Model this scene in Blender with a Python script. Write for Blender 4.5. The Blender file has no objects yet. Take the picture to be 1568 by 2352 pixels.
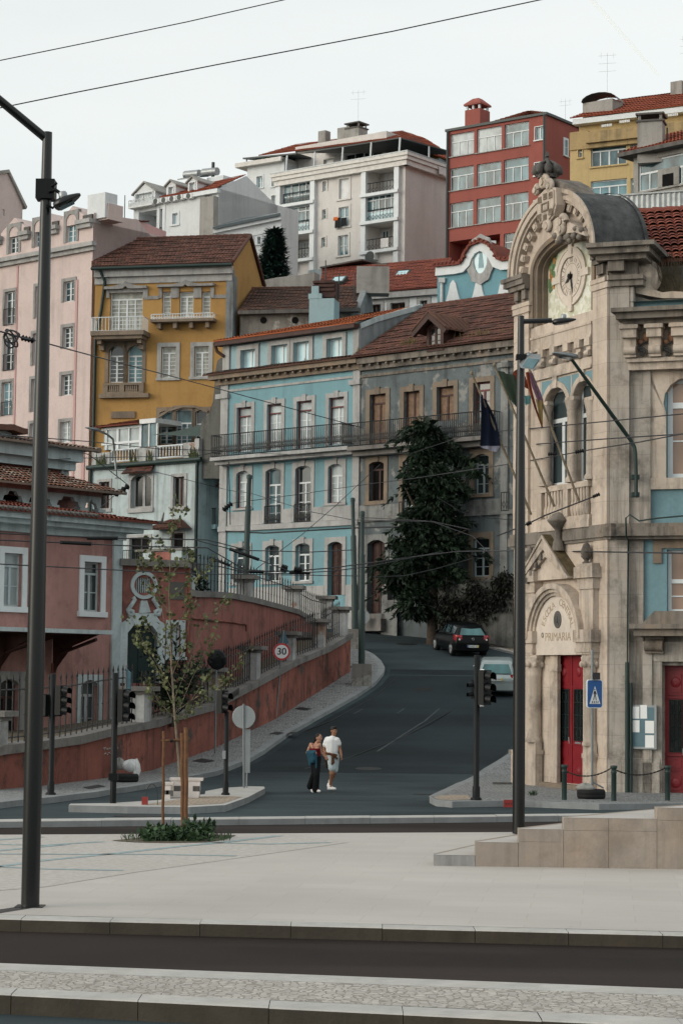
import bpy,math,random
import numpy as np
from mathutils import Vector,Matrix
from math import sin,cos,pi,radians,floor
RS=random.Random(11)
scene=bpy.context.scene
COL=scene.collection
F=4937.0;CX,CY=784.0,1176.0;CAMZ=2.63
TH=math.atan(385/F);RHO=radians(.65)
VD=Vector((0,cos(TH),sin(TH)));U0=Vector((0,-sin(TH),cos(TH)));R0=Vector((1,0,0))
RT=R0*cos(RHO)+U0*sin(RHO);UP=U0*cos(RHO)-R0*sin(RHO)
EYE=Vector((0,0,CAMZ))
ZF=dict(D=(0,0,.574148),A=(0,300,1.568),B=(900,400,1.568),C=(1731,250,1.568),DD=(0,1200,1.568),E=(800,1200,1.568),F=(1731,1200,1.568),G=(0,2000,1.568),H=(800,2100,1.568),I=(1731,2050,1.568),J=(0,2500,1.568),K=(1731,2800,1.568),L=(1950,600,2.0077),M=(1200,2850,6.272),N=(1700,2450,3.92),O=(0,1680,2.613),Q=(2231,3000,3.136),R=(1500,1900,2.613),S=(400,2500,2.613),T=(400,1900,1.4255),W=(0,3200,1.12))
ZC=['D']
def zf(n):ZC[0]=n
def px(x,y):
 ox,oy,s=ZF[ZC[0]]
 return(ox+x/s)/1.74171,(oy+y/s)/1.74171
def ray(x,y):
 xd,yd=px(x,y)
 return VD*F+RT*(xd-CX)-UP*(yd-CY)
def P(x,y,d):
 r=ray(x,y);return EYE+r*(d/r.y)
def PZ(x,y,z):
 r=ray(x,y);return EYE+r*((z-CAMZ)/r.z)
ZR=[(-50,-.25),(36,-.25),(40,-.2),(53,-.33),(57.6,-.385),(63,-.39),(66,-.33),(72,.12),(80,1.0),(92,2.85),(98,3.6),(105,4.5),(112,5.4),(122,6.3),(140,7.0),(400,7.5)]
def zroad(Y):
 for(a,za),(b,zb)in zip(ZR,ZR[1:]):
  if Y<=b:return za+(zb-za)*(Y-a)/(b-a)
 return ZR[-1][1]
def PG(x,y,dz=0.0):
 """point of the street surface (plus dz) seen at a surveyed position"""
 r=ray(x,y);Y=20.0
 while Y<160:
  if CAMZ+r.z/r.y*Y<zroad(Y)+dz:break
  Y+=.2
 a,b=Y-.2,Y
 for _ in range(20):
  m=(a+b)/2
  if CAMZ+r.z/r.y*m<zroad(m)+dz:b=m
  else:a=m
 p=EYE+r*(b/r.y);p.z=zroad(p.y)+dz
 return p
class MB:
 def __init__(s):s.v=[];s.f=[];s.m=[];s.uv=[];s.sm=[]
 def face(s,pts,m=0,uv=None,sm=False):
  i=len(s.v);s.v+=[tuple(p)for p in pts];s.f.append(tuple(range(i,i+len(pts))));s.m.append(m);s.uv.append(uv);s.sm.append(sm)
 def grid(s,rows,m=0,close=False,sm=True,uvs=None,flip=False):
  i=len(s.v);n=len(rows[0])
  for r in rows:s.v+=[tuple(p)for p in r]
  for a in range(len(rows)-1):
   for b in range(n if close else n-1):
    c=(b+1)%n
    q=(i+a*n+b,i+a*n+c,i+(a+1)*n+c,i+(a+1)*n+b)
    if flip:q=q[::-1]
    s.f.append(q);s.m.append(m);s.sm.append(sm)
    if uvs:
     t=(uvs[a][b],uvs[a][b+1],uvs[a+1][b+1],uvs[a+1][b])
     s.uv.append(t[::-1]if flip else t)
    else:s.uv.append(None)
 def hexa(s,p,m=0):
  for q in((0,1,2,3),(7,6,5,4),(0,4,5,1),(1,5,6,2),(2,6,7,3),(3,7,4,0)):s.face([p[k]for k in q],m)
 def box(s,x0,x1,y0,y1,z0,z1,m=0):
  s.hexa([Vector(t)for t in((x0,y0,z0),(x0,y1,z0),(x1,y1,z0),(x1,y0,z0),(x0,y0,z1),(x0,y1,z1),(x1,y1,z1),(x1,y0,z1))],m)
 def tube(s,pts,r,n=6,m=0,sm=True,cap=True):
  pts=[Vector(p)for p in pts];rr=r if isinstance(r,(list,tuple))else[r]*len(pts)
  rows=[];ref=None
  for k,p in enumerate(pts):
   t=(pts[min(k+1,len(pts)-1)]-pts[max(k-1,0)])
   if t.length<1e-9:t=Vector((0,0,1))
   t.normalize()
   if ref is None:ref=Vector((1,0,0))if abs(t.x)<.8 else Vector((0,1,0))
   a=(ref-t*ref.dot(t)).normalized();ref=a;b=t.cross(a)
   rows.append([p+(a*cos(2*pi*j/n)+b*sin(2*pi*j/n))*rr[k]for j in range(n)])
  s.grid(rows,m,True,sm)
  if cap:s.face(rows[0][::-1],m);s.face(rows[-1],m)
 def lathe(s,c,prof,n=12,m=0,sm=True,axis=None):
  c=Vector(c);A=Vector(axis).normalized()if axis else Vector((0,0,1))
  a=A.orthogonal().normalized();b=A.cross(a)
  rows=[[c+A*z+(a*cos(2*pi*j/n)+b*sin(2*pi*j/n))*max(r,1e-4)for j in range(n)]for r,z in prof]
  s.grid(rows,m,True,sm);s.face(rows[0][::-1],m);s.face(rows[-1],m)
 def ell(s,c,r,m=0,nu=12,nv=8,rot=None):
  c=Vector(c);rows=[]
  for i in range(nv+1):
   t=-pi/2+pi*i/nv
   row=[]
   for j in range(nu):
    q=Vector((r[0]*cos(t)*cos(2*pi*j/nu),r[1]*cos(t)*sin(2*pi*j/nu),r[2]*sin(t)))
    row.append(c+(rot@q if rot else q))
   rows.append(row)
  s.grid(rows,m,True,True)
 def pieces(s,gap):
  '''separate lumps of the mesh, as lists of face indices'''
  par=list(range(len(s.f)));
  def fd(k):
   while par[k]!=k:par[k]=par[par[k]];k=par[k]
   return k
  seen={}
  for k,q in enumerate(s.f):
   for i in q:
    c=tuple(round(t,3)for t in s.v[i]);j=seen.setdefault(c,k)
    if j!=k:par[fd(k)]=fd(j)
  gr={}
  for k in range(len(s.f)):gr.setdefault(fd(k),[]).append(k)
  L=[]
  for g in gr.values():
   a=np.array([s.v[i]for k in g for i in s.f[k]]);L.append([a.min(0)-gap/2,a.max(0)+gap/2,g])
  ch=True
  while ch and len(L)<400:
   ch=False;out=[]
   for lo,hi,g in L:
    for o in out:
     if(lo<=o[1]).all()and(hi>=o[0]).all():o[0]=np.minimum(lo,o[0]);o[1]=np.maximum(hi,o[1]);o[2]=o[2]+g;ch=True;break
    else:out.append([lo,hi,g])
   L=out
  return[g for _,_,g in L]
 def sub(s,g):
  b=MB()
  for k in g:b.face([s.v[i]for i in s.f[k]],s.m[k],s.uv[k],s.sm[k])
  return b
 def build(s,name,mats,par=None,label=None,cat=None,group=None,kind=None,loc=None,local=False):
  if par is not None and not local and kind is None and name in SPLIT and len(s.f)<3000:
   gs=s.pieces(.06)
   if 1<len(gs)<=14:return[s.sub(g)._build(name,mats,par,label)for g in gs][0]
  return s._build(name,mats,par,label,cat,group,kind,loc,local)
 def _build(s,name,mats,par=None,label=None,cat=None,group=None,kind=None,loc=None,local=False):
  if not isinstance(mats,(list,tuple)):mats=[mats]
  if local:o0=Vector((0,0,0))
  elif par is not None:o0=WL[par.name]
  elif loc is not None:o0=Vector(loc)
  else:
   a=np.array(s.v);o0=Vector(((a[:,0].min()+a[:,0].max())/2,(a[:,1].min()+a[:,1].max())/2,a[:,2].min()))
  me=bpy.data.meshes.new(name)
  vv=np.array(s.v,dtype=float)-np.array(o0)
  me.from_pydata(vv.tolist(),[],s.f)
  for mt in mats:me.materials.append(M[mt]if isinstance(mt,str)else mt)
  me.polygons.foreach_set('material_index',s.m);me.polygons.foreach_set('use_smooth',s.sm)
  if any(u is not None for u in s.uv):
   L=me.uv_layers.new(name='UVMap');k=0;buf=[]
   for f,u in zip(s.f,s.uv):
    for j in range(len(f)):buf+=list(u[j])if u else[0.0,0.0]
   L.data.foreach_set('uv',buf)
  me.update()
  o=bpy.data.objects.new(name,me);COL.objects.link(o)
  if par is not None:o.parent=par;WL[o.name]=o0
  else:
   o.location=(0,0,0)if local and loc is None else(loc if local else o0);WL[o.name]=Vector(o.location)
  tag(o,label,cat,group,kind)
  return o
WL={}
GV=dict(glass_mid=('glass_mid','glass_mid','glass','glass_mid','glass_sky','glass_curtain','glass'),glass_sky=('glass_sky','glass_mid','glass_sky','glass_curtain','glass_mid'),glass_curtain=('glass_curtain','glass_curtain','glass_sky','glass_curtain'))
SPLIT=set('painted_garland painted_fruit portal_pier entablature arch_moulding door_panel canopy_post railing stone_band attic_trim post pilaster downpipe gutter drainpipe pipe pipe_band chimney roof cornice loggia_frame white_trim terrace_parapet balcony_pier plaster_band door_jamb canopy_bracket window_railing scroll_ornament insulator bracket wall garden_gate roof_block gutter_pipe water_tank corner_strip stone_strip lower_stonework upper_cornice balcony chimney_rack weed door_frame slot hole lens clamp string_course balustrade step window_lintel'.split())
def tag(o,label=None,cat=None,group=None,kind=None):
 if label:o['label']=label
 if cat:o['category']=cat
 if group:o['group']=group
 if kind:o['kind']=kind
def thing(name,label,cat,loc=(0,0,0),rz=0,group=None):
 o=bpy.data.objects.new(name,None);COL.objects.link(o);o.location=loc;o.rotation_euler=(0,0,rz);o.empty_display_size=.3
 WL[o.name]=Vector(loc);tag(o,label,cat,group);return o
def copy_tree(o,par=None):
 c=o.copy();COL.objects.link(c)
 if par is not None:c.parent=par
 for ch in list(o.children):copy_tree(ch,c)
 return c
class Face:
 kw=1.0
 def __init__(s,xa=0,da=0,xb=0,db=0,o=None,u=None,n=None):
  if o is None:
   z0=ZC[0];zf('D');a=P(xa,1561,da);b=P(xb,1561,db);zf(z0)
   o=Vector((a.x,a.y,0));u=Vector((b.x-a.x,b.y-a.y,0)).normalized();n=Vector((u.y,-u.x,0))
  s.o=Vector((o.x,o.y,0));s.u=u.normalized();s.n=n.normalized();s.holes=[]
 def uv(s,x,y):
  r=ray(x,y);t=s.n.dot(s.o-EYE)/s.n.dot(r);p=EYE+r*t
  return s.u.dot(p-s.o),p.z
 def U(s,x,y):return s.uv(x,y)[0]
 def V(s,x,y):return s.uv(x,y)[1]
 def pt(s,u,v,w=0):p=s.o+s.u*u+s.n*(w*s.kw);return Vector((p.x,p.y,v))
 def side(s,u,right=True):
  """plane through the end of this facade at u, running away from the street"""
  return Face(o=s.pt(u,0),u=-s.n,n=s.u)if right else Face(o=s.pt(u,0),u=-s.n,n=-s.u)
 def off(s,w):
  q=Face(o=s.o+s.n*(w*s.kw),u=s.u,n=s.n);q.kw=s.kw;return q
 def rect(s,cx,cy,w,h):
  return s.U(cx-w/2,cy),s.U(cx+w/2,cy),s.V(cx,cy+h/2),s.V(cx,cy-h/2)
 def box(s,mb,u0,u1,v0,v1,w0,w1,m=0):
  mb.hexa([s.pt(u0,v0,w1),s.pt(u1,v0,w1),s.pt(u1,v1,w1),s.pt(u0,v1,w1),s.pt(u0,v0,w0),s.pt(u1,v0,w0),s.pt(u1,v1,w0),s.pt(u0,v1,w0)],m)
 def quad(s,mb,u0,u1,v0,v1,w=0,m=0):
  mb.face([s.pt(u0,v0,w),s.pt(u1,v0,w),s.pt(u1,v1,w),s.pt(u0,v1,w)],m)
 def prism(s,mb,poly,w0,w1,m=0,back=True):
  mb.face([s.pt(a,b,w1)for a,b in poly],m)
  if back:mb.face([s.pt(a,b,w0)for a,b in poly][::-1],m)
  for k in range(len(poly)):
   (a,b),(c,d)=poly[k],poly[(k+1)%len(poly)]
   mb.face([s.pt(a,b,w0),s.pt(c,d,w0),s.pt(c,d,w1),s.pt(a,b,w1)],m)
 def ring(s,mb,outer,inner,w0,w1,m=0,close=False):
  """extruded band between two equally long point lists"""
  n=len(outer);K=range(n if close else n-1)
  for k in K:
   j=(k+1)%n
   a,b,c,d=outer[k],outer[j],inner[j],inner[k]
   mb.face([s.pt(*a,w1),s.pt(*b,w1),s.pt(*c,w1),s.pt(*d,w1)],m)
   mb.face([s.pt(*a,w0),s.pt(*a,w1),s.pt(*b,w1),s.pt(*b,w0)][::-1],m)
   mb.face([s.pt(*d,w0),s.pt(*c,w0),s.pt(*c,w1),s.pt(*d,w1)][::-1],m)
  if not close:
   for k in(0,n-1):
    a,d=outer[k],inner[k]
    mb.face([s.pt(*a,w0),s.pt(*d,w0),s.pt(*d,w1),s.pt(*a,w1)],m)
 def wall(s,mb,u0,u1,v0,v1,holes=None,dep=.3,m=0,w=0,cell=6.0):
  holes=[h for h in(s.holes if holes is None else holes)if h[1]>u0 and h[0]<u1 and h[3]>v0 and h[2]<v1]
  us=sorted({u0,u1}|{min(max(t,u0),u1)for h in holes for t in h[:2]});vs=sorted({v0,v1}|{min(max(t,v0),v1)for h in holes for t in h[2:4]})
  for a,b in zip(us,us[1:]):
   for c,d in zip(vs,vs[1:]):
    if b-a<1e-5 or d-c<1e-5:continue
    p,q=(a+b)/2,(c+d)/2
    if any(h[0]<p<h[1]and h[2]<q<h[3]for h in holes):continue
    s.quad(mb,a,b,c,d,w,m)
  for h in holes:
   a,b,c,d=h[:4]
   e=w-(h[4]if len(h)>4 else dep)
   for k,l in(((a,c),(b,c)),((b,c),(b,d)),((b,d),(a,d)),((a,d),(a,c))):
    if len(h)>5 and k==(b,d):continue
    mb.face([s.pt(*k,w),s.pt(*l,w),s.pt(*l,e),s.pt(*k,e)],m)
 def body(s,mb,u0,u1,v0,v1,depth,m=0,top=True):
  """sides, back and top behind the front wall"""
  q=lambda*t:[s.pt(*k)for k in t]
  mb.face(q((u0,v0,0),(u0,v1,0),(u0,v1,-depth),(u0,v0,-depth)),m)
  mb.face(q((u1,v0,0),(u1,v0,-depth),(u1,v1,-depth),(u1,v1,0)),m)
  mb.face(q((u0,v0,-depth),(u0,v1,-depth),(u1,v1,-depth),(u1,v0,-depth)),m)
  if top:mb.face(q((u0,v1,0),(u1,v1,0),(u1,v1,-depth),(u0,v1,-depth)),m)
def arc_pts(u0,u1,v0,vs,rise,n=10):
 """door / window outline: up the left jamb, over a (segmental or round) head, down the right jamb"""
 pts=[(u0,v0),(u0,vs)]
 if rise>1e-4:
  h=(u1-u0)/2;c=(u0+u1)/2;R=(h*h+rise*rise)/(2*rise);a=math.asin(min(1,h/R))
  if rise>h:a=pi-a
  for k in range(1,n):t=-a+2*a*k/n;pts.append((c+R*sin(t),vs+rise-R+R*cos(t)))
 pts+=[(u1,vs),(u1,v0)]
 return pts
def window(fc,par,cx,cy,w,h,cols=2,rows=3,glass='glass',fr='white_paint',arch=0,sur=.16,smat='stone',sill=.12,rec=.16,transom=0,tf=None,name='window',fw=.07,mw=.035,prj=.05,lab=None,key=0,rr=None,open_=False):
 u0,u1,v0,v1=rr or fc.rect(cx,cy,w,h)
 if glass in GV:glass=GV[glass][int(abs(sin(u0*37.7+v0*91.3))*997)%len(GV[glass])]
 fc.holes.append((u0,u1,v0,v1,rec+.1))
 b=MB();B=lambda*a:fc.box(b,*a)
 B(u0,u0+fw,v0,v1,-rec-.06,-rec);B(u1-fw,u1,v0,v1,-rec-.06,-rec)
 B(u0+fw,u1-fw,v0,v0+fw,-rec-.06,-rec);B(u0+fw,u1-fw,v1-fw,v1,-rec-.06,-rec)
 top=v1-fw;bot=v0+fw
 if transom:
  vt=v1-(v1-v0)*transom;B(u0+fw,u1-fw,vt-fw*.6,vt+fw*.6,-rec-.055,-rec+.012,);top=vt-fw*.6
 for k in range(1,cols):
  t=u0+(u1-u0)*k/cols;q=fw*.75 if(cols==2 or(cols%2==0 and k==cols//2))else mw
  B(t-q,t+q,bot,top,-rec-.05,-rec+.006)
 for k in range(1,rows):
  t=bot+(top-bot)*k/rows
  B(u0+fw,u1-fw,t-mw/2,t+mw/2,-rec-.045,-rec-.008)
 o=b.build(name,fr,par,label=lab)
 g=MB();fc.quad(g,u0+.005,u1-.005,v0+.005,v1-.005,-rec-.035);g.build('pane',glass,o)
 if sur:
  s_=MB();rs=arch
  inn=arc_pts(u0-.004,u1+.004,v0,v1-rs,rs,10)if rs else[(u0,v0),(u0,v1),(u1,v1),(u1,v0)]
  if rs:
   n=len(inn);out=[]
   for k,(a,c)in enumerate(inn):
    if k==0:out.append((u0-sur,v0))
    elif k==n-1:out.append((u1+sur,v0))
    else:
     tt=(a-u0)/(u1-u0)
     out.append((u0-sur+(u1-u0+2*sur)*tt,(v1+sur)))
   out[1]=(u0-sur,v1+sur);out[-2]=(u1+sur,v1+sur)
   fc.ring(s_,out,inn,-rec-.02,prj)
  else:
   fc.ring(s_,[(u0-sur,v0),(u0-sur,v1+sur),(u1+sur,v1+sur),(u1+sur,v0)],inn,.001,prj)
  if key:fc.box(s_,(u0+u1)/2-key/2,(u0+u1)/2+key/2,v1-.02,v1+sur+.1,.01,prj+.05)
  s_.build('surround',smat,o)
 if sill:
  s_=MB();fc.box(s_,u0-max(sur,.05)-.05,u1+max(sur,.05)+.05,v0-sill,v0,-.05,prj+.06);s_.build('sill',smat,o)
 return o
def tiles(mb,a,b,c,d,tw=.24,tl=.36,amp=.035,m=0,seg=4,step=.025):
 """a,b = eave left/right; d,c = ridge left/right"""
 a,b,c,d=map(Vector,(a,b,c,d))
 nu=max(3,int(round(max((b-a).length,(c-d).length)/tw)));nv=max(2,int(round(max((d-a).length,(c-b).length)/tl)))
 nrm=((b-a).cross(d-a))
 if nrm.length<1e-6:nrm=(c-b).cross(d-b)
 nrm.normalize()
 if nrm.z<0:nrm=-nrm
 prof=[0,.8,1,.8]if seg==4 else[0,1]
 mb.face([p-nrm*.03 for p in(a,b,c,d)],m,uv=[(.5,.97)]*4)
 for r in range(nv):
  rows=[];uvs=[]
  for t,e in((r/nv,step),((r+1)/nv,0)):
   row=[];uvr=[]
   l,q=a.lerp(d,t),b.lerp(c,t)
   for k in range(nu*seg+1):
    x=k/(nu*seg)
    jit=.012*sin(k//seg*12.9898+r*78.233)
    row.append(l.lerp(q,x)+nrm*(amp*prof[k%seg]+e+jit));uvr.append((k/seg,r+(0.02 if t==r/nv else .98)))
   rows.append(row);uvs.append(uvr)
  mb.grid(rows,m,sm=False,uvs=uvs)
  mb.face([rows[0][0],rows[0][-1],b.lerp(c,r/nv)-nrm*.05,a.lerp(d,r/nv)-nrm*.05][::-1],m,uv=[(0,r),(1,r),(1,r),(0,r)])
def ridge(mb,a,b,r=.12,m=0):
 a,b=Vector(a),Vector(b);n=max(2,int((b-a).length/.4))
 for k in range(n):mb.tube([a.lerp(b,k/n),a.lerp(b,(k+.98)/n)],[r,r*.82],6,m,cap=True)
def railing(fc,mb,u0,u1,v0,v1,w,step=.13,r=.011,m=0,rails=(0,1),diag=False,ret=0):
 """iron balcony railing in a facade plane at distance w"""
 tb=lambda p,q,rr:mb.tube([p,q],rr,4,m,sm=False,cap=False)
 for t in rails:vv=v0+(v1-v0)*t;tb(fc.pt(u0,vv,w),fc.pt(u1,vv,w),r*1.7)
 n=max(1,int((u1-u0)/step))
 for k in range(n+1):
  u=u0+(u1-u0)*k/n;tb(fc.pt(u,v0,w),fc.pt(u,v1,w),r if k%8 else r*1.8)
 if diag:
  for k in range(n):
   a,b=u0+(u1-u0)*k/n,u0+(u1-u0)*(k+1)/n;lo,hi=v0+(v1-v0)*.12,v0+(v1-v0)*.55
   tb(fc.pt(a,lo,w),fc.pt(b,hi,w),r*.8);tb(fc.pt(b,lo,w),fc.pt(a,hi,w),r*.8)
 if ret:
  for u in(u0,u1):
   for t in rails:vv=v0+(v1-v0)*t;tb(fc.pt(u,vv,w),fc.pt(u,vv,w-ret),r*1.7)
   for k in range(1,max(2,int(ret/step))):tb(fc.pt(u,v0,w-ret*k/max(2,int(ret/step))),fc.pt(u,v1,w-ret*k/max(2,int(ret/step))),r)
M={}
class NT:
 def __init__(s,name):
  s.mat=bpy.data.materials.new(name);s.mat.use_nodes=True;s.t=s.mat.node_tree;s.b=s.t.nodes['Principled BSDF'];M[name]=s.mat
 def n(s,ty,**kw):
  o=s.t.nodes.new(ty)
  for k,v in kw.items():
   if k[0]=='_':o.inputs[k[1:].replace('_',' ')].default_value=v
   else:setattr(o,k,v)
  return o
 def l(s,a,b):s.t.links.new(a,b)
 def coord(s,sc=(1,1,1),src='Object'):
  c=s.n('ShaderNodeTexCoord');m=s.n('ShaderNodeMapping');m.inputs['Scale'].default_value=sc;s.l(c.outputs[src],m.inputs['Vector']);return m.outputs['Vector']
 def noise(s,sc,det=4,vec=None,rough=.55):
  o=s.n('ShaderNodeTexNoise');o.inputs['Scale'].default_value=sc;o.inputs['Detail'].default_value=det;o.inputs['Roughness'].default_value=rough
  if vec is not None:s.l(vec,o.inputs['Vector'])
  return o.outputs['Fac']
 def ramp(s,fac,a,b,ca=(0,0,0,1),cb=(1,1,1,1)):
  o=s.n('ShaderNodeValToRGB');e=o.color_ramp.elements;e[0].position=a;e[1].position=b;e[0].color=ca;e[1].color=cb;s.l(fac,o.inputs['Fac']);return o.outputs['Color']
 def mix(s,fac,a,b,mode='MIX'):
  o=s.n('ShaderNodeMix');o.data_type='RGBA';o.blend_type=mode
  for sock,v in((o.inputs[0],fac),(o.inputs[6],a),(o.inputs[7],b)):
   if hasattr(v,'node'):s.l(v,sock)
   elif isinstance(v,(int,float)):sock.default_value=v
   else:sock.default_value=tuple(v)if len(v)==4 else(*v,1)
  return o.outputs[2]
 def bump(s,h,st=.3,dist=.02):
  o=s.n('ShaderNodeBump');o.inputs['Strength'].default_value=st;o.inputs['Distance'].default_value=dist;s.l(h,o.inputs['Height']);s.l(o.outputs['Normal'],s.b.inputs['Normal'])
 def out(s,col=None,rough=.8,spec=.3,metal=0):
  if col is not None:
   if hasattr(col,'node'):s.l(col,s.b.inputs['Base Color'])
   else:s.b.inputs['Base Color'].default_value=(*col,1)
  s.b.inputs['Roughness'].default_value=rough;s.b.inputs['Specular IOR Level'].default_value=spec;s.b.inputs['Metallic'].default_value=metal
def mul(c,k):return tuple(min(1,x*k)for x in c)
def plaster(name,col,dirt=.35,dcol=(.12,.11,.1),var=.18,streak=.5,patch=0,pcol=None,bump=.25,rough=.9):
 t=NT(name);v=t.coord()
 c=t.mix(t.ramp(t.noise(.4,6,v,.6),.36,.64),mul(col,1-var),mul(col,1+var*.6))
 c=t.mix(t.ramp(t.noise(9,3,v),.35,.75),c,mul(col,.9))
 if patch:
  c=t.mix(t.ramp(t.noise(.9,8,v,.62),.62-patch*.22,.66-patch*.2),c,pcol)
 sv=t.coord((1.6,1.6,.09));st=t.ramp(t.noise(1.5,6,sv,.65),.46,.68)
 big=t.ramp(t.noise(.3,4,v),.38,.62)
 f=t.mix(1.0,st,big,'MULTIPLY')
 ff=t.n('ShaderNodeMath',operation='MULTIPLY');t.l(f,ff.inputs[0]);ff.inputs[1].default_value=streak
 c=t.mix(ff.outputs[0],c,dcol)
 g=t.n('ShaderNodeMath',operation='MULTIPLY');t.l(t.ramp(t.noise(1.1,8,v,.7),.5,.7),g.inputs[0]);g.inputs[1].default_value=dirt
 c=t.mix(g.outputs[0],c,dcol)
 t.bump(t.noise(35,4,v),bump,.02);t.out(c,rough,.2);return t
def plain(name,col,rough=.6,spec=.3,metal=0,var=.12,sc=3):
 t=NT(name);v=t.coord();t.out(t.mix(t.ramp(t.noise(sc,5,v),.3,.7),mul(col,1-var),mul(col,1+var)),rough,spec,metal);return t
def glassm(name,col,rough=.06,spec=.6,var=.5,sc=.8):
 t=NT(name);v=t.coord((1,1,.5));t.out(t.mix(t.ramp(t.noise(sc,2,v),.35,.65),mul(col,1-var),mul(col,1+var)),rough,spec)
 t.bump(t.noise(1.2,1,v),.04,.05);return t
def tilem(name,cols,dirt=.5,moss=.0):
 t=NT(name);c=t.n('ShaderNodeTexCoord');sp=t.n('ShaderNodeVectorMath',operation='FLOOR');t.l(c.outputs['UV'],sp.inputs[0])
 wn=t.n('ShaderNodeTexWhiteNoise',noise_dimensions='2D');t.l(sp.outputs[0],wn.inputs['Vector'])
 r=t.n('ShaderNodeValToRGB');e=r.color_ramp.elements;e[0].color=(*cols[0],1);e[1].color=(*cols[-1],1)
 for k,q in enumerate(cols[1:-1]):x=e.new((k+1)/(len(cols)-1));x.color=(*q,1)
 t.l(wn.outputs['Value'],r.inputs['Fac']);v=t.coord()
 g=t.n('ShaderNodeMath',operation='MULTIPLY');t.l(t.ramp(t.noise(.8,7,v,.7),.42,.72),g.inputs[0]);g.inputs[1].default_value=dirt
 cc=t.mix(g.outputs[0],r.outputs['Color'],(.035,.03,.027))
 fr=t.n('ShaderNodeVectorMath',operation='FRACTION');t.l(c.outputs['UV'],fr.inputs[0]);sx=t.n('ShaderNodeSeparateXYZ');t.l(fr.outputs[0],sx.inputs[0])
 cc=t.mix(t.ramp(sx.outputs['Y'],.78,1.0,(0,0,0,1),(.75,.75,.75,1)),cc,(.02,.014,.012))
 if moss:cc=t.mix(t.ramp(t.noise(2.2,6,v),.6,.75,(0,0,0,1),(moss,moss,moss,1)),cc,(.09,.09,.05))
 t.bump(t.noise(30,3,v),.3,.02);t.out(cc,.9,.15);return t
def stonem(name,col,dark=(.06,.055,.05),dirt=.5,streak=.5,warm=(.45,.28,.14),wa=.35,joints=None):
 t=NT(name);v=t.coord()
 c=t.mix(t.ramp(t.noise(.7,6,v,.6),.3,.7),mul(col,.82),mul(col,1.1))
 c=t.mix(t.ramp(t.noise(1.1,5,v,.6),.5,.8,(0,0,0,1),(wa,wa,wa,1)),c,warm)
 c=t.mix(t.ramp(t.noise(7,5,v),.45,.8,(0,0,0,1),(.3,.3,.3,1)),c,mul(col,.55))
 sv=t.coord((2.2,2.2,.16));q=t.ramp(t.noise(1.4,7,sv,.7),.48,.7,(0,0,0,1),(streak,streak,streak,1));c=t.mix(q,c,dark)
 c=t.mix(t.ramp(t.noise(.8,9,v,.72),.51,.67,(0,0,0,1),(dirt,dirt,dirt,1)),c,dark)
 if joints:
  ge=t.n('ShaderNodeNewGeometry');sx=t.n('ShaderNodeSeparateXYZ');t.l(ge.outputs['Position'],sx.inputs[0])
  m_=t.n('ShaderNodeMath',operation='MULTIPLY');t.l(sx.outputs['Z'],m_.inputs[0]);m_.inputs[1].default_value=1/joints
  f_=t.n('ShaderNodeMath',operation='FRACT');t.l(m_.outputs[0],f_.inputs[0])
  c=t.mix(t.ramp(f_.outputs[0],.0,.03,(.6,.6,.6,1),(0,0,0,1)),c,mul(col,.3))
  fl=t.n('ShaderNodeMath',operation='FLOOR');t.l(m_.outputs[0],fl.inputs[0])
  wn=t.n('ShaderNodeTexWhiteNoise',noise_dimensions='1D');t.l(fl.outputs[0],wn.inputs['W'])
  c=t.mix(t.ramp(wn.outputs['Value'],0,1,(0,0,0,1),(.22,.22,.22,1)),c,mul(col,.6))
 t.bump(t.noise(22,5,v),.35,.02);t.out(c,.88,.2);return t
plaster('pink_pale',(.6,.49,.465),.14,var=.07,streak=.28);plaster('pink_band',(.52,.33,.32),.1,var=.05,streak=.1)
plaster('ochre',(.41,.24,.085),.3,(.16,.09,.04),var=.12,streak=.3);plaster('blue_front',(.19,.34,.385),.2,(.09,.13,.14),var=.1,streak=.4)
plaster('blue_pale',(.3,.43,.465),.2,(.14,.18,.18),var=.08,streak=.3)
plaster('grey_derelict',(.125,.15,.158),.6,(.035,.036,.036),var=.3,streak=.85,patch=.3,pcol=(.25,.25,.24),bump=.6)
plaster('white_wall',(.67,.7,.715),.14,(.25,.25,.25),var=.05,streak=.25);plaster('white_old',(.47,.545,.56),.35,(.09,.09,.085),var=.12,streak=.7)
plaster('cream_wall',(.635,.61,.585),.12,(.25,.22,.2),var=.06,streak=.3);plaster('red_block',(.315,.1,.082),.15,(.14,.06,.05),var=.1,streak=.3)
plaster('yellow_block',(.5,.375,.19),.2,(.2,.15,.08),var=.08,streak=.45);plaster('yellow_dirty',(.4,.29,.15),.5,(.1,.09,.06),var=.15,streak=.7)
plaster('station_pink',(.41,.225,.2),.5,(.09,.05,.046),var=.25,streak=.65,patch=.12,pcol=(.28,.15,.14))
plaster('wall_red',(.27,.1,.075),.95,(.025,.021,.019),var=.45,streak=1.0,patch=.16,pcol=(.1,.075,.065),bump=.6)
plaster('wall_red_up',(.31,.125,.105),.6,(.05,.034,.03),var=.3,streak=.85,patch=.1,pcol=(.22,.13,.09),bump=.5)
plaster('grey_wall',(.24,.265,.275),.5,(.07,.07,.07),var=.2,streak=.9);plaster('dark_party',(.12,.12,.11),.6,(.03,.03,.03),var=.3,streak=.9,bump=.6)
plaster('pav_blue',(.17,.34,.4),.12,(.1,.15,.16),var=.06,streak=.2);plaster('pillar_white',(.43,.435,.43),.6,(.06,.055,.05),var=.2,streak=.95,patch=.2,pcol=(.3,.2,.15),bump=.6)
plaster('plaster_dirty',(.25,.255,.25),.7,(.04,.038,.035),var=.3,streak=1.0,patch=.15,pcol=(.16,.15,.14),bump=.6);plaster('school_blue',(.17,.285,.325),.25,(.08,.12,.13),var=.12,streak=.35)
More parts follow.
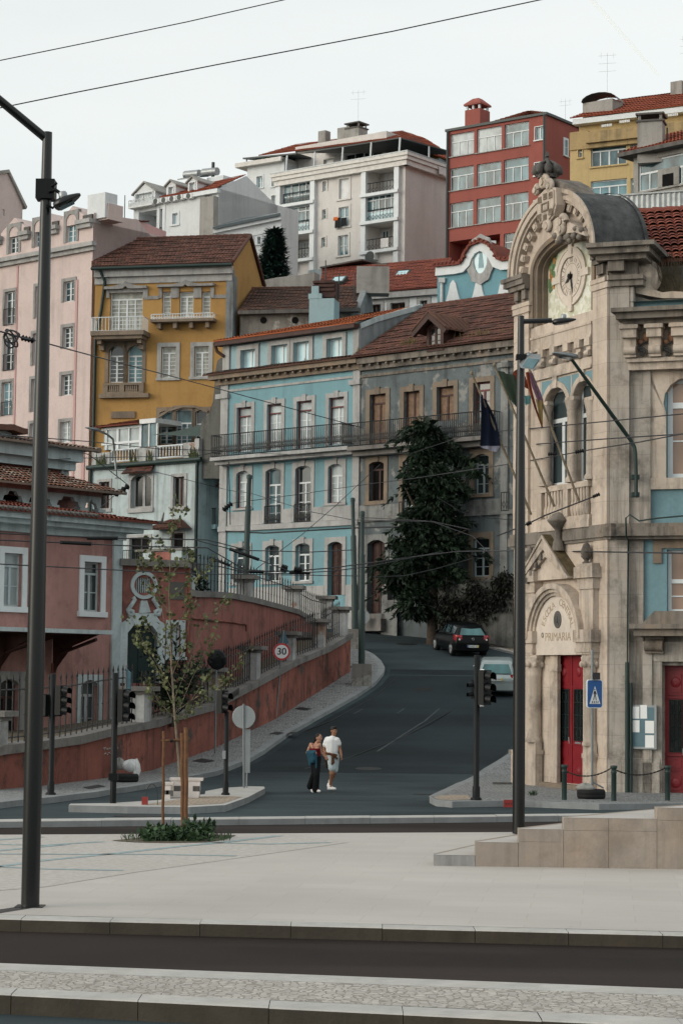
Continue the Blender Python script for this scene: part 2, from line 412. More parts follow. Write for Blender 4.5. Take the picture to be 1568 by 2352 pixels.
plaster('concrete',(.34,.33,.31),.4,(.1,.09,.08),var=.15,streak=.6);plaster('rubble',(.22,.205,.185),.7,(.06,.05,.045),var=.35,streak=.7,patch=.4,pcol=(.36,.35,.32),bump=.9)
stonem('stone',(.39,.39,.385),dirt=.3,streak=.35,wa=.05);stonem('stone_warm',(.225,.18,.14),dirt=.35,streak=.4,wa=.3);stonem('stone_grey',(.31,.305,.3),dirt=.5,streak=.5,wa=.05)
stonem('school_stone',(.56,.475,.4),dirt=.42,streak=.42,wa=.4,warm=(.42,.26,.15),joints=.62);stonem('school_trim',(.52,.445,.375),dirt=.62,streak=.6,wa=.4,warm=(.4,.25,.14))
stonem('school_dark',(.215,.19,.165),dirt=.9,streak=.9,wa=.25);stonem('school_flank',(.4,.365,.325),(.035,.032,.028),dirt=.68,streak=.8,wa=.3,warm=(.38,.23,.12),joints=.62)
stonem('slab_tan',(.32,.275,.235),(.15,.125,.1),dirt=.45,streak=.5,wa=.5,warm=(.42,.3,.22));stonem('weathered',(.12,.115,.11),(.03,.03,.028),dirt=.6,streak=.6,wa=.1)
stonem('coping',(.2,.19,.18),(.04,.04,.036),dirt=.6,streak=.3,wa=.05);stonem('lime_panel',(.62,.55,.48),dirt=.08,streak=.08,wa=.08)
tilem('tile_old',[(.08,.04,.033),(.12,.055,.042),(.165,.075,.055),(.09,.05,.043)],.6,.25);tilem('tile_red',[(.3,.075,.045),(.36,.1,.055),(.26,.065,.04)],.3)
tilem('tile_orange',[(.42,.12,.05),(.5,.16,.07),(.36,.1,.045)],.25);tilem('tile_mid',[(.2,.06,.045),(.28,.085,.055),(.17,.055,.045)],.4);tilem('tile_dark',[(.07,.045,.038),(.1,.055,.045),(.14,.075,.055)],.6,.3)
tilem('tile_station',[(.12,.06,.045),(.22,.1,.07),(.3,.15,.1),(.09,.06,.05),(.4,.33,.27)],.55,.2)
glassm('glass',(.035,.05,.055));glassm('glass_dark',(.012,.015,.016),spec=.45);glassm('glass_sky',(.13,.235,.27),.1,.22,.35);glassm('glass_curtain',(.34,.39,.4),.3,.4,.25,1.6)  # glass_sky: reflected sky painted into the panes as a pale blue base
glassm('glass_bright',(.42,.6,.65),.2,.5,.15);glassm('glass_mid',(.075,.135,.155),.08,.3,.6,1.2);glassm('black_void',(.008,.008,.008),.8,.1)
glassm('glass_warm',(.3,.2,.15),.12,.5,.3);glassm('glass_lace',(.3,.31,.28),.35,.4,.3,4)
plain('white_paint',(.62,.655,.67),.5,var=.05);plain('red_brown_paint',(.12,.025,.025),.5);plain('dark_green',(.012,.03,.03),.45);plain('iron',(.018,.019,.02),.5,.4,var=.3);plain('iron_green',(.012,.03,.027),.5,.4)
plain('pole_grey',(.007,.0085,.009),.26,.4,0,.1);plain('pole_galv',(.22,.24,.25),.45,.4,.6);plain('black_plastic',(.005,.006,.007),.45,.2);plain('rubber',(.015,.015,.016),.8,.2)
plain('school_red',(.2,.014,.02),.4,.4,var=.12);plain('iron_faded',(.07,.075,.075),.7);plain('flower_faded',(.3,.16,.1),.8);plain('wood_brown',(.17,.105,.068),.7,var=.35,sc=6);plain('wood_dark',(.05,.022,.018),.6,var=.3);plain('wood_stake',(.125,.06,.028),.75,var=.35,sc=9)
plain('bark_pale',(.2,.165,.12),.9,var=.3,sc=12);plain('bark',(.06,.045,.035),.9,var=.4,sc=8);plain('gutter',(.035,.045,.045),.5,.4);plain('fascia',(.6,.58,.55),.6)
plain('cable',(.03,.03,.035),.6);plain('white_plastic',(.62,.63,.63),.5);plain('grey_metal',(.3,.32,.33),.4,.5,.5);plain('corrugated',(.34,.36,.36),.5,.4,.3,.2);plain('solar',(.05,.07,.08),.2,.6)
plain('sign_white',(.75,.76,.76),.4,.5,var=.04);plain('sign_red',(.5,.02,.03),.4,.5,var=.05);plain('sign_black',(.015,.015,.015),.5,var=.05);plain('sign_blue',(.012,.09,.3),.4,.5,var=.08);plain('sign_back',(.3,.33,.34),.5,.4,.5,.08)
plain('barrier_white',(.55,.5,.47),.6,var=.2,sc=2);plain('red_plastic',(.25,.025,.02),.4,.5);plain('chain_metal',(.03,.027,.025),.5,.4,.6)
cam=bpy.data.cameras.new('camera');co=bpy.data.objects.new('camera',cam);COL.objects.link(co);scene.camera=co
cam.sensor_fit='VERTICAL';cam.sensor_height=36;cam.sensor_width=24;cam.lens=F/2352*36;cam.clip_start=.5;cam.clip_end=6000
m3=Matrix((RT,UP,-VD)).transposed();co.matrix_world=Matrix.Translation(EYE)@m3.to_4x4()
SUN_EL,SUN_AZ=20,-112
w=bpy.data.worlds.new('World');scene.world=w;w.use_nodes=True
nt=w.node_tree;bg=nt.nodes['Background'];sk=nt.nodes.new('ShaderNodeTexSky');sk.sky_type='NISHITA';sk.sun_disc=False
sk.sun_elevation=radians(SUN_EL);sk.sun_rotation=radians(SUN_AZ);sk.altitude=50;sk.air_density=1.0;sk.dust_density=3.5;sk.ozone_density=1.0
hs=nt.nodes.new('ShaderNodeHueSaturation');hs.inputs['Saturation'].default_value=.4;hs.inputs['Value'].default_value=2.58
tm=nt.nodes.new('ShaderNodeMix');tm.data_type='RGBA';tm.blend_type='MULTIPLY';tm.inputs[0].default_value=1;tm.inputs[7].default_value=(.98,1.0,.965,1)
fl=nt.nodes.new('ShaderNodeMix');fl.data_type='RGBA';fl.inputs[0].default_value=.72;fl.inputs[7].default_value=(3.05,3.1,3.1,1)
nt.links.new(sk.outputs[0],fl.inputs[6]);tc=nt.nodes.new('ShaderNodeTexCoord');mp=nt.nodes.new('ShaderNodeMapping');mp.inputs['Scale'].default_value=(3,3,14);cn=nt.nodes.new('ShaderNodeTexNoise');cn.inputs['Scale'].default_value=1.6;cn.inputs['Detail'].default_value=6;nt.links.new(tc.outputs['Generated'],mp.inputs['Vector']);nt.links.new(mp.outputs['Vector'],cn.inputs['Vector'])
cr=nt.nodes.new('ShaderNodeValToRGB');cr.color_ramp.elements[0].position=.35;cr.color_ramp.elements[1].position=.68;cr.color_ramp.elements[0].color=(.93,.95,.96,1);cr.color_ramp.elements[1].color=(1.03,1.02,1.0,1);nt.links.new(cn.outputs['Fac'],cr.inputs['Fac'])
cm=nt.nodes.new('ShaderNodeMix');cm.data_type='RGBA';cm.blend_type='MULTIPLY';cm.inputs[0].default_value=1;nt.links.new(fl.outputs[2],cm.inputs[6]);nt.links.new(cr.outputs['Color'],cm.inputs[7]);nt.links.new(cm.outputs[2],hs.inputs['Color']);nt.links.new(hs.outputs[0],tm.inputs[6]);nt.links.new(tm.outputs[2],bg.inputs['Color']);bg.inputs['Strength'].default_value=.12
sl=bpy.data.lights.new('sun','SUN');sl.energy=.6;sl.angle=radians(35);sl.color=(1,.86,.72);so=bpy.data.objects.new('sun',sl);COL.objects.link(so)
sd=Vector((sin(radians(SUN_AZ))*cos(radians(SUN_EL)),cos(radians(SUN_AZ))*cos(radians(SUN_EL)),sin(radians(SUN_EL))))
so.rotation_euler=(-sd).to_track_quat('-Z','Y').to_euler()
scene.view_settings.view_transform='Standard';scene.view_settings.look='None';scene.view_settings.exposure=0;scene.view_settings.gamma=1
scene.render.engine='CYCLES'
def asphaltm(name,col,patch=.3):
 t=NT(name);v=t.coord();c=t.mix(t.ramp(t.noise(.16,6,v,.6),.35,.7),mul(col,.62),mul(col,1.5))
 lv=t.coord((.15,1.2,1));c=t.mix(t.ramp(t.noise(.5,5,lv),.47,.68,(0,0,0,1),(patch,)*3+(1,)),c,mul(col,1.7))
 c=t.mix(t.ramp(t.noise(60,3,v),.55,.75,(0,0,0,1),(.4,.4,.4,1)),c,mul(col,2.1));t.bump(t.noise(90,3,v),.4,.01);t.out(c,.85,.12)
asphaltm('asphalt',(.034,.047,.052),.45);asphaltm('tarmac_red',(.022,.0165,.0145),.9)  # asphalt: lightened base carries the sky's grazing sheen as colour
def cobblem(name,a,b,sc,joint,jw=.09,bumpd=.03):
 t=NT(name);v=t.coord();o=t.n('ShaderNodeTexVoronoi',feature='DISTANCE_TO_EDGE');o.inputs['Scale'].default_value=sc;o.inputs['Randomness'].default_value=.75;t.l(v,o.inputs['Vector'])
 k=t.n('ShaderNodeTexVoronoi');k.inputs['Scale'].default_value=sc;k.inputs['Randomness'].default_value=.75;t.l(v,k.inputs['Vector'])
 sp=t.n('ShaderNodeSeparateColor');t.l(k.outputs['Color'],sp.inputs[0]);c=t.mix(sp.outputs[0],a,b);c=t.mix(t.ramp(t.noise(.5,6,v),.4,.75,(0,0,0,1),(.35,)*3+(1,)),c,mul(a,.6))
 jn=t.ramp(o.outputs['Distance'],jw*.4,jw);c=t.mix(jn,joint,c);t.bump(jn,.6,bumpd);t.out(c,.75,.3)
cobblem('cobble_light',(.5,.47,.43),(.37,.35,.325),12.5,(.25,.225,.195),.085);cobblem('cobble_walk',(.3,.31,.31),(.21,.22,.22),9,(.08,.08,.08));cobblem('cobble_tan',(.42,.34,.26),(.34,.28,.22),9,(.2,.16,.13))
t=NT('plaza_stone');v=t.coord();c=t.mix(t.ramp(t.noise(.22,6,v,.6),.3,.72),(.405,.38,.355),(.51,.48,.45));wv=t.coord((.25,1.3,1));c=t.mix(t.ramp(t.noise(.8,6,wv,.6),.5,.8,(0,0,0,1),(.4,.4,.4,1)),c,(.37,.355,.34))
vo_=t.n('ShaderNodeTexVoronoi');vo_.inputs['Scale'].default_value=1.7;t.l(v,vo_.inputs['Vector']);c=t.mix(t.ramp(vo_.outputs['Distance'],.02,.05,(.5,.5,.5,1),(0,0,0,1)),c,(.2,.18,.16))
br_=t.n('ShaderNodeTexBrick');br_.inputs['Scale'].default_value=1.0;br_.inputs['Mortar Size'].default_value=.008;br_.inputs['Brick Width'].default_value=1.2;br_.inputs['Row Height'].default_value=.6;br_.inputs['Color1'].default_value=(1,1,1,1);br_.inputs['Color2'].default_value=(.94,.94,.93,1);br_.inputs['Mortar'].default_value=(.89,.875,.86,1);rv_=t.n('ShaderNodeMapping');rv_.inputs['Rotation'].default_value=(0,0,radians(7));t.l(v,rv_.inputs['Vector']);t.l(rv_.outputs['Vector'],br_.inputs['Vector']);c=t.mix(1.0,c,br_.outputs['Color'],'MULTIPLY')
c=t.mix(t.ramp(t.noise(18,5,v,.7),.6,.7,(0,0,0,1),(.35,.35,.35,1)),c,(.27,.25,.225));t.bump(t.noise(40,4,v),.15,.01);t.out(c,.7,.3)
t=NT('plaza_cobble');v=t.coord();c=t.mix(t.ramp(t.noise(9,5,v,.7),.35,.7),(.36,.335,.31),(.51,.485,.455));c=t.mix(t.ramp(t.noise(.4,4,v),.4,.7,(0,0,0,1),(.3,.3,.3,1)),c,(.4,.365,.33));t.bump(t.noise(14,4,v),.5,.02);t.out(c,.8,.3)
plain('paving_line',(.26,.33,.34),.8,var=.25,sc=6);stonem('kerb_light',(.45,.44,.42),dirt=.15,streak=.1,wa=.08);stonem('kerb_face',(.06,.053,.042),(.03,.026,.02),dirt=.4,streak=.4,wa=.3,warm=(.1,.065,.04));stonem('kerb_grey',(.25,.265,.27),dirt=.2,streak=.2,wa=.02)  # kerb_face: grime and the weak light on front faces, both in its dark colour
plaster('earth',(.13,.11,.08),.4);plain('road_paint',(.045,.056,.06),.8,var=.4,sc=5);plain('manhole_iron',(.012,.013,.014),.6,.4,.4)
ST='structure'
def ext(a,b,x0=-23,x1=23):
 a,b=Vector(a),Vector(b);k=(b.y-a.y)/(b.x-a.x);kz=(a.z+b.z)/2
 return Vector((x0,a.y+k*(x0-a.x),kz)),Vector((x1,a.y+k*(x1-a.x),kz))
def sheet(name,mat,l0,l1,z=None,kind=ST,n=1):
 b=MB();b.face([l0[0],l0[1],l1[1],l1[0]]);return b.build(name,mat,kind=kind)
b=MB();R_=3500
xs=[-R_,-600,-200]+list(range(-90,91,15))+[200,600,R_];ys=[-R_,-400,-60,0,39,60,90,112,122,126,132,140,150,160,175,190,210,260,600,R_]
def hz(x,y):
 if y<39:return-.9
 if y<122:return min(-.9+max(0,(y-60))*.06,3)+(max(0,-x-9)*.12 if y>70 else 0)
 h=3+(y-122)*.62
 return min(h,30)*max(.15,1-max(0,abs(x)-90)/900)
b.grid([[Vector((x,y,hz(x,y)))for x in xs]for y in ys],sm=True);b.build('terrain','earth',kind=ST,loc=(0,0,0))
zf('W')
q=lambda x0,y0,x1,y1,z:ext(PZ(x0,y0,z),PZ(x1,y1,z))
kf0=q(0,870,1568,945,-.12);c0=q(0,842,1568,912,-.12);c1=q(0,764,1568,822,-.12);c2=q(0,731,1568,790,-.12)
pk0=q(0,530,1568,568,0.0);pk1=q(0,512,1568,552,0);pb=q(0,156,1568,148,0.0)
fk0=q(0,95,1568,79,0.0);fk1=q(0,86,1568,71,0.0)
dn=lambda l,z:(Vector((l[0].x,l[0].y,z)),Vector((l[1].x,l[1].y,z)))
near=(Vector((-45,-8,-.29)),Vector((45,-8,-.29)))
sheet('near_road','asphalt',near,dn(kf0,-.29))
def kerb(name,l0,l1,zt,zb,block,mat_top='kerb_light',mat_face='kerb_face',x0=-12,x1=14):
 """kerb stones with joints: l0 front edge, l1 back edge"""
 b=MB();L=(l0[1]-l0[0]).length;n=int(L/block)
 for k in range(n):
  t0,t1=k/n,(k+1)/n-.006/L
  a,c=l0[0].lerp(l0[1],t0),l0[0].lerp(l0[1],t1);d,e=l1[0].lerp(l1[1],t0),l1[0].lerp(l1[1],t1)
  if c.x<-22 or a.x>24:continue
  jz=RS.uniform(-.004,.004);zt_,zt=zt,zt+jz
  g=lambda p,z:Vector((p.x,p.y,z));bev=Vector((0,.012,-.012))
  b.face([g(a,zb),g(c,zb),g(c,zt-.012),g(a,zt-.012)],1);b.face([g(a,zt-.012),g(c,zt-.012),g(c,zt)+Vector((0,.012,0)),g(a,zt)+Vector((0,.012,0))],0)
  b.face([g(a,zt)+Vector((0,.012,0)),g(c,zt)+Vector((0,.012,0)),g(e,zt),g(d,zt)],0)
  b.face([g(c,zb),g(e,zb),g(e,zt),g(c,zt-.012)],1);b.face([g(a,zb),g(a,zt-.012),g(d,zt),g(d,zb)],1);b.face([g(d,zb),g(d,zt),g(e,zt),g(e,zb)],1);zt=zt_
 return b.build(name,[mat_top,mat_face],kind=ST)
kerb('near_kerb',kf0,c0,-.12,-.3,1.15);sheet('cobble_strip','cobble_light',dn(c0,-.121),dn(c1,-.121));sheet('kerb_edging','kerb_light',dn(c1,-.12),dn(c2,-.12))
sheet('strip_backing','concrete',dn(kf0,-.292),dn(c2,-.292));sheet('tarmac_path','tarmac_red',dn(c2,-.14),dn(pk1,-.14))
kerb('plaza_kerb',pk0,pk1,0.0,-.142,.98);sheet('plaza','plaza_stone',dn(pk1,0),dn(pb,0))
b=MB();b.face([dn(pb,0)[0],dn(pb,0)[1],dn(pb,-.13)[1],dn(pb,-.13)[0]]);b.build('plaza_edge','kerb_face',kind=ST)
sheet('tarmac_path','tarmac_red',dn(pb,-.12),dn(fk0,-.12));kerb('far_kerb',fk0,fk1,0,-.25,1.3,'kerb_light','kerb_grey')
b=MB();pts=[(-200,160),(1300,152),(1560,190),(1000,270),(600,325),(200,390),(-200,420)];b.face([PZ(x,y,.004)for x,y in pts]);b.build('cobbled_paving','plaza_cobble',kind=ST)
def strip(name,mat,pts,wd,z,par=None):
 b=MB();pts=[Vector(p)for p in pts];L=[]
 for k,p in enumerate(pts):
  t=(pts[min(k+1,len(pts)-1)]-pts[max(0,k-1)]);t.z=0;t.normalize();n=Vector((-t.y,t.x,0))*wd/2;L.append((p+n,p-n))
 for(a,c),(d,e)in zip(L,L[1:]):b.face([c,e,d,a])
 return b.build(name,mat,kind=ST)
for ln in([(-60,182),(190,165)],[(-60,197),(190,203),(460,186)],[(-60,305),(200,270),(480,243),(800,208),(1000,190),(1250,160)],[(-60,241),(400,243),(700,243),(1060,250)],[(-60,232),(120,215),(300,199)],[(-60,296),(200,308),(550,315)],[(900,190),(1200,197),(1480,190)]):
 strip('paving_line','paving_line',[PZ(x,y,.008)for x,y in ln],.16,0)
b=MB();rows=[]
for Y in[38.5+.75*k for k in range(22)]+[55+k for k in range(70)]:
 rows.append([Vector((x,Y,zroad(Y)))for x in range(-40,41,4)])
b.grid(rows,sm=True);b.build('street','asphalt',kind=ST)
def curveX(pts):
 pts=sorted(pts,key=lambda p:p.y)
 def f(Y):
  if Y<=pts[0].y:return pts[0].x
  for a,c in zip(pts,pts[1:]):
   if Y<=c.y:return a.x+(c.x-a.x)*(Y-a.y)/max(1e-6,c.y-a.y)
  return pts[-1].x
 return f,pts[0].y,pts[-1].y
zf('J');kl=[PG(x,y,.14)for x,y in((-60,1122),(0,1112),(150,1095),(300,1083),(480,1060),(620,1045),(700,1030),(930,995),(1190,950),(1400,903))]
zf('H');kl+=[PG(x,y,.14)for x,y in((310,1465),(440,1385),(560,1300),(720,1210),(850,1140),(1000,1055),(1100,985),(1150,925),(1160,895),(1135,850),(1090,810),(1040,785),(985,772))]
WL_A,WL_B=(0,54),(805,92)
lw=Face(WL_A[0],WL_A[1],WL_B[0],WL_B[1])
fk,y0,y1=curveX(kl)
def wallX(Y):
 if Y>93.5:return lw.o.x+lw.u.x/lw.u.y*(93.5-lw.o.y)-(Y-93.5)*1.2
 return lw.o.x+lw.u.x/lw.u.y*(Y-lw.o.y)-.3
b=MB();R1=[];R2=[];R3=[];R4=[];Y=y0
ysk=[y0+(y1-y0)*k/90 for k in range(91)]
for Y in ysk:
 z=zroad(Y)+.14;x=fk(Y);wx=min(wallX(Y),x-.05)
 R1.append(Vector((x,Y,z-.17)));R2.append(Vector((x,Y,z)));R3.append(Vector((x-min(.28,(x-wx)*.4),Y,z)));R4.append(Vector((wx,Y,z)))
b.grid([R3,R4],0,sm=False,flip=True);b.grid([R2,R3],1,sm=False,flip=True);b.grid([R1,R2],2,sm=False,flip=True);b.build('left_pavement',['cobble_walk','kerb_grey','kerb_grey'],kind=ST)
zf('K');kr=[PG(x,y,.14)for x,y in((-22,603),(0,590),(60,563),(150,520),(300,440),(420,370),(498,312))]
kr+=[Vector((6.9,78,zroad(78)+.14)),Vector((8.3,88,zroad(88)+.14)),Vector((10,100,zroad(100)+.14))]
kfz=[PG(x,y,.14)for x,y in((-22,610),(20,630),(120,638),(240,635),(460,632),(640,637),(1040,652),(1300,650),(1568,648),(2400,660))]
b=MB();fz,ya,yb=curveX(kr);A_=[];B_=[];C_=[];D_=[]
for k in range(60):
 Y=kr[0].y+(100-kr[0].y)*k/59;z=zroad(Y)+.14;x=fz(Y);A_.append(Vector((x,Y,z-.16)));B_.append(Vector((x,Y,z)));C_.append(Vector((x+.25,Y,z)));D_.append(Vector((x+30,Y,z)))
b.grid([C_,D_],0,sm=False);b.grid([B_,C_],1,sm=False);b.grid([A_,B_],2,sm=False)
tip=kr[0]
for a,c in zip(kfz,kfz[1:]):
 bk=lambda p:Vector((p.x,tip.y,tip.z));dz=Vector((0,0,-.17));a2=a+Vector((0,.25,0));c2=c+Vector((0,.25,0))
 b.face([a2,c2,bk(c),bk(a)],0);b.face([a,c,c2,a2],1);b.face([a+dz,c+dz,c,a],2)
b.build('right_pavement',['cobble_walk','kerb_grey','kerb_grey'],kind=ST)
b=MB();b.face([PG(x,y,.146)for x,y in((5,612),(40,598),(215,594),(240,622),(120,628),(40,624))]);b.build('tactile_paving','cobble_tan',kind=ST)
zf('D');kh=[PG(x,y,.1)for x,y in((800,1428),(847,1436),(899,1445.5),(976,1455.5),(1004,1461),(1060,1472),(1122,1484),(1181,1499),(1230,1508))]
hf=Face(490,116.8,1190,103)
b=MB();r0=[];r1=[];r2=[];r3=[]
for p in kh:
 w_=(p-hf.o).dot(hf.n);bk=p-hf.n*(w_+.3);bk.z=p.z+.25;i2=p.lerp(bk,min(.9,.2/max(.3,w_)));r0.append(p-Vector((0,0,.14)));r1.append(p);r2.append(i2);r3.append(bk)
b.grid([r0,r1],1,sm=False);b.grid([r1,r2],1,sm=False);b.grid([r2,r3],0,sm=False);b.build('far_pavement',['cobble_tan','kerb_light'],kind=ST)
zf('J');isl=[(432,1130),(445,1121),(700,1117),(1000,1098),(1180,1070),(1285,1062),(1290,1042),(1400,1022),(1568,1012),(1655,1014),(1662,1024),(1560,1078),(1412,1130),(1190,1142),(800,1138)]
ip=[PG(x,y,.15)for x,y in isl];b=MB();b.face(ip[::-1],0)
for a,c in zip(ip,ip[1:]+ip[:1]):b.face([a,c,c-Vector((0,0,.17)),a-Vector((0,0,.17))],1)
b.build('traffic_island',['kerb_light','kerb_grey'],kind=ST)
b=MB();b.face([PG(x,y,.156)for x,y in((900,1128),(1100,1095),(1250,1075),(1420,1072),(1520,1078),(1400,1118),(1190,1130))]);b.build('tactile_paving','cobble_tan',kind=ST)
zf('H');strip('road_marking','road_paint',[PG(x,y,.006)for x,y in((815,1186),(960,1186),(1015,1155),(1060,1152))],.08,0)
strip('road_marking','road_paint',[PG(x,y,.006)for x,y in((1110,1420),(1250,1330),(1400,1235),(1500,1150))],.09,0)
strip('road_marking','road_paint',[PG(x,y,.006)for x,y in((1235,1180),(1280,1150))],.08,0)
def disc(name,mat,c,r,label,dz=.01,grp=None):
 b=MB();n=18;ring=[Vector((c.x+r*cos(2*pi*k/n),c.y+r*sin(2*pi*k/n),0))for k in range(n)]
 for p in ring:p.z=zroad(p.y)+dz
 b.face(ring);o=b.build(name,mat,label=label,cat='manhole cover',group=grp);return o
disc('manhole_cover','manhole_iron',PG(1055,1530),.42,'round iron manhole cover to the right of the walking couple');disc('manhole_cover','manhole_iron',PG(1398,1033),.42,'round manhole cover in the middle of the street between couple and cars')
disc('manhole_cover','manhole_iron',PG(1295,747),.5,'manhole cover highest up the street near the black car');zf('W');disc('manhole_cover','manhole_iron',PG(620,73),.55,'flat manhole cover in the near lane before the traffic island')
zf('K');disc('manhole_cover','manhole_iron',PG(-48,592),.35,'manhole cover beside the tip of the right pavement')
def grate(z_,quad,label):
 zf(z_);b=MB();b.face([PG(x,y,.15)for x,y in quad]);b.build('drain_cover','manhole_iron',label=label,cat='drain cover')
grate('J',((520,1018),(620,1001),(665,1012),(560,1028)),'dark square cover in the left pavement near the tyre with sandbags');grate('J',((1205,853),(1265,836),(1352,852),(1290,864)),'dark square cover in the left pavement behind the sapling')
grate('H',((435,1308),(480,1296),(528,1303),(490,1316)),'dark pavement cover nearest the kerb beside the garden wall');grate('H',((590,1153),(625,1142),(705,1152),(665,1163)),'dark pavement cover beyond the speed limit sign')
grate('H',((545,1310),(575,1297),(608,1300),(585,1314)),'small gully cover set into the kerb of the left pavement');grate('H',((962,921),(985,917),(1045,921),(1020,930)),'narrow cover at the foot of the tall tram pole')
asphaltm('asphalt_new',(.0175,.0255,.0295),.4);zf('D');b=MB();e0=[PG(x,y,.004)for x,y in((890,1537),(960,1534),(1040,1533),(1110,1535),(1150,1540))];e1=[PG(x,y,.004)for x,y in((560,1772),(700,1788),(820,1800),(950,1806),(1010,1800))]
rows=[]
for k in range(24):
 t_=k/23;row=[]
 for j in range(9):
  q=j/8;lx=fk(e0[0].y+(e1[0].y-e0[0].y)*t_)+.25;Y=e0[0].y+(e1[0].y-e0[0].y)*t_;rx=max(lx+1,fz(Y)-.25);x=lx+(rx-lx)*q;row.append(Vector((x,Y,zroad(Y)+.005)))
 rows.append(row)
b.grid(rows,sm=True);b.build('street_resurfacing','asphalt_new',kind=ST)
for pts in(((640,1700),(760,1655),(860,1600),(905,1560)),((700,1765),(800,1740),(930,1690),(1040,1630)),((880,1500),(960,1490),(1040,1500)),((560,1825),(800,1838),(960,1835))):
 strip('tar_seam','manhole_iron',[PG(x,y,.008)for x,y in pts],.05,0)
def root_at(fc,name,label,cat,u,z,group=None):return thing(name,label,cat,fc.pt(u,z),0,group)
def chim(par,c,w,d,h,mat='concrete',cap=True,name='chimney',capm='weathered',yaw=0):
 b=MB();cx,cy,cz=c
 def bx(hw,hd,z0,z1,m=0):
  q=[Vector((sx*hw,sy*hd,z))for z in(z0,z1)for sx,sy in((-1,-1),(1,-1),(1,1),(-1,1))]
  q=[Vector((cx+p.x*cos(yaw)-p.y*sin(yaw),cy+p.x*sin(yaw)+p.y*cos(yaw),p.z))for p in q]
  b.hexa([q[0],q[3],q[2],q[1],q[4],q[7],q[6],q[5]],m)
 bx(w/2,d/2,cz,cz+h)
 if cap:
  bx(w/2+.08,d/2+.08,cz+h,cz+h+.1,1)
  for sx in(-1,1):
   for sy in(-1,1):
    x0=cx+sx*(w/2-.1)*cos(yaw)-sy*(d/2-.1)*sin(yaw);y0=cy+sx*(w/2-.1)*sin(yaw)+sy*(d/2-.1)*cos(yaw)
    b.box(x0-.07,x0+.07,y0-.07,y0+.07,cz+h+.1,cz+h+.38,0)
  bx(w/2+.1,d/2+.1,cz+h+.38,cz+h+.48,1)
 return b.build(name,[mat,capm],par)
def antenna(par,p,h,arms=3,wd=.6,name='antenna'):
 b=MB();p=Vector(p);b.tube([p,p+Vector((0,0,h))],.011,5)
 for k in range(arms):z=h*(.95-.16*k);b.tube([p+Vector((-wd/2,0,z)),p+Vector((wd/2,.1,z+.12))],.006,4)
 for k in range(3):x=wd*(-.35+.35*k);b.tube([p+Vector((x,0,h*.95-.15)),p+Vector((x,0,h*.95+.25))],.006,4)
 return b.build(name,'grey_metal',par)
def skylight(par,fc,x,y,wz,hz_,w,tilt=.6,name='skylight'):
 u0,u1,v0,v1=fc.off(w).rect(x,y,wz,hz_);f2=fc.off(w);b=MB()
 A=[f2.pt(u0,v0,.12),f2.pt(u1,v0,.12),f2.pt(u1,v1,-tilt),f2.pt(u0,v1,-tilt)];up=(fc.n*.5+Vector((0,0,.8))).normalized()*.1
 b.hexa([p+up for p in A]+[p-up*2 for p in A],0)
 o=b.build(name,'gutter',par);g=MB();c=sum(A,Vector())/4;g.face([c+(p-c)*.74+up*1.06 for p in A]);g.build('pane','glass_bright',o);return o
f=Face(-60,150,52,155);zf('A');r=root_at(f,'gable_house','pale pink gabled house end at the extreme left edge behind the rooftops','house',1,20)
u0=f.U(-160,800);u1=f.U(143,850);vt=f.V(45,603);ve=f.V(150,825)
window(f,r,30,696,12,36,1,2,'glass_dark',sur=0,sill=0,rec=.1);window(f,r,25,862,12,40,1,2,'glass_dark',sur=0,sill=0,rec=.1)
b=MB();f.wall(u0,u1,18,ve,m=0)if 0 else f.wall(b,u0,u1,18,ve);um=f.U(45,700);
f.wall(b,um-(um-u0),u1,ve,ve+.01,[])
b.face([f.pt(u0,ve),f.pt(u1,ve),f.pt(um,vt),f.pt(u0,vt-1.2)]);f.body(b,u0,u1,18,ve,8);b.build('wall','pink_pale',r)
b=MB();f.ring(b,[(u0,vt-1.0),(um,vt+.12),(u1+.35,ve+.0)],[(u0,vt-1.25),(um,vt-.12),(u1+.2,ve-.2)],-8,.18);b.build('roof','concrete',r)
f=Face(0,130.5,213,125);zf('A');r=root_at(f,'town_house','tall pale pink house with arched attic windows behind the lamp post','house',6,5)
ue=f.U(583,1100);ul=f.U(-140,1150);vc=f.V(575,1052);va=f.V(540,925)
for x,y in((435,1357),):window(f,r,x,y,66,128,2,3,'glass_mid','white_paint',sur=.2,smat='stone_grey',sill=0)
window(f,r,66,1460,66,205,2,4,'glass_mid',sur=.18,smat='stone_grey',sill=0);window(f,r,240,1425,30,200,1,4,'glass_mid',sur=.18,smat='stone_grey',sill=0)
for x,y,w_,h_,ap in((450,960,62,175,.55),(90,1035,58,165,.5),(247,995,54,165,.5)):
 window(f,r,x,y,w_,h_,2,5,'glass_mid',arch=ap,sur=.22,smat='stone_grey',sill=0)
zf('DD')
for x,y in((429,235),(421,533),(413,829)):window(f,r,x,y,64,130,2,4,'glass_mid' if y!=533 else 'glass',sur=.2,smat='stone_grey',sill=0)
for x,y,h_,g in((60,340,200,'glass_mid'),(46,620,210,'glass_curtain'),(30,900,200,'glass_mid')):window(f,r,x,y,64,h_,2,4,g,sur=.18,smat='stone_grey',sill=0)
for x,y,h_ in((226,310,200),(217,598,205),(208,850,150)):window(f,r,x,y,36,h_,1,4,'glass_mid',sur=.18,smat='stone_grey',sill=0)
b=MB()
for x,y,y2 in((62,55,155),(60,340,440),(46,640,722)):
 railing(f,b,f.U(x-32,y),f.U(x+32,y),f.V(x,y2),f.V(x,y),.06,.14,.014)
b.build('railing','iron',r)
b=MB();f.wall(b,ul,ue,-1,va);f.body(b,ul,ue,-1,va,10)
zf('A')
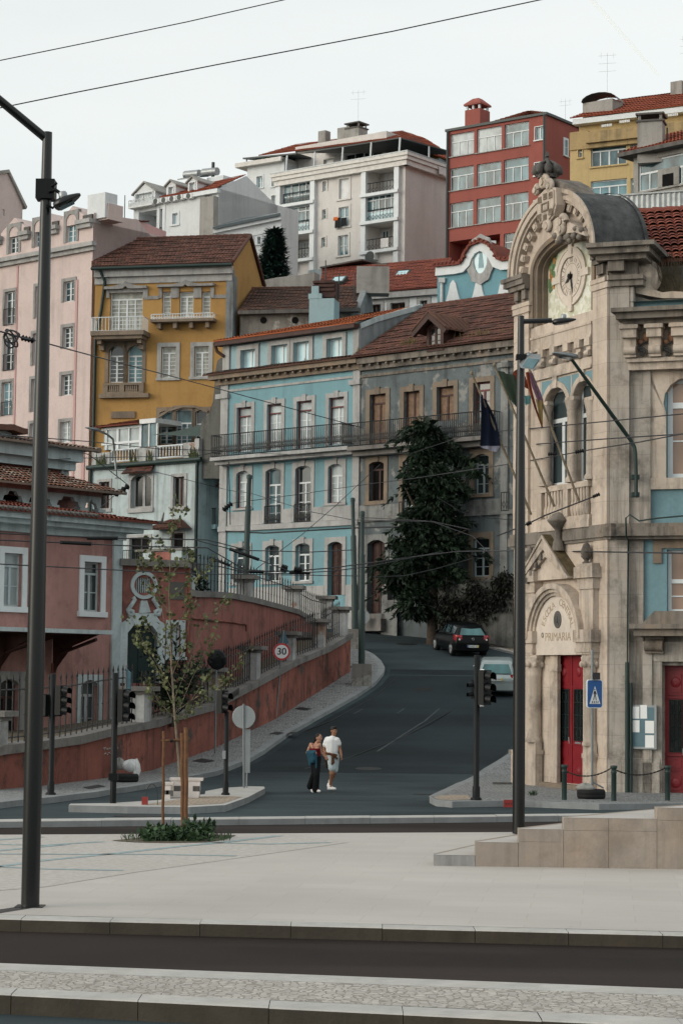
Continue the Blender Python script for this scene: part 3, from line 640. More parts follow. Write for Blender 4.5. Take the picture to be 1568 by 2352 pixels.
for x,top,hw in((455,822,82),(92,895,82),(272,858,80)):
 c0,c1=f.U(x-hw,950),f.U(x+hw,950);cm=f.U(x,950);vt=f.V(x,top);b.face([f.pt(c0,va),f.pt(c1,va),f.pt(c1,va+.35),f.pt(cm,vt),f.pt(c0,va+.35)])
 b.face([f.pt(c0,va+.35),f.pt(cm,vt),f.pt(cm,vt,-4),f.pt(c0,va+.35,-4)]);b.face([f.pt(cm,vt),f.pt(c1,va+.35),f.pt(c1,va+.35,-4),f.pt(cm,vt,-4)])
s=f.side(ue);po=[s.uv(x,y)for x,y in((585,862),(690,868),(735,888),(868,908),(968,1040))]
pl=[(0,-1),(0,po[0][1])]+po[1:]+[(po[-1][0]+.1,-1)]
b.face([s.pt(*p)for p in pl]);b.build('wall','pink_pale',r)
b=MB();f.box(b,ul,ue+.25,vc-.5,vc-.25,0,.2);f.box(b,ul,ue+.35,vc-.25,vc,0,.4)
for x0,x1 in((498,583),(318,372),(140,195),(-40,20)):
 a,c=f.U(x0,900),f.U(x1,900);f.box(b,a,c,va-.35,va-.1,0,.22);f.box(b,a,c+.08,va-.1,va+.14,-.6,.36)
b.build('cornice','stone',r)
b=MB()
for x0,x1 in((528,585),(335,375),(160,195)):a,c=f.U(x0,880),f.U(x1,880);f.box(b,a,c,va+.14,va+.42,-1.2,.1)
b.build('roof','weathered',r)
b=MB();u=f.U(483,1450);f.box(b,u-.09,u+.09,4,f.V(483,1285),.0,.05)
u=f.U(110,1400);f.box(b,u-.07,u+.07,4,vc-.6,.0,.05);zf('DD');u=f.U(525,1000);f.box(b,u-.12,u+.12,2,f.V(525,945),0,.06);b.build('pipe_band','pink_band',r)
zf('A');p=s.pt(po[1][0]-.6,0);z0=s.V(640,868);z1=s.V(640,742);chim(r,(p.x,p.y,z0-.4),1.5,1.0,z1-z0+.3,'white_wall',False,yaw=-.7)
p=s.pt(po[2][0]-.9,0,.1);chim(r,(p.x,p.y,z0-.5),1.5,1.2,s.V(690,800)-z0+.2,'pink_pale',False,yaw=-.7)
b=MB();f2=Face(268,131.5,310,131);u0,u1=f2.U(733,950),f2.U(852,950);f2.box(b,u0,u1,15,f2.V(790,908),-4,0);o=b.build('rear_block','pink_band',r)
b=MB();tiles(b,f2.pt(u0-.2,f2.V(740,905),.3),f2.pt(u1+.2,f2.V(850,925),.3),f2.pt(u1,f2.V(840,880),-2),f2.pt(u0,f2.V(760,880),-2));b.build('roof','tile_mid',o)
b=MB();zf('A');pp=f2.pt(f2.U(805,1000),0,.5);b.tube([Vector((pp.x,pp.y,f2.V(805,1050))),Vector((pp.x,pp.y,f2.V(805,765)))],.03,5);b.build('antenna','gutter',r)
f=Face(305,155,502,150);r=root_at(f,'dormer_house','white house with three gabled dormers and a row of air conditioners','house',4,18)
ul,ue=f.U(840,850),f.U(1372,800);vt=f.V(1200,742)
window(f,r,1100,902,34,70,2,1,'glass_bright',sur=.15,smat='white_paint');window(f,r,1308,757,34,22,2,1,'glass_mid',sur=.05,sill=0)
hl=(f.U(868,900),f.U(1028,900),f.V(950,1000),f.V(950,850),1.8);f.holes.append(hl)
b=MB();f.wall(b,ul,ue,15,vt);f.body(b,ul,ue,15,vt,9);f.quad(b,hl[0],hl[1],hl[2],hl[3],-1.8);s=f.side(ue)
po=[s.uv(x,y)for x,y in((1372,712),(1545,632))];zf('B');po+=[s.uv(x,y)for x,y in((250,590),(330,668))];b.face([s.pt(0,15)]+[s.pt(*p)for p in po]+[s.pt(po[-1][0]+.05,15)]);zf('A')
b.build('wall','white_wall',r)
b=MB()
for x in(865,995,1030):u=f.U(x,900);f.box(b,u-.13,u+.13,hl[2]-.6,hl[3]+.25,-.3,.05)
f.box(b,ul-.2,ue+.1,vt-.35,vt-.05,0,.3);b.build('post','white_paint',r)
f2=f.off(-1.78);u0,u1,v0,v1=f2.rect(908,945,36,80);window(f2,r,0,0,0,0,2,2,'glass_bright',sur=.1,sill=0,rr=(u0,u1,v0,v1),rec=-.08)
b=MB();railing(f,b,hl[0],hl[1],hl[2],f.V(960,965),.0,.16,.016);b.build('railing','iron',r)
rd=po[1];e0,e1=f.pt(f.U(1015,715),vt+.05,.25),f.pt(ue+.1,vt+.05,.25);k1=s.pt(rd[0],rd[1]+.1);k0=f.pt(f.U(1050,690),rd[1]-.1,-rd[0]);b=MB();tiles(b,e0,e1,k1,k0);b.build('roof','tile_red',r)
def gable_dormer(x0,x1,yb,ye,ya,wx,wy,ww,wh,dep,w=.05,big=False):
 g=f.off(w);a,c=g.U(x0,ye),g.U(x1,ye);m_=(a+c)/2;v0,v1,v2=g.V((x0+x1)/2,yb),g.V((x0+x1)/2,ye),g.V((x0+x1)/2,ya)
 g.holes=[];d=thing_part('dormer',r)
 wo=window(g,r,wx,wy,ww,wh,2 if not big else 3,1 if big else 2,'glass_bright' if not big else 'glass_curtain',sur=.06,smat='white_paint',sill=0)
 b=MB();g.wall(b,a,c,v0,v1);b.face([g.pt(a,v1),g.pt(c,v1),g.pt(m_,v2)]);b.face([g.pt(c,v0),g.pt(c,v0,-dep),g.pt(c,v1,-dep),g.pt(c,v1)]);b.face([g.pt(a,v0),g.pt(a,v1),g.pt(a,v1,-dep),g.pt(a,v0,-dep)])
 o=b.build('dormer','white_wall',r);b=MB()
 for p,q in((a-.15,m_),(m_,c+.15)):
  vv=(v1-.05,v2+.06)if p<q and p<m_-.01 and q<=m_+.01 else(v2+.06,v1-.05)
  A=[g.pt(p,vv[0],.15),g.pt(q,vv[1],.15),g.pt(q,vv[1],-dep),g.pt(p,vv[0],-dep)];b.hexa([x+Vector((0,0,.1))for x in A]+A)
 b.build('dormer_roof','concrete',o)
def thing_part(n,p):return None
gable_dormer(842,975,822,742,680,905,780,105,78,4.5,.1,True);gable_dormer(1045,1103,752,695,668,1074,724,30,42,2.6);gable_dormer(1180,1238,728,672,645,1207,700,32,50,2.6)
b=MB();railing(f,b,f.U(838,800),f.U(985,800),f.V(910,825),f.V(910,785),.5,.15,.016,ret=.5);f.box(b,f.U(838,800),f.U(985,800),f.V(910,835),f.V(910,825),0,.55);b.build('balcony','white_plastic',r)
for i,(x,y)in enumerate(((1000,797),(1050,789),(1101,781),(1148,772),(1206,764))):
 a=MB();u0,u1,v0,v1=f.rect(x,y,36,30);f.box(a,u0,u1,v0,v1,.02,.35);o=a.build('air_conditioner','white_plastic',r);a=MB();c=f.pt(u0+(u1-u0)*.38,(v0+v1)/2,.355);a.lathe(c,[(.2,0),(.2,.01)],14,axis=f.n);a.build('fan_grille','gutter',o)
b=MB();u0,u1=f.U(1283,870),f.U(1368,870);f.box(b,u0,u1,15,f.V(1325,772),.02,.5);b.build('buttress','concrete',r)
g=f.off(-4.5);b=MB()
for x0,x1,y in((1162,1252,622),(1276,1364,608)):b.tube([g.pt(g.U(x0,y),g.V(x0,y+5)),g.pt(g.U(x1,y),g.V(x1,y-4))],.3,10)
o=b.build('water_tank','grey_metal',r);b=MB();A=[g.pt(g.U(1170,640),g.V(1170,668),1),g.pt(g.U(1310,640),g.V(1310,650),1),g.pt(g.U(1310,640),g.V(1310,630),0),g.pt(g.U(1170,640),g.V(1170,640),0)];b.hexa(A+[p-Vector((0,0,.1))for p in A]);b.build('solar_panel','solar',o)
b=MB();u=g.U(1337,590);b.tube([g.pt(u,g.V(1337,660)),g.pt(u,g.V(1337,548))],.12,8);g.box(b,g.U(1310,650),g.U(1412,650),g.V(1360,690),g.V(1360,640),-1,.2,1);b.build('chimney',['gutter','white_wall'],r)
f=Face(465,143.5,650,143);zf('B');r=root_at(f,'low_white_house','low white house with a dark panelled roof below the white gable','house',3,18)
for x,y,w_,h_ in((162,888,20,52),(214,882,22,48)):window(f,r,x,y,w_,h_,1,2,'glass_mid',sur=.08,smat='white_paint',sill=.06)
b=MB();ul,ue=f.U(-70,800),f.U(352,760);va_,vb_=f.V(-70,808),f.V(352,720);f.wall(b,ul,ue,14,va_);b.face([f.pt(ul,va_),f.pt(ue,va_),f.pt(ue,vb_)]);f.body(b,ul,ue,14,va_,5);b.build('wall','white_wall',r)
b=MB();g=f.off(-4);A=[f.pt(ul,va_+.05,.4),f.pt(ue,vb_+.05,.4),g.pt(g.U(352,712),g.V(352,704)),g.pt(g.U(100,760),g.V(100,742))];b.face(A);b.face([p-Vector((0,0,.18))for p in A][::-1]);b.face([A[0],A[0]-Vector((0,0,.18)),A[1]-Vector((0,0,.18)),A[1]]);b.build('roof','solar',r)
b=MB();f.ring(b,[(ul,va_-.1),(ue,vb_-.1)],[(ul,va_-.35),(ue,vb_-.35)],0,.25);f.ring(b,[(ul,va_-.9),(ue,vb_-.9)],[(ul,va_-1.05),(ue,vb_-1.05)],0,.06);b.build('cornice','white_paint',r)
f=Face(643,167,919.5,160);zf('B');r=root_at(f,'apartment_block','big white apartment block with corner loggias and a roof terrace','apartment block',6,22)
ul,ue=f.U(350,700),f.U(1128,600);vt=f.V(720,428);vb=20
bays=[]
lb,rb=(f.U(368,700),f.U(552,700)),(f.U(888,700),f.U(1080,700))
L_=[(f.V(460,645),f.V(460,487)),(f.V(460,830),f.V(460,668)),(f.V(460,1000),f.V(460,850))]
R_2=[(f.V(980,578),f.V(980,425)),(f.V(980,752),f.V(980,590)),(f.V(980,938),f.V(980,770))]
for(a,c),S_ in((lb,L_),(rb,R_2)):
 for lo,hi in S_:f.holes.append((a,c,lo,hi,1.7));bays.append((a,c,lo,hi))
for x,y,w_,h_ in((625,542,24,60),(622,718,24,60),(618,893,24,60),(865,505,15,60),(862,685,15,60),(858,860,15,60)):window(f,r,x,y,w_,h_,1,2,'glass_mid',sur=.12,smat='cream_wall',sill=0,rec=.12)
window(f,r,747,557,62,126,1,1,'white_plastic',sur=.18,smat='cream_wall',rec=.12);window(f,r,745,733,62,122,2,2,'glass_sky',sur=.18,smat='cream_wall',rec=.12);window(f,r,741,912,62,126,2,2,'glass_mid',sur=.18,smat='cream_wall',rec=.12)
b=MB();f.wall(b,ul,ue,vb,vt);f.body(b,ul,ue,vb,vt,9)
for a,c,lo,hi in bays:f.quad(b,a,c,lo,hi,-1.7)
b.build('wall','cream_wall',r)
s=f.side(ue);s.holes=[]
b=MB();u0,u1=6.6,12;s.box(b,u0,u1,vb,vt-.6,-6,-.6);b.build('rear_wing','cream_wall',r)
b=MB()
for a,c in(lb,rb):
 for lo,hi in(L_ if a==lb[0]else R_2):f.box(b,a-.35,c+.35,lo-.3,lo-.06,0,.5)
for x in(345,560,880,1086):u=f.U(x,700);f.box(b,u-.22,u+.22,vb,vt,0,.32)
b.build('loggia_frame','white_paint',r)
b=MB();f.box(b,ul-.5,ue+.55,vt-.3,vt,-9.2,.55);f.box(b,ul-.4,ue+.4,vt-.7,vt-.3,-.02,.42);s.box(b,-.4,9,vt-.7,vt-.3,-.02,.42);f.box(b,ul-.6,ue+.65,vt,vt+.25,-9.3,.65);b.build('cornice','fascia',r)
b=MB();f.box(b,ul-.62,ue+.67,vt+.25,vt+.34,-9.32,.67);b.build('flashing','pole_galv',r)
def glaze(a,c,lo,hi,n,panel,lowm):
 b=MB();B=lambda*t:f.box(b,*t);vm=lo+(hi-lo)*panel;vq=hi-(hi-lo)*.2
 for k in range(n+1):u=a+(c-a)*k/n;B(u-.04,u+.04,vm,hi,-.12,-.02)
 for vv in(vm,vq,hi-.05):B(a,c,vv-.04,vv+.04,-.115,-.025)
 o=b.build('window','white_paint',r);g=MB();f.quad(g,a,c,vm,hi,-.07);g.build('pane','glass_mid',o);g=MB();f.box(g,a,c,lo,vm-.04,-.1,-.04);g.build('panel',lowm,o)
glaze(*bays[0],4,.3,'glass_mid');glaze(*bays[1],4,.33,'glass_bright');glaze(*bays[4],5,.36,'glass_bright')
b=MB()
for k in(0,1,2,3,4,5):
 a,c,lo,hi=bays[k];railing(f,b,a,c,lo,lo+(hi-lo)*.42,.06,.3,.02,diag=True)
b.build('railing','iron',r)
f2=f.off(-1.68);f2.holes=[]
window(f2,r,503,940,56,92,3,2,'glass_sky',sur=.1,smat='cream_wall',sill=0,rec=-.08);window(f2,r,1028,512,56,105,1,1,'white_plastic',sur=.1,smat='cream_wall',sill=0,rec=-.08);window(f2,r,1010,845,40,50,2,1,'glass_sky',sur=.08,smat='cream_wall',sill=0,rec=-.08)
for x,y in((425,1052),(937,988)):
 a=MB();u0,u1,v0,v1=f.rect(x,y,50,40);f.box(a,u0,u1,v0,v1,.02,.5);o=a.build('air_conditioner','white_plastic',r);a=MB();a.lathe(f.pt(u0+(u1-u0)*.4,(v0+v1)/2,.505),[(.42,0),(.42,.01)],14,axis=f.n);a.build('fan_grille','gutter',o)
g=f.off(-3.5);p0,p1=g.U(440,370),g.U(1010,330);g.holes=[];vt2=g.V(720,300)
window(g,r,868,346,225,46,4,1,'glass_dark','white_paint',sur=0,sill=0,rec=.1);window(g,r,650,390,60,40,1,1,'white_plastic',sur=.1,smat='cream_wall',sill=0)
b=MB();g.wall(b,p0,p1,vt-.2,vt2+.7);g.body(b,p0,p1,vt-.2,vt2+.7,6);b.build('roof_storey','cream_wall',r)
b=MB();pts=[f.pt(f.U(455,330),f.V(455,335),-.2),f.pt(f.U(1085,240),f.V(1085,237),-.2),f.pt(f.U(1085,240)+1.2,f.V(1085,237)-.1,-7),f.pt(f.U(455,330),f.V(455,335)+1.0,-4.2)]
b.hexa([p+Vector((0,0,.08))for p in pts]+pts);b.build('canopy','gutter',r)
b=MB()
for x,y0,y1 in((376,345,425),(551,322,405),(726,293,385),(904,262,352),(1084,232,325)):u=f.U(x,y1);b.tube([f.pt(u,vt,-.1),f.pt(u,f.V(x,y0),-.25)],.07,6)
for k in(3.2,6):b.tube([s.pt(k,vt,-.1),s.pt(k,f.V(1085,237)-.1,-.1)],.07,6)
b.build('canopy_post','white_paint',r)
h=f.off(-7);b=MB();tiles(b,g.pt(g.U(225,345),g.V(225,352),.3),g.pt(g.U(1050,240),g.V(1050,245),.3),h.pt(h.U(1110,190),h.V(1110,192)),h.pt(h.U(450,275),h.V(450,278)));
tiles(b,g.pt(g.U(1050,240),g.V(1050,245),.3),s.pt(10.5,s.V(1280,300),-1),h.pt(h.U(1185,215),h.V(1185,217),-1.5),h.pt(h.U(1110,190),h.V(1110,192)));b.build('roof','tile_red',r)
for x,y0,y1,w_,cp in((549,212,300,.75,False),(694,193,275,1.2,False),(752,200,285,1.3,True)):
 p=g.pt(g.U(x,y1),0,-1.5);q2=g.off(-1.5);chim(r,(p.x,p.y,q2.V(x,y1)-.6),w_,w_*.9,q2.V(x,y0)-q2.V(x,y1)+.6,'concrete',cp,yaw=-.65)
p=g.pt(g.U(762,170),g.V(762,180),-1.5);antenna(r,p,3.4,2,1.2)
f2=Face(566,171,648,169);f2.holes=[]
for x,y,w_,h_,c in((218,515,38,72,2),(320,505,52,72,2),(322,630,60,68,3)):window(f2,r,x,y,w_,h_,c,2,'glass_sky',sur=.1,smat='white_paint',sill=.08)
b=MB();a,c,v=f2.U(140,450),f2.U(372,430),f2.V(240,408);f2.wall(b,a,c,vb,v);f2.body(b,a,c,vb,v,6);b.build('left_wing','white_wall',r)
b=MB();f2.box(b,a-.9,c,v,v+.35,-3,.5);b.build('terrace_parapet','fascia',r)
f3=f2.off(-1.5);b=MB();f3.quad(b,f3.U(150,390),f3.U(440,360),v+.3,f3.V(300,362));b.build('terrace_glazing','glass_mid',r)
b=MB();A=[f2.pt(f2.U(125,375),f2.V(125,376),.3),f2.pt(f2.U(460,335),f2.V(460,345),.3),f2.pt(f2.U(460,335),f2.V(460,335),-4),f2.pt(f2.U(235,340),f2.V(235,342),-4)];b.hexa([p+Vector((0,0,.12))for p in A]+A)
for x in(145,200,290,375):u=f2.U(x,390);b.tube([f2.pt(u,v,.2),f2.pt(u,f2.V(x,372),.2)],.05,5)
b.build('terrace_roof','gutter',r)
for k in range(3):
 pass
def cloth(name,fc,x0,x1,y0,y1,w,mat,label,cat,grp=None,par=None):
 u0,u1,v0,v1=fc.rect((x0+x1)/2,(y0+y1)/2,x1-x0,y1-y0);b=MB();rows=[]
 for i in range(7):rows.append([fc.pt(u0+(u1-u0)*j/8,v1+(v0-v1)*i/6,w+.05*sin(j*1.7+i*.4)*(i/6))for j in range(9)])
 b.grid(rows);return b.build(name,mat,par,label,cat,grp)
plain('cloth_black',(.015,.016,.018),.9);plain('cloth_orange',(.6,.14,.03),.9);plain('cloth_white',(.6,.58,.57),.9)
cloth('hung_laundry',f,702,738,742,805,.25,'cloth_black','black garment with a long sleeve hanging below the middle window of the white block','laundry');cloth('hung_laundry',f,742,774,742,792,.25,'cloth_black','short black garment hanging to the right of the long sleeved one','laundry')
cloth('hung_laundry',f,695,722,738,760,.3,'cloth_orange','orange cloth hanging on the window line of the white block','laundry');cloth('hung_laundry',f,982,1030,868,926,.14,'cloth_white','pale sheet hanging over the lowest right balcony of the white block','laundry')
cloth('flag',f.side(ue).off(.4),1325,1378,425,472,.2,'cloth_white','small pale flag at the right end of the white block','flag')
f=Face(880,172,1030,168);r=root_at(f,'rear_house','ochre house end showing between the white block and the red block','house',4,30);b=MB();zf('B');u0,u1=f.U(1120,300),f.U(1400,330)
b.face([f.pt(u0,25),f.pt(u1,25),f.pt(u1,f.V(1395,355)),f.pt(f.U(1290,285),f.V(1290,282)),f.pt(f.U(1180,225),f.V(1180,222)),f.pt(u0,f.V(1120,235))]);b.build('wall','ochre',r)
b=MB();f.box(b,f.U(1275,400),u1,25,f.V(1340,395),.05,1.2);b.build('lower_wall','grey_wall',r);b=MB();b.tube([f.pt(f.U(1280,300),25,.1),f.pt(f.U(1280,300),f.V(1280,290),.1)],.09,6);b.tube([f.pt(f.U(1180,222),f.V(1180,222),.1),f.pt(f.U(1290,282),f.V(1290,282),.1),f.pt(u1,f.V(1395,352),.1)],.1,5);b.build('gutter_pipe','pole_galv',r)
f=Face(1028,154.9,1250,150);zf('C');r=root_at(f,'red_block','brick red apartment block with wide white framed windows and a red chimney','apartment block',4,22)
ul,ue,vt=f.U(90,700),f.U(705,600),f.V(400,382)
for x,y,w_,h_ in((182,511,149,142),(352,482,155,150),(524,453,153,150),(180,726,150,142),(350,699,154,142),(521,672,154,145),(178,952,147,155),(348,926,152,158),(520,902,154,165),(519,1140,152,150)):
 window(f,r,x,y,w_,h_,3,1,'glass_mid' if(x+y)%3 else 'glass_sky','white_paint',sur=0,sill=.06,rec=.14,transom=.36,fw=.06)
for x,y,h_ in((667,444,82),(664,668,80),(660,905,80)):window(f,r,x,y,54,h_,2,1,'glass_sky',sur=.05,smat='white_paint',sill=.08,rec=.1)
dk=[f.rect(175,1180,145,130),f.rect(345,1150,148,130)]
for q in dk:f.holes.append((*q,1.6))
b=MB();f.wall(b,ul,ue,20,vt);f.body(b,ul,ue,20,vt,8.3)
for q in dk:f.quad(b,*q,-1.6)
s=f.side(ue);s.box(b,8.3,11.5,20,vt-1.2,-5,-.35);b.build('wall','red_block',r)
b=MB();f.box(b,ul-.15,ue+.15,vt,vt+.18,-8.4,.15);b.build('coping','gutter',r)
b=MB()
for x in(96,702):u=f.U(x,600);b.tube([f.pt(u,20,.12),f.pt(u,vt,.12)],.09,6)
b.build('downpipe','gutter',r)
b=MB();tiles(b,f.pt(f.U(330,390),vt+.2,-.2),f.pt(ue,vt+.2,-.2),f.off(-4).pt(f.off(-4).U(610,308),f.off(-4).V(600,306)),f.off(-4).pt(f.off(-4).U(590,308),f.off(-4).V(590,306)));tiles(b,f.pt(ue,vt+.2,-.2),f.pt(ue,vt+.2,-8),f.off(-4).pt(f.off(-4).U(610,308)+.1,f.off(-4).V(600,306),-1),f.off(-4).pt(f.off(-4).U(610,308),f.off(-4).V(600,306)));b.build('roof','tile_red',r)
g=f.off(-1);p=g.pt(g.U(278,350),0,0);z0,z1,z2,z3=vt-.2,g.V(278,305),g.V(278,278),g.V(278,230);w_=g.U(325,350)-g.U(231,350);yw=math.atan2(f.u.y,f.u.x)
o=chim(r,(p.x,p.y,z0),w_,w_,z1-z0,'red_block',False,yaw=yw);b=MB()
for sx in(-1,0,1):
 for sy in(-1,1):q=p+f.u*sx*w_*.4+f.n*sy*w_*.4;b.tube([Vector((q.x,q.y,z1)),Vector((q.x,q.y,z2))],.1,6,1)
q=[p+f.u*sx*w_*.56+f.n*sy*w_*.56 for sx,sy in((-1,1),(1,1),(1,-1),(-1,-1))];t_=[p+f.u*sx*w_*.2+f.n*sy*w_*.2 for sx,sy in((-1,1),(1,1),(1,-1),(-1,-1))]
b.hexa([Vector((a.x,a.y,z2))for a in q]+[Vector((a.x,a.y,z2+.12))for a in q]);b.hexa([Vector((a.x,a.y,z2+.12))for a in q]+[Vector((a.x,a.y,z3))for a in t_]);b.build('chimney_cap',['red_block','white_paint'],o)
antenna(r,s.pt(3.5,vt,-.5),1.9,2,.9);b=MB();c=s.pt(6.2,vt+.9,-.4);b.lathe(c,[(.02,.12),(.3,.06),(.5,0)],14,axis=f.n+Vector((0,0,.4)));b.tube([c,c-Vector((0,0,.9))],.04,5);b.build('satellite_dish','white_plastic',r)
s.holes=[];window(s,r,831,535,22,105,1,2,'glass_mid',sur=.1,smat='white_paint',sill=.05,rec=-.06)
f=Face(1310,140,1568,136.5);zf('C');r=root_at(f,'yellow_block','yellow apartment block with a stained roof parapet at the upper right','apartment block',4,20)
ul,ue=f.U(858,700),f.U(1800,600);vt=f.V(1130,500)
for x,y,w_,h_,c,tr in((922,566,25,60,1,.4),(922,798,25,60,1,0),(1100,568,222,155,4,.38),(1310,520,150,130,3,.35),(1101,800,228,130,4,.3),(1310,775,145,110,3,.3)):window(f,r,x,y,w_,h_,c,1,'glass_sky' if w_>100 else 'glass_mid',sur=0 if w_>100 else .06,sill=.1,smat='yellow_block',transom=tr,rec=.14)
window(f,r,1432,466,120,42,2,1,'glass_mid',sur=0,sill=0)
b=MB();f.wall(b,ul,ue,18,vt);f.body(b,ul,ue,18,vt,9);b.build('wall','yellow_block',r)
b=MB();f.box(b,ul,f.U(975,480),vt-.25,f.V(900,437),-5,.1);f.box(b,f.U(975,480),ue,vt,f.V(1130,432),-1,.55);f.box(b,f.U(975,480)-.1,ue,vt-.3,vt,-.02,.3);b.build('parapet','yellow_dirty',r)
g=f.off(-2.2);b=MB();g.box(b,g.U(915,400),ue,vt-1,g.V(1130,352),-6,0);b.build('upper_storey','yellow_block',r)
b=MB();e0,e1=g.pt(g.U(880,370),g.V(890,362),.7),g.pt(ue,g.V(890,362),.7);g.box(b,g.U(895,370),ue,g.V(890,362)-.45,g.V(890,362)-.1,0,.62);b.build('eave','white_paint',r)
h=g.off(-4);b=MB();tiles(b,e0,e1,h.pt(ue,h.V(1200,235)),h.pt(h.U(1135,235),h.V(1200,235)));b.build('roof','tile_red',r)
h=g.off(-6);b=MB();u=h.U(1090,260);h.box(b,u,ue,h.V(1200,290),h.V(1200,245),-4,0);o=b.build('top_storey','white_wall',r);b=MB();tiles(b,h.pt(u-.2,h.V(1110,255),.4),h.pt(ue,h.V(1110,255),.4),h.off(-3).pt(ue,h.off(-3).V(1400,205)),h.off(-3).pt(u+1.5,h.off(-3).V(1400,205)));b.build('roof','tile_red',o)
b=MB()
for x,y in((1085,392),(1198,366),(1500,325),(1345,350)):
 u0,u1,v0,v1=f.off(-1).rect(x,y,66,16);n=6
 for k in range(n):f.box(b,u0+(u1-u0)*k/n,u0+(u1-u0)*(k+.7)/n,v0,v1,-1.2,-1.1)
b.build('terrace_grille','white_plastic',r)
p=g.pt(g.U(1030,290),0,-1);z0,z1=g.V(1030,335),g.V(1030,232);o=chim(r,(p.x,p.y,z0-.6),2.3,1.4,z1-z0+.6,'concrete',False,yaw=yw);b=MB();b.grid([[p+f.u*(-1.25*cos(pi*k/8))+f.n*e+Vector((0,0,z1+.55*sin(pi*k/8)))for k in range(9)]for e in(-.8,.8)]);b.build('chimney_cowl','gutter',o)
antenna(r,p+Vector((.3,0,z1)),3.4,3,1.2);p=g.pt(g.U(1418,200),0,-4);h=g.off(-4);chim(r,(p.x,p.y,h.V(1418,225)),.85,.8,h.V(1418,140)-h.V(1418,225),'concrete',False,yaw=yw);antenna(r,p+Vector((.6,0,h.V(1418,130))),3.0,3,1.0)
f=Face(1450,116,1568,113.6);r=root_at(f,'beige_house','beige house with a wide white window above the school roof','house',2,14)
ul,ue,vt=f.U(1256,700),f.U(1750,650),f.V(1400,568)
window(f,r,1452,685,335,195,5,1,'glass_sky',sur=0,sill=.1,smat='concrete',transom=.42,rec=.12,fw=.09)
b=MB();f.wall(b,ul,ue,8,vt);f.body(b,ul,ue,8,vt,7);b.build('wall','concrete',r)
b=MB();u0,u1,v0,v1=f.rect(1472,716,132,112);f.box(b,u0,u1,v0,v1,-.12,-.03,0);f.box(b,u0+.3,u1-.35,v0,v1-.32,-.12,-.025,1);b.build('window_opening',['concrete','black_void'],r)
b=MB();f.box(b,ul-.6,ue,vt,vt+.22,-2,.7);b.build('eave','weathered',r);h=f.off(-4);b=MB();tiles(b,f.pt(ul-.5,vt+.25,.6),f.pt(ue,vt+.25,.6),h.pt(ue,h.V(1480,445)),h.pt(h.U(1480,445),h.V(1480,445)));b.build('roof','tile_red',r)
g=f.off(.3);p=g.pt(g.U(1326,450),0,-.6);chim(r,(p.x,p.y,vt-.5),1.35,1.1,g.V(1326,372)-vt+.5,'concrete',True,yaw=-.3);b=MB();q=p+Vector((.8,-.4,0));b.tube([Vector((q.x,q.y,vt)),Vector((q.x,q.y,g.V(1360,400)))],.05,5);b.build('pipe','gutter',r)
f=Face(1375,106,1568,104.5);b=MB();v0,v1=12,f.V(1300,830);ul,ue=f.U(1040,860),f.U(1800,850);n=int((ue-ul)/.13);rows=[[f.pt(ul+(ue-ul)*k/n,v,.05*(k%2))for k in range(n+1)]for v in(v0,v1)];b.grid(rows,sm=False);f.box(b,ul,ue,v1,v1+.08,-.05,.1)
b.build('sheet_fence','corrugated',None,'pale grey corrugated sheet wall between the school roof and the beige house','wall')
f=Face(216,125.0,538,123.2);zf('A');r=root_at(f,'ochre_house','ochre yellow house with white lattice windows, twin arches and a dark tiled roof','house',4,6)
ul,ue=f.U(598,1300),f.U(1458,1260);vt=f.V(1000,1225)
zf('DD')
window(f,r,793,80,205,255,4,8,'glass_lace',sur=.0,sill=0,transom=.17,rec=.18);
for x,w_ in((1045,54),(1170,88),(1293,54)):window(f,r,x,27,w_,160,2 if w_>60 else 1,5,'glass_lace',sur=0,sill=0,transom=.2,rec=.16)
for x in(729,846):window(f,r,x,402,94,232,2,6,'glass_mid',arch=f.U(775,400)-f.U(729,400)-.02,sur=.22,smat='stone_warm',sill=0,transom=.28,rec=.2)
window(f,r,1058,391,92,194,2,6,'glass_lace',sur=.24,smat='stone',sill=.16,transom=.2);window(f,r,1265,386,90,190,2,6,'glass_lace',sur=.24,smat='stone',sill=.16,transom=.2)
for x,w_,y0,ar in((1043,82,695,.12),(1154,102,684,.16),(1262,76,692,.12)):window(f,r,x,(y0+905)/2,w_,905-y0,2 if w_<100 else 3,5,'glass_mid',arch=ar,sur=.2,smat='stone_warm',sill=0,transom=.4)
b=MB();f.wall(b,ul,ue,2,vt);f.body(b,ul,ue,2,vt,6.3);s=f.side(ue);s.holes=[]
zf('B');pk=s.uv(148,862);rr_=s.uv(232,1172);s_pts=[(0,vt),(0,vt+.35),pk,(rr_[0],rr_[1]),(rr_[0],vt)];s_pts=[(0,2),(0,vt+.3),pk,rr_,(rr_[0],2)];b.face([s.pt(p[0],p[1],.03)for p in s_pts]);b.build('wall','ochre',r)
zf('A');e0=f.pt(f.U(590,1232),vt+.25,.45);e1=f.pt(ue+.15,vt+.25,.45);k1=s.pt(pk[0],pk[1]+.12,.12);k0=f.pt(ul-1.5,pk[1]+.12,-pk[0]);b=MB();tiles(b,e0,e1,k1,k0);ridge(b,k0,k1,.14);rr2=s.pt(rr_[0]+.2,rr_[1]+.1,.12);tiles(b,f.pt(ue+.12,rr_[1]+.1,-rr_[0]-.2),f.pt(ul-1.5,rr_[1]+.1,-rr_[0]-.2),k0,k1)
b.tube([e1+Vector((0,0,.05)),k1,rr2],.11,6);b.build('roof','tile_old',r)
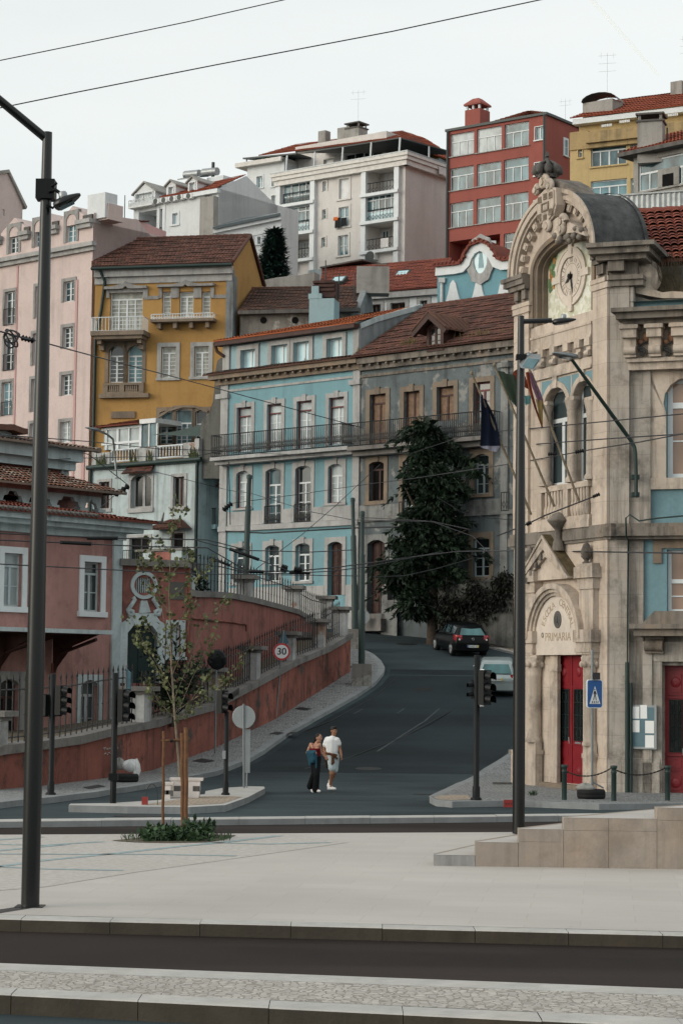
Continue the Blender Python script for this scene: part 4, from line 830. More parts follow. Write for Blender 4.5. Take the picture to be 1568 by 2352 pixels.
b=MB();b.tube([f.pt(f.U(590,1240),vt+.12,.5),f.pt(ue+.1,vt+.12,.5)],.1,8);b.tube([f.pt(ul+.4,vt+.1,.45),f.pt(ul+.65,vt-.6,.12),f.pt(f.U(640,1400),f.V(640,1480),.1),f.pt(ul+.12,f.V(640,1520)-1.2,.1),f.pt(ul+.1,6,.1)],.09,6);b.build('gutter','iron_green',r)
b=MB();f.box(b,ul,ue,vt-.75,vt-.35,0,.1);f.box(b,ul,ue+.05,vt-.35,vt+.1,0,.28);b.build('cornice','stone',r)
b=MB();f.box(b,ue-.35,ue+.06,4,vt-.1,-.3,.06);s.box(b,-.05,.8,4,vt-.4,0.02,.08);b.build('corner_strip','grey_wall',r)
def hood(x0,x1,yb,yt,xm,ym,mat='stone_grey'):
 u0,u1,um=f.U(x0,yb),f.U(x1,yb),f.U(xm,yb);v0,v1,vm=f.V((x0+x1)/2,yb),f.V((x0+x1)/2,yt),f.V(xm,ym);a=MB();t=[]
 prof=[(u0,v1),(um-.75,v1),(um-.4,v1+(vm-v1)*.35),(um-.15,v1+(vm-v1)*.5),(um,vm),(um+.15,v1+(vm-v1)*.5),(um+.4,v1+(vm-v1)*.35),(um+.75,v1),(u1,v1)]
 f.ring(a,prof,[(p,max(v0,q-.28))for p,q in prof],0,.28);a.build('hood_moulding',mat,r)
hood(662,928,1345,1328,795,1298);hood(992,1350,1330,1315,1170,1288)
b=MB();v0,v1=f.V(1200,1408),f.V(1200,1330);u0=f.U(985,1370);
for x0,x1 in((672,690),(900,930),(1000,1018),(1075,1125),(1217,1266),(1322,1345)):f.box(b,f.U(x0,1370),f.U(x1,1370),f.V(x0,1400),f.V(x0,1335),0,.09)
f.box(b,f.U(905,1390),f.U(1000,1390),f.V(950,1408),f.V(950,1386),0,.05);f.box(b,f.U(1346,1390),ue-.36,f.V(1400,1400),f.V(1400,1378),0,.05);f.box(b,f.U(690,1350),f.U(900,1350),f.V(795,1366),f.V(795,1342),0,.07);b.build('stone_band','stone_grey',r)
zf('DD')
b=MB();u0,u1=f.U(612,220),f.U(942,215);v0,v1=f.V(780,240),f.V(780,212);f.box(b,u0,u1,v0,v1,0,1.25);f.box(b,u0+.15,u1-.15,v0-.2,v0,0,1.1)
for u in(u0+.3,u1-.5):f.box(b,u,u+.25,v0-.75,v0-.2,0,.45);f.box(b,u,u+.25,v0-.45,v0-.2,.45,.9)
o=b.build('balcony','stone_warm',r);b=MB();railing(f,b,u0+.05,u1-.05,v1,f.V(780,128),1.15,.2,.018,ret=1.1);b.build('railing','white_paint',o)
b=MB();u0,u1=f.U(965,140),f.U(1360,130);v0,v1=f.V(1160,146),f.V(1160,128);f.box(b,u0,u1,v0,v1,0,.7)
for k in range(4):u=u0+.35+(u1-u0-.9)*k/3;f.box(b,u,u+.22,v0-.35,v0,0,.5)
o=b.build('balcony','stone_warm',r);b=MB();railing(f,b,u0+.05,u1-.05,v1,f.V(1160,98),.62,.16,.016,diag=True,ret=.6);b.build('railing','white_paint',o)
b=MB();u0,u1=f.U(652,550),f.U(908,550);v0,v1=f.V(780,590),f.V(780,522);f.box(b,u0,u1,v1-.14,v1,0,.2);f.box(b,f.U(632,600),f.U(942,600),v0-.25,v0,0,.3);f.box(b,u0,u1,v0,v0+.12,0,.18)
for t in(0,.46,1):u=u0+(u1-u0-.3)*t;f.box(b,u,u+.3,v0+.12,v1-.14,0,.19)
f.quad(b,u0,u1,v0,v1,.01)
o=b.build('window_parapet','stone_warm',r)
for k in range(14):
 if k in(6,7):continue
 b=MB();u=u0+.42+(u1-u0-.85)*k/13;h_=v1-v0-.26;b.lathe(f.pt(u,v0+.12,.1),[(.05,0),(.085,h_*.25),(.045,h_*.5),(.06,h_*.8),(.05,h_)],7);b.build('baluster','stone_warm',o)
b=MB();f.ring(b,[(f.U(980,720),f.V(985,735)),(f.U(1060,690),f.V(1060,690)),(f.U(1150,670),f.V(1150,662)),(f.U(1230,680),f.V(1230,664)),(f.U(1310,690),f.V(1310,694))],[(f.U(990,720),f.V(985,750)),(f.U(1060,690),f.V(1060,702)),(f.U(1150,670),f.V(1150,676)),(f.U(1230,680),f.V(1230,678)),(f.U(1302,690),f.V(1310,708))],0,.16);f.box(b,f.U(700,710),f.U(850,705),f.V(775,742),f.V(775,700),0,.1);b.build('arch_moulding','stone_warm',r)
zf('A')
for x,y in((870,1136),(1085,1126),(1331,1074)):
 rt=(y-1232)/(1045-1232);wv=.45-rt*(pk[0]+.45);g=f.off(wv);u,v=g.uv(x,y);b=MB();dv=(k0-e0).normalized();nn=f.u.cross(dv).normalized();nn=nn if nn.z>0 else-nn;c=g.pt(u,v)+nn*.05;A=[c-f.u*.5-dv*.42,c+f.u*.5-dv*.42,c+f.u*.5+dv*.42,c-f.u*.5+dv*.42]
 b.hexa([p+nn*.1 for p in A]+[p-nn*.1 for p in A]);o=b.build('skylight','gutter',r);b=MB();b.face([c+(p-c)*.72+nn*.105 for p in A]);b.build('pane','glass_bright',o)
f=Face(555,123.5,845,122);zf('B');r=root_at(f,'dark_roof_house','old house with a blackened tile roof and rubble wall behind the blue house','house',3,8)
ul,ue,vt=f.U(95,1330),f.U(850,1310),f.V(400,1332);h=f.off(-4);b=MB();f.wall(b,ul,ue,5,vt);f.body(b,ul,ue,5,vt,7);b.build('wall','rubble',r)
b=MB();k0,k1=h.pt(h.U(168,1180),h.V(300,1180)),h.pt(h.U(872,1172),h.V(700,1178));e0,e1=f.pt(ul,vt+.1,.4),f.pt(f.U(828,1310),vt+.1,.4);tiles(b,e0,e1,k1,k0);ridge(b,k0,k1);tiles(b,h.pt(ue,vt,-3.5),h.pt(ul,vt,-3.5),k0,k1);b.build('roof','tile_dark',r)
b=MB();f.box(b,ul,ue,vt-.12,vt+.1,0,.5);b.build('eave','weathered',r)
s=f.side(f.U(828,1310));b=MB();po=[s.uv(x,y)for x,y in((820,1345),(835,1290),(878,1175),(905,1240),(915,1330))];s.prism(b,po,-.2,.15);b.build('gable_coping','grey_wall',r)
skylight(r,f,278,1288,75,26,-1.3,.7)
for x in(242,440):b=MB();c=f.pt(f.U(x,1380),f.V(x,1382),.01);b.lathe(c,[(.2,-.02),(.2,.02)],12,axis=f.n);b.build('vent_hole','black_void',r)
g=f.off(2.4);u0,u1,v1=g.U(527,1300),g.U(683,1300),g.V(600,1245);b=MB();um=g.U(594,1300);g.box(b,u0,u1,8,v1,-1.5,0);g.box(b,u0-.05,um+.1,v1,g.V(545,1215),-.9,.02);g.box(b,u0+.1,um-.1,v1,g.V(545,1165),-.7,-.1);o=b.build('chimney','blue_pale',r)
b=MB();
for y in(1135,1160,1185,1225):v=g.V(610,y+8);g.box(b,g.U(545,y),g.U(680,y),v,v+.14,-1.2,-.2)
for k in range(9):
 u=u0+.5+(u1-u0-.6)*k/8;g.box(b,u,u+.12,v1,g.V(610,1140),-1.0,-.3)
b.build('chimney_rack','tile_dark',o)if 0 else b.build('chimney_rack','wood_dark',o)
p=g.pt(g.U(820,1150),0,-5);g2=g.off(-5);chim(r,(p.x,p.y,g2.V(825,1225)),1.9,1.2,g2.V(825,1058)-g2.V(825,1225),'concrete',False)
for x,y0,y1 in((606,1110,985),(690,1230,1065),(788,1250,1070)):b=MB();u=g.U(x,y0);b.tube([g.pt(u,g.V(x,y0),-1),g.pt(u,g.V(x,y1),-1)],.035,5);b.build('antenna','gutter',r)
f=Face(740,136,1005,132.5);r=root_at(f,'long_roof_house','low white house under a long red tile roof with open roof hatches','house',5,8)
ul,ue,vt=f.U(600,1240),f.U(1345,1180),f.V(1115,1205)
for x,w_,y0 in((940,72,1283),(1083,92,1272),(1246,45,1258)):window(f,r,x,y0+40,w_,80,2,1,'glass_dark','wood_dark',sur=.25,smat='stone',sill=0,rec=.2)
b=MB();f.wall(b,ul,ue,6,vt);f.body(b,ul,ue,6,vt,8);b.build('wall','white_wall',r)
h=f.off(-4.6);b=MB();e0,e1=f.pt(ul,vt+.1,.4),f.pt(ue,vt+.1,.4);k0,k1=h.pt(h.U(610,1090),h.V(1150,1020)),h.pt(h.U(1420,1000),h.V(1150,1020));tiles(b,e0,e1,k1,k0);ridge(b,k0,k1);tiles(b,h.pt(ue,vt,-4),h.pt(ul,vt,-4),k0,k1);b.build('roof','tile_mid',r)
b=MB();f.box(b,ul,ue,vt-.35,vt+.02,0,.3);b.build('eave','stone',r)
for x,y,w_ in((1105,1090,85),(938,1148,55),(705,1128,85)):skylight(r,f,x,y,w_,46,-2.4 if y<1100 else-1.3,.5,'roof_hatch')
g=Face(640,143,860,139);b=MB();zf('B');g.box(b,g.U(520,1090),g.U(640,1080),10,g.V(580,1062),-3,0);o=b.build('shed','white_old',None,'small pale shed with a dark sheet roof below the white apartment block','shed');b=MB();A=[g.pt(g.U(610,1060),g.V(610,1060),.3),g.pt(g.U(870,1010),g.V(870,1010),.3),g.pt(g.U(900,1010),g.V(900,1000),-3),g.pt(g.U(640,1060),g.V(640,1048),-3)];b.hexa([p+Vector((0,0,.1))for p in A]+A)
ob=b.build('shed_roof','weathered',o);b=MB();g.box(b,g.U(640,1060),g.U(1000,1010),10,g.V(760,1042),-2,-.3);b.build('shed_wall','dark_party',o)
g=Face(600,139,700,138);b=MB();g.prism(b,[(g.U(200,1150),10),(g.U(560,1100),10),(g.U(560,1100),g.V(540,1080)),(g.U(470,1095),g.V(470,1098)),(g.U(330,1120),g.V(330,1112)),(g.U(228,1130),g.V(228,1132)),(g.U(200,1150),g.V(228,1132))],-1,0);b.build('yard_wall','concrete',None,'plain beige yard wall in front of the conifer','wall')
f=Face(1005,128,1165,125);zf('C');r=root_at(f,'curved_gable_house','blue house with a curved white edged gable and a religious tile oval','house',3,8)
pl=[(28,1305),(150,1293),(190,1285),(215,1258),(225,1222),(258,1172),(308,1150),(355,1168),(388,1215),(405,1255),(440,1268),(500,1262),(560,1255)]
out=[f.uv(x,y)for x,y in pl];b=MB();f.prism(b,[(out[0][0],6)]+out+[(out[-1][0],6)],-6,0);b.build('wall','pav_blue',r)
def shift(pts,d):
 q=[]
 for k,p in enumerate(pts):
  a,c=pts[max(0,k-1)],pts[min(len(pts)-1,k+1)];t=Vector((c[0]-a[0],c[1]-a[1])).normalized();q.append((p[0]-t.y*d,p[1]+t.x*d))
 return q
b=MB();f.ring(b,shift(out,.16),shift(out,-.35),-.05,.22);b.build('gable_moulding','white_paint',r);b=MB();f.ring(b,shift(out,.32),shift(out,.165),-3,.4);
for(a,c)in zip(out,out[1:]):
 n_=max(1,int(math.hypot(c[0]-a[0],c[1]-a[1])/.26))
 for k in range(n_):t_=k/n_;p_=(a[0]+(c[0]-a[0])*t_,a[1]+(c[1]-a[1])*t_+.34);b.tube([f.pt(*p_,.46),f.pt(*p_,-.6)],.09,5)
b.build('roof','tile_mid',r)
b=MB();c=f.uv(303,1237);ring=lambda a_,b_,n=20:[(c[0]+a_*cos(2*pi*k/n),c[1]+b_*sin(2*pi*k/n))for k in range(n)]
f.ring(b,[(c[0]+(.95+.09*(k%2))*cos(2*pi*k/20),c[1]+(1.45+.1*(k%2))*sin(2*pi*k/20))for k in range(20)],ring(.5,.85),0,.14,0,True);o=b.build('medallion','stone',r);b=MB();b.face([f.pt(p[0],p[1],.06)for p in ring(.52,.87)]);b.build('tile_picture','glass_bright',o)
b=MB();f.prism(b,[(c[0]-.16,c[1]-.5),(c[0]+.2,c[1]-.5),(c[0]+.14,c[1]+.1),(c[0]+.08,c[1]+.42),(c[0]-.08,c[1]+.42),(c[0]-.14,c[1]+.1)],.061,.075);b.build('painted_figure','blue_pale',o)
b=MB();u=f.U(62,1440);b.tube([f.pt(u,8,.12),f.pt(u,f.V(62,1385),.12)],.1,6);b.box(*(lambda p:(p.x-.18,p.x+.18,p.y-.18,p.y+.1,p.z,p.z+.3))(f.pt(u,f.V(62,1385),.12)));b.build('downpipe','white_plastic',r)
b=MB()
for x,w_ in((130,55),(288,55),(445,60)):
 u,v=f.uv(x,1500);w2=f.U(x+w_,1500)-u;f.prism(b,[(u-w2,v-.3),(u+w2,v-.3),(u+w2*.55,v+.5),(u+w2*.3,v+1.1),(u,v+1.3),(u-w2*.3,v+1.1),(u-w2*.55,v+.5)],0,.12)
b.build('scroll_ornament','white_wall',r)
p=f.pt(f.U(160,1190),0,-3);g=f.off(-3);chim(r,(p.x,p.y,g.V(160,1260)),1.1,.9,g.V(160,1150)-g.V(160,1260),'white_wall',False);b=MB();f.box(b,f.U(130,1290),f.U(215,1240),f.V(150,1293),f.V(170,1215),-3,-1.2);b.build('roof_block','white_wall',r)
b=MB();g=f.off(-2);g.box(b,g.U(395,1200),g.U(640,1190),g.V(440,1265),g.V(440,1168),-3,0);b.build('rear_parapet','white_old',r)
f=Face(212,123.5,465,118);zf('DD');r=root_at(f,'terrace_house','whitish old house with a glazed roof terrace below the ochre house','house',4,2)
ul,ue,vt=f.U(572,1200),f.U(1252,1150),f.V(920,1030)
window(f,r,657,1225,66,168,2,1,'glass_dark','wood_dark',sur=.16,smat='stone',sill=.2);
window(f,r,888,1198,128,215,2,1,'glass_dark','stone',arch=.35,sur=.16,smat='stone',sill=.25,rec=.22,fw=.12);window(f,r,1124,1202,70,185,2,1,'glass_dark','wood_dark',sur=.18,smat='stone',sill=.22)
zf('G');window(f,r,877,330,125,190,2,1,'black_void','iron',sur=.16,smat='stone',sill=0);window(f,r,1117,262,72,110,1,1,'black_void','wood_dark',sur=.1,smat='stone',sill=.1)
b=MB();f.wall(b,ul,ue,0,vt);f.body(b,ul,ue,0,vt,4);b.build('wall','white_old',r)
zf('DD');b=MB();b.tube([f.pt(ul-.15,vt+.02,.2),f.pt(ue+.3,vt+.02,.2)],.14,8);
for u in(ul+.05,ue-.1):b.tube([f.pt(u,2,.12),f.pt(u,vt,.12)],.09,6)
b.build('gutter','iron_green',r)
b=MB();v1=f.V(920,925)
for x0,x1,dy in((590,692,-8),(872,978,0),(1152,1250,6)):f.box(b,f.U(x0,990),f.U(x1,980),vt+.12,v1+dy*.012,-.3,.05)
for u in(ul+.1,ue-.35):f.box(b,u,u+.35,vt+.12,v1+.25,-.35,.08)
f.box(b,ul,ue+.1,vt,vt+.14,-.8,.12);o=b.build('terrace_parapet','pillar_white',r)
for x0,x1 in((693,872),(979,1151)):
 b=MB();railing(f,b,f.U(x0,980),f.U(x1,975),vt+.3,v1,-.1,.22,.03);b.build('terrace_railing','white_paint',o)
b=MB()
for x in(640,655,850,1210,1235,940):
 for k in range(10):u=f.U(x,1000)+RS.uniform(-.25,.25);b.tube([f.pt(u,vt+.1,.12),f.pt(u+RS.uniform(-.2,.2),vt+RS.uniform(.3,.9),.2)],[.05,.008],4)
plain('weed',(.06,.075,.03),.9,var=.4);b.build('weed','weed',None,'weeds sprouting along the terrace gutter of the whitish house','weeds',kind='stuff')
g=f.off(-1.2);b=MB();u0,u1=g.U(600,860),g.U(882,850);v0,v1=g.V(740,935),g.V(740,795)
for k in range(5):u=u0+(u1-u0)*k/4;g.box(b,u-(.09 if k%2==0 else .05),u+(.09 if k%2==0 else .05),v0,v1,-.12,.02)
for v in(v0+.35,v1-.08):g.box(b,u0,u1,v-.07,v+.07,-.115,.015)
o=b.build('veranda','white_paint',r);b=MB();g.quad(b,u0,u1,v0,v1,-.06);b.build('pane','glass_curtain',o)
b=MB();h=g.off(-1.8);tiles(b,g.pt(u0-.1,v1+.05,.35),g.pt(u1+.1,v1+.05,.35),h.pt(h.U(875,750),h.V(740,755)),h.pt(h.U(630,755),h.V(740,755)));b.build('veranda_roof','tile_mid',o)
b=MB();u2=g.U(985,760);g.box(b,u1,u2,g.V(930,775),g.V(930,746),-2,.1);
for x in(884,935,984):u=g.U(x,850);g.box(b,u-.05,u+.05,v0,g.V(930,775),-.1,0)
o=b.build('veranda_corner','white_plastic',r);b=MB();g.quad(b,u1,u2,v0,g.V(930,775),-.05);b.build('pane','glass_mid',o)
b=MB();g2=f.off(-.6);rows=[]
for i in range(6):
 t_=i/5;rows.append([g2.pt(g2.U(955,825)*(1-k/8)+g2.U(1245,805)*k/8,g2.V(1000,855-0*k)*0+(g2.V(955,845)*(1-k/8)+g2.V(1245,855)*k/8)+t_*(.35+.75*k/8),-t_*1.8)for k in range(9)])
b.grid(rows);plain('awning_cloth',(.06,.085,.08),.9);b.build('awning','awning_cloth',None,'grey green cloth awning stretched over the roof terrace','awning')
b=MB();c0,c1=f.U(795,1075),f.U(978,1070);vv=f.V(885,1088);tiles(b,f.pt(c0,vv,.45),f.pt(c1,vv,.45),f.pt(c1-.1,vv+.45,0),f.pt(c0+.1,vv+.45,0));b.build('window_hood','tile_old',r)
b=MB();c0,c1=f.U(985,1440),f.U(1218,1430);vv=f.V(1100,1440);m0,m1=f.U(1075,1390),f.U(1150,1385);tp=f.V(1112,1378);tiles(b,f.pt(c0,vv,1.0),f.pt(c1,vv,1.0),f.pt(m1,tp,.1),f.pt(m0,tp,.1));b.face([f.pt(c0,vv,1.0),f.pt(m0,tp,.1),f.pt(c0+.15,vv,0)]);b.face([f.pt(c1,vv,1.0),f.pt(c1-.15,vv,0),f.pt(m1,tp,.1)]);b.build('window_hood','tile_old',r)
zf('G');b=MB();v0=f.V(1000,405);f.box(b,f.U(750,410),f.U(1262,420),v0-.35,v0,0,1.6);o=b.build('balcony','coping',r);b=MB();railing(f,b,f.U(790,360),f.U(1055,360),v0,f.V(920,325),1.5,.14,.014);b.build('railing','iron_green',o)
b=MB();
for x0,x1 in((1020,1072),(1196,1262)):f.box(b,f.U(x0,370),f.U(x1,370),v0,f.V(1100,328),1.1,1.55)
b.build('balcony_pier','white_old',o);b=MB();f.box(b,f.U(1072,370),f.U(1196,370),v0,f.V(1130,335),1.2,1.5);b.build('balcony_panel','wall_red_up',o);b=MB();f.box(b,f.U(975,330),f.U(1270,330),f.V(1120,330),f.V(1120,316),1.0,1.62);b.build('balcony_coping','coping',o)
f2=Face(455,122,512,119.5);zf('DD');r=root_at(f2,'alley_house','narrow shaded house front with small balconies squeezed left of the blue house','house',.8,4)
zf('G');window(f2,r,1318,400,85,270,2,4,'glass_mid','white_paint',arch=.25,sur=.08,smat='red_brown_paint',sill=0,transom=.35)
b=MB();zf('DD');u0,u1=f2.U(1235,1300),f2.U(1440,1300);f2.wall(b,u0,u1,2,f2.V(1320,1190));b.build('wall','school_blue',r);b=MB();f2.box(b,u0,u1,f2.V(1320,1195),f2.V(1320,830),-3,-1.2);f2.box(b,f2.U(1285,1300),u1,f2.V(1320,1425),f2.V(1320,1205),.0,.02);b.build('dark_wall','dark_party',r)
b=MB();v=f2.V(1320,1195);tiles(b,f2.pt(f2.U(1268,1200),v,.6),f2.pt(u1,v+.1,.6),f2.pt(u1,f2.V(1380,1060),-1.2),f2.pt(f2.U(1370,1060),f2.V(1380,1060),-1.2));b.build('roof','tile_dark',r)
b=MB();v=f2.V(1320,1425);f2.box(b,u0,u1,v-.25,v,0,.9);o=b.build('balcony','blue_pale',r);b=MB();railing(f2,b,f2.U(1265,1380),u1,v,f2.V(1320,1325),.85,.13,.013);b.build('railing','iron',o)
f=hf;f.holes=[];zf('E');r=root_at(f,'blue_house','bright blue three storey house with white trim, long balcony and orange attic roof','house',4,6)
ul,um,ur=f.U(132,900),f.U(1004,800),f.U(2300,700);vt=f.V(560,425);BZ=4.0
def bl(x,y,w_,h_,**k):return window(f,r,x,y,w_,h_,**k)
for x,y0,y1,w_ in((278,672,952,90),(467,652,940,90),(655,632,930,94),(857,610,908,94)):
 bl(x,(y0+y1)/2,w_,y1-y0,cols=2,rows=4,glass='glass_curtain',fr='white_paint',sur=.24,smat='stone',sill=0,transom=.2,key=.3,rec=.2);u0,u1,v0,v1=f.rect(x,(y0+y1)/2,w_,y1-y0);b=MB();vq=v1-(v1-v0)*.19
 for a in(u0,u1-.06):f.box(b,a,a+.06,v0,v1,-.19,-.13)
 for c in(v1-.07,vq-.06):f.box(b,u0,u1,c,c+.07,-.19,-.12)
 b.build('door_frame','red_brown_paint',r)
FF=[]
for x,y0,y1,w_,s_ in((270,1072,1305,80,.12),(461,1056,1400,95,0),(648,1040,1390,97,0),(850,1028,1274,90,.12)):
 FF.append((x,y0,y1,w_));bl(x,(y0+y1)/2,w_,y1-y0,cols=2,rows=4,glass='glass_mid',sur=.24,smat='stone',sill=s_,arch=.16,transom=.3,key=.28,rec=.2);u0,u1,v0,v1=f.rect(x,(y0+y1)/2,w_,y1-y0);b=MB()
 for a in(u0,u1-.05):f.box(b,a,a+.05,v0,v1-.2,-.19,-.12)
 f.box(b,u0,u1,v0,v0+.06,-.19,-.12);b.build('window_frame','red_brown_paint',r)
zf('H')
for x,y0,y1,w_ in((260,140,362,90),(455,126,355,86),(645,114,352,88)):bl(x,(y0+y1)/2,w_,y1-y0,cols=2,rows=3,glass='glass',sur=.22,smat='stone',sill=.14,arch=.16,transom=.3,key=.28,rec=.2)
dr=f.rect(848,273,90,336);f.holes.append((*dr,.35));sg=MB();inn=arc_pts(dr[0]-.004,dr[1]+.004,dr[2],dr[3]-.16,.16);out=[(dr[0]-.24+(dr[1]-dr[0]+.48)*max(0,min(1,(a-dr[0])/(dr[1]-dr[0]))),c if k in(0,len(inn)-1)else dr[3]+.24)for k,(a,c)in enumerate(inn)];f.ring(sg,out,inn,-.3,.05);sg.build('door_surround','stone',r)
def door(fc,rc,rec,par,mat,leaves=2,panels=((.05,.3),(.34,.62),(.66,.95)),label=None):
 u0,u1,v0,v1=rc;b=MB();fc.box(b,u0,u1,v0,v1,-rec-.08,-rec)
 o=b.build('door',mat,par,label=label);b=MB();lw_=(u1-u0)/leaves
 for k in range(leaves):
  for p,q in panels:fc.box(b,u0+lw_*k+.1,u0+lw_*(k+1)-.1,v0+(v1-v0)*p,v0+(v1-v0)*q,-rec,-rec+.035)
  if k:fc.box(b,u0+lw_*k-.03,u0+lw_*k+.03,v0,v1,-rec,-rec+.05)
 b.build('door_panel',mat,o);return o
door(f,(dr[0],dr[1],dr[2],dr[3]),.3,r,'wood_dark',2,((.04,.22),(.26,.42),(.46,.72),(.76,.97)))
zf('E')
FH=list(f.holes);b=MB();f.wall(b,ul,um,BZ,vt);f.body(b,ul,um,BZ,vt,9,top=True);b.build('wall','blue_front',r);f.holes=[]
b=MB()
for x0,x1 in((133,178),(962,1004)):f.box(b,f.U(x0,900),f.U(x1,900),BZ,vt-.4,0.003,.09)
for x0,x1,y in((112,188,605),(945,1015,517)):f.box(b,f.U(x0,y),f.U(x1,y),f.V((x0+x1)/2,y+16),f.V((x0+x1)/2,y-14),0,.2)
vb0,vb1=f.V(560,1398),f.V(560,1310);u=f.U(178,1300);segs=sorted([(f.rect(x,1200,w_,10)[0]-.24,f.rect(x,1200,w_,10)[1]+.24)for x,y0,y1,w_ in FF[1:3]])
for a,c in zip([u]+[q[1]for q in segs],[q[0]for q in segs]+[f.U(962,1300)]):f.box(b,a,c,vb0,vb1,0.003,.06)
f.box(b,ul,um,vb0-.3,vb0-.02,0,.16);v=f.V(570,520);f.box(b,f.U(178,560),f.U(962,500),v-.12,v,0,.06)
zf('H');hole=dr;v=f.V(600,385);
for a,c in((f.U(178,400),dr[0]-.26),(dr[1]+.26,f.U(962,380))):f.box(b,a,c,BZ,v,0.003,.05)
zf('E');b.build('white_trim','stone',r)
b=MB();f.box(b,ul-.3,um+.1,vt-.55,vt-.25,0,.2);f.box(b,ul-.6,um+.1,vt-.25,vt,0,.5)
n=int((um-ul)/.55)
for k in range(n):f.box(b,ul+.1+k*.55,ul+.22+k*.55,vt-.38,vt-.25,.2,.4)
b.build('cornice','stone_warm',r)
b=MB();tiles(b,f.pt(ul-.9,vt+.03,.62),f.pt(um+.1,vt+.03,.62),f.pt(um+.1,vt+.32,-.3),f.pt(ul-.9,vt+.32,-.3));b.build('eave_tiles','tile_dark',r)
v0=f.V(560,963);u0,u1=f.U(140,980),f.U(1000,915);b=MB();f.box(b,u0,u1,v0-.18,v0,0,.95);f.box(b,u0+.05,u1,v0-.38,v0-.18,0,.6);o=b.build('balcony','stone',r);b=MB();railing(f,b,u0+.03,u1-.45,v0+.05,v0+1.2,.88,.13,.016,rails=(0,.2,1),diag=True,ret=.85);b.build('railing','iron',o)
for x,y0,y1,w_ in FF[1:3]:
 b=MB();a,c,d,e=f.rect(x,(y0+y1)/2,w_,y1-y0);railing(f,b,a-.03,c+.03,d,d+(e-d)*.31,.06,.12,.015,rails=(0,.2,1),diag=True);b.build('window_railing','iron',r)
g=f.off(-.35);g.holes=[];a0,a1=g.U(160,370),g.U(985,300);av0,av1=vt+.1,g.V(580,222)
for x,y0,y1,w_ in((306,312,430,92),(503,282,405,100),(640,263,386,98),(848,240,358,98)):window(g,r,x,(y0+y1)/2,w_,y1-y0,2,1,'glass_bright',sur=.26,smat='stone',sill=.1,rec=.22,prj=.1)
b=MB();g.wall(b,a0,a1,av0,av1);g.body(b,a0,a1,av0,av1,6);b.build('attic_wall','blue_pale',r)
b=MB();g.box(b,a0-.1,g.U(192,370),av0,av1,0,.12);g.box(b,g.U(968,300),a1+.2,av0,av1,0,.12);b.build('attic_trim','stone',r)
zf('B');s=Face(o=g.pt(a1+.2,0),u=-g.n,n=g.u);kr1=s.uv(1225,1300);e0,e1=g.pt(a0-.4,av1+.15,.55),g.pt(a1+.25,av1+.15,.55);k1=s.pt(kr1[0],kr1[1]+.1);k0=g.pt(a0+2.2,kr1[1]-.1,-kr1[0]);b=MB();tiles(b,e0,e1,k1,k0);tiles(b,g.pt(a0-.4,av1+.15,-9),g.pt(a0-.4,av1+.15,.55),k0,k0+Vector((0,0,.01)));b.build('roof','tile_orange',r)
b=MB();g.box(b,a0-.4,a1+.2,av1-.12,av1+.1,0,.5);b.tube([g.pt(a0-.4,av1+.05,.45),g.pt(a0-.35,av1-.4,.3),g.pt(a0+.05,av1-.7,.15)],.09,6);b.build('gutter','wood_dark',r)
b=MB();zf('E');po=[s.uv(x,y)for x,y in((1003,165),(1100,125),(1240,85),(1385,45),(1300,140),(1180,250),(1080,340),(1000,365))];s.prism(b,po,-.3,.05);b.build('attic_gable','grey_wall',r)
b=MB();s.ring(b,[(p[0],p[1]+.16)for p in po[:4]],[(p[0],p[1]-.12)for p in po[:4]],-.35,.12);b.build('gable_coping','white_old',r)
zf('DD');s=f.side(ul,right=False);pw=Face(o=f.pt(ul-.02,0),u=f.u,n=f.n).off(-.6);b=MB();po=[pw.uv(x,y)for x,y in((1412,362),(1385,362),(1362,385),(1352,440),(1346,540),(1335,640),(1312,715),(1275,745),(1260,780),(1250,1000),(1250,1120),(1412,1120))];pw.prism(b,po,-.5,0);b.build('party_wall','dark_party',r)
f=hf;f.holes=[];zf('E');r=root_at(f,'derelict_house','derelict grey house with peeling plaster, boarded balcony doors and a sagging dormer','house',15,4)
for x,y0,y1,w_,g_ in((1115,590,905,100,'wood_brown'),(1328,572,890,98,'wood_brown')):
 o=window(f,r,x,(y0+y1)/2,w_,y1-y0,2,1,g_,'wood_dark',sur=.26,smat='stone_warm',sill=0,transom=.18 if x<1200 else 0,key=.3,rec=.2)
zf('F')
window(f,r,78,650,106,215,2,1,'wood_brown','wood_dark',sur=.26,smat='stone_warm',sill=0,transom=.25,key=.3,rec=.2);window(f,r,307,672,106,315,2,4,'glass_mid','red_brown_paint',sur=.26,smat='stone_warm',sill=0,transom=.16,rec=.2)
window(f,r,305,1092,92,250,2,3,'glass_mid','white_old',sur=.28,smat='stone_warm',sill=.16,arch=.16,transom=.26,rec=.2)
zf('E');window(f,r,1108,1137,92,248,2,1,'black_void','wood_dark',sur=.25,smat='stone_warm',sill=.2,arch=.14,transom=.2,key=.3,rec=.25);window(f,r,1318,1180,92,370,2,4,'glass_mid','white_paint',sur=.26,smat='stone_warm',sill=0,arch=.14,transom=.25)
zf('R');window(f,r,367,850,150,330,2,3,'glass_mid','white_old',sur=.25,smat='stone',sill=.16,arch=.16,transom=.28);window(f,r,1108,858,176,410,2,3,'glass_dark','white_old',sur=.25,smat='stone_warm',sill=.2,arch=.12,transom=.28);window(f,r,1432,1440,70,300,1,1,'black_void','wood_dark',sur=.16,smat='pillar_white',sill=0)
zf('H');dq=f.rect(1105,325,108,462);f.holes.append((*dq,.4));door(f,dq,.35,r,'wood_dark',2,((.03,.25),(.28,.52),(.55,.76),(.8,.97)))
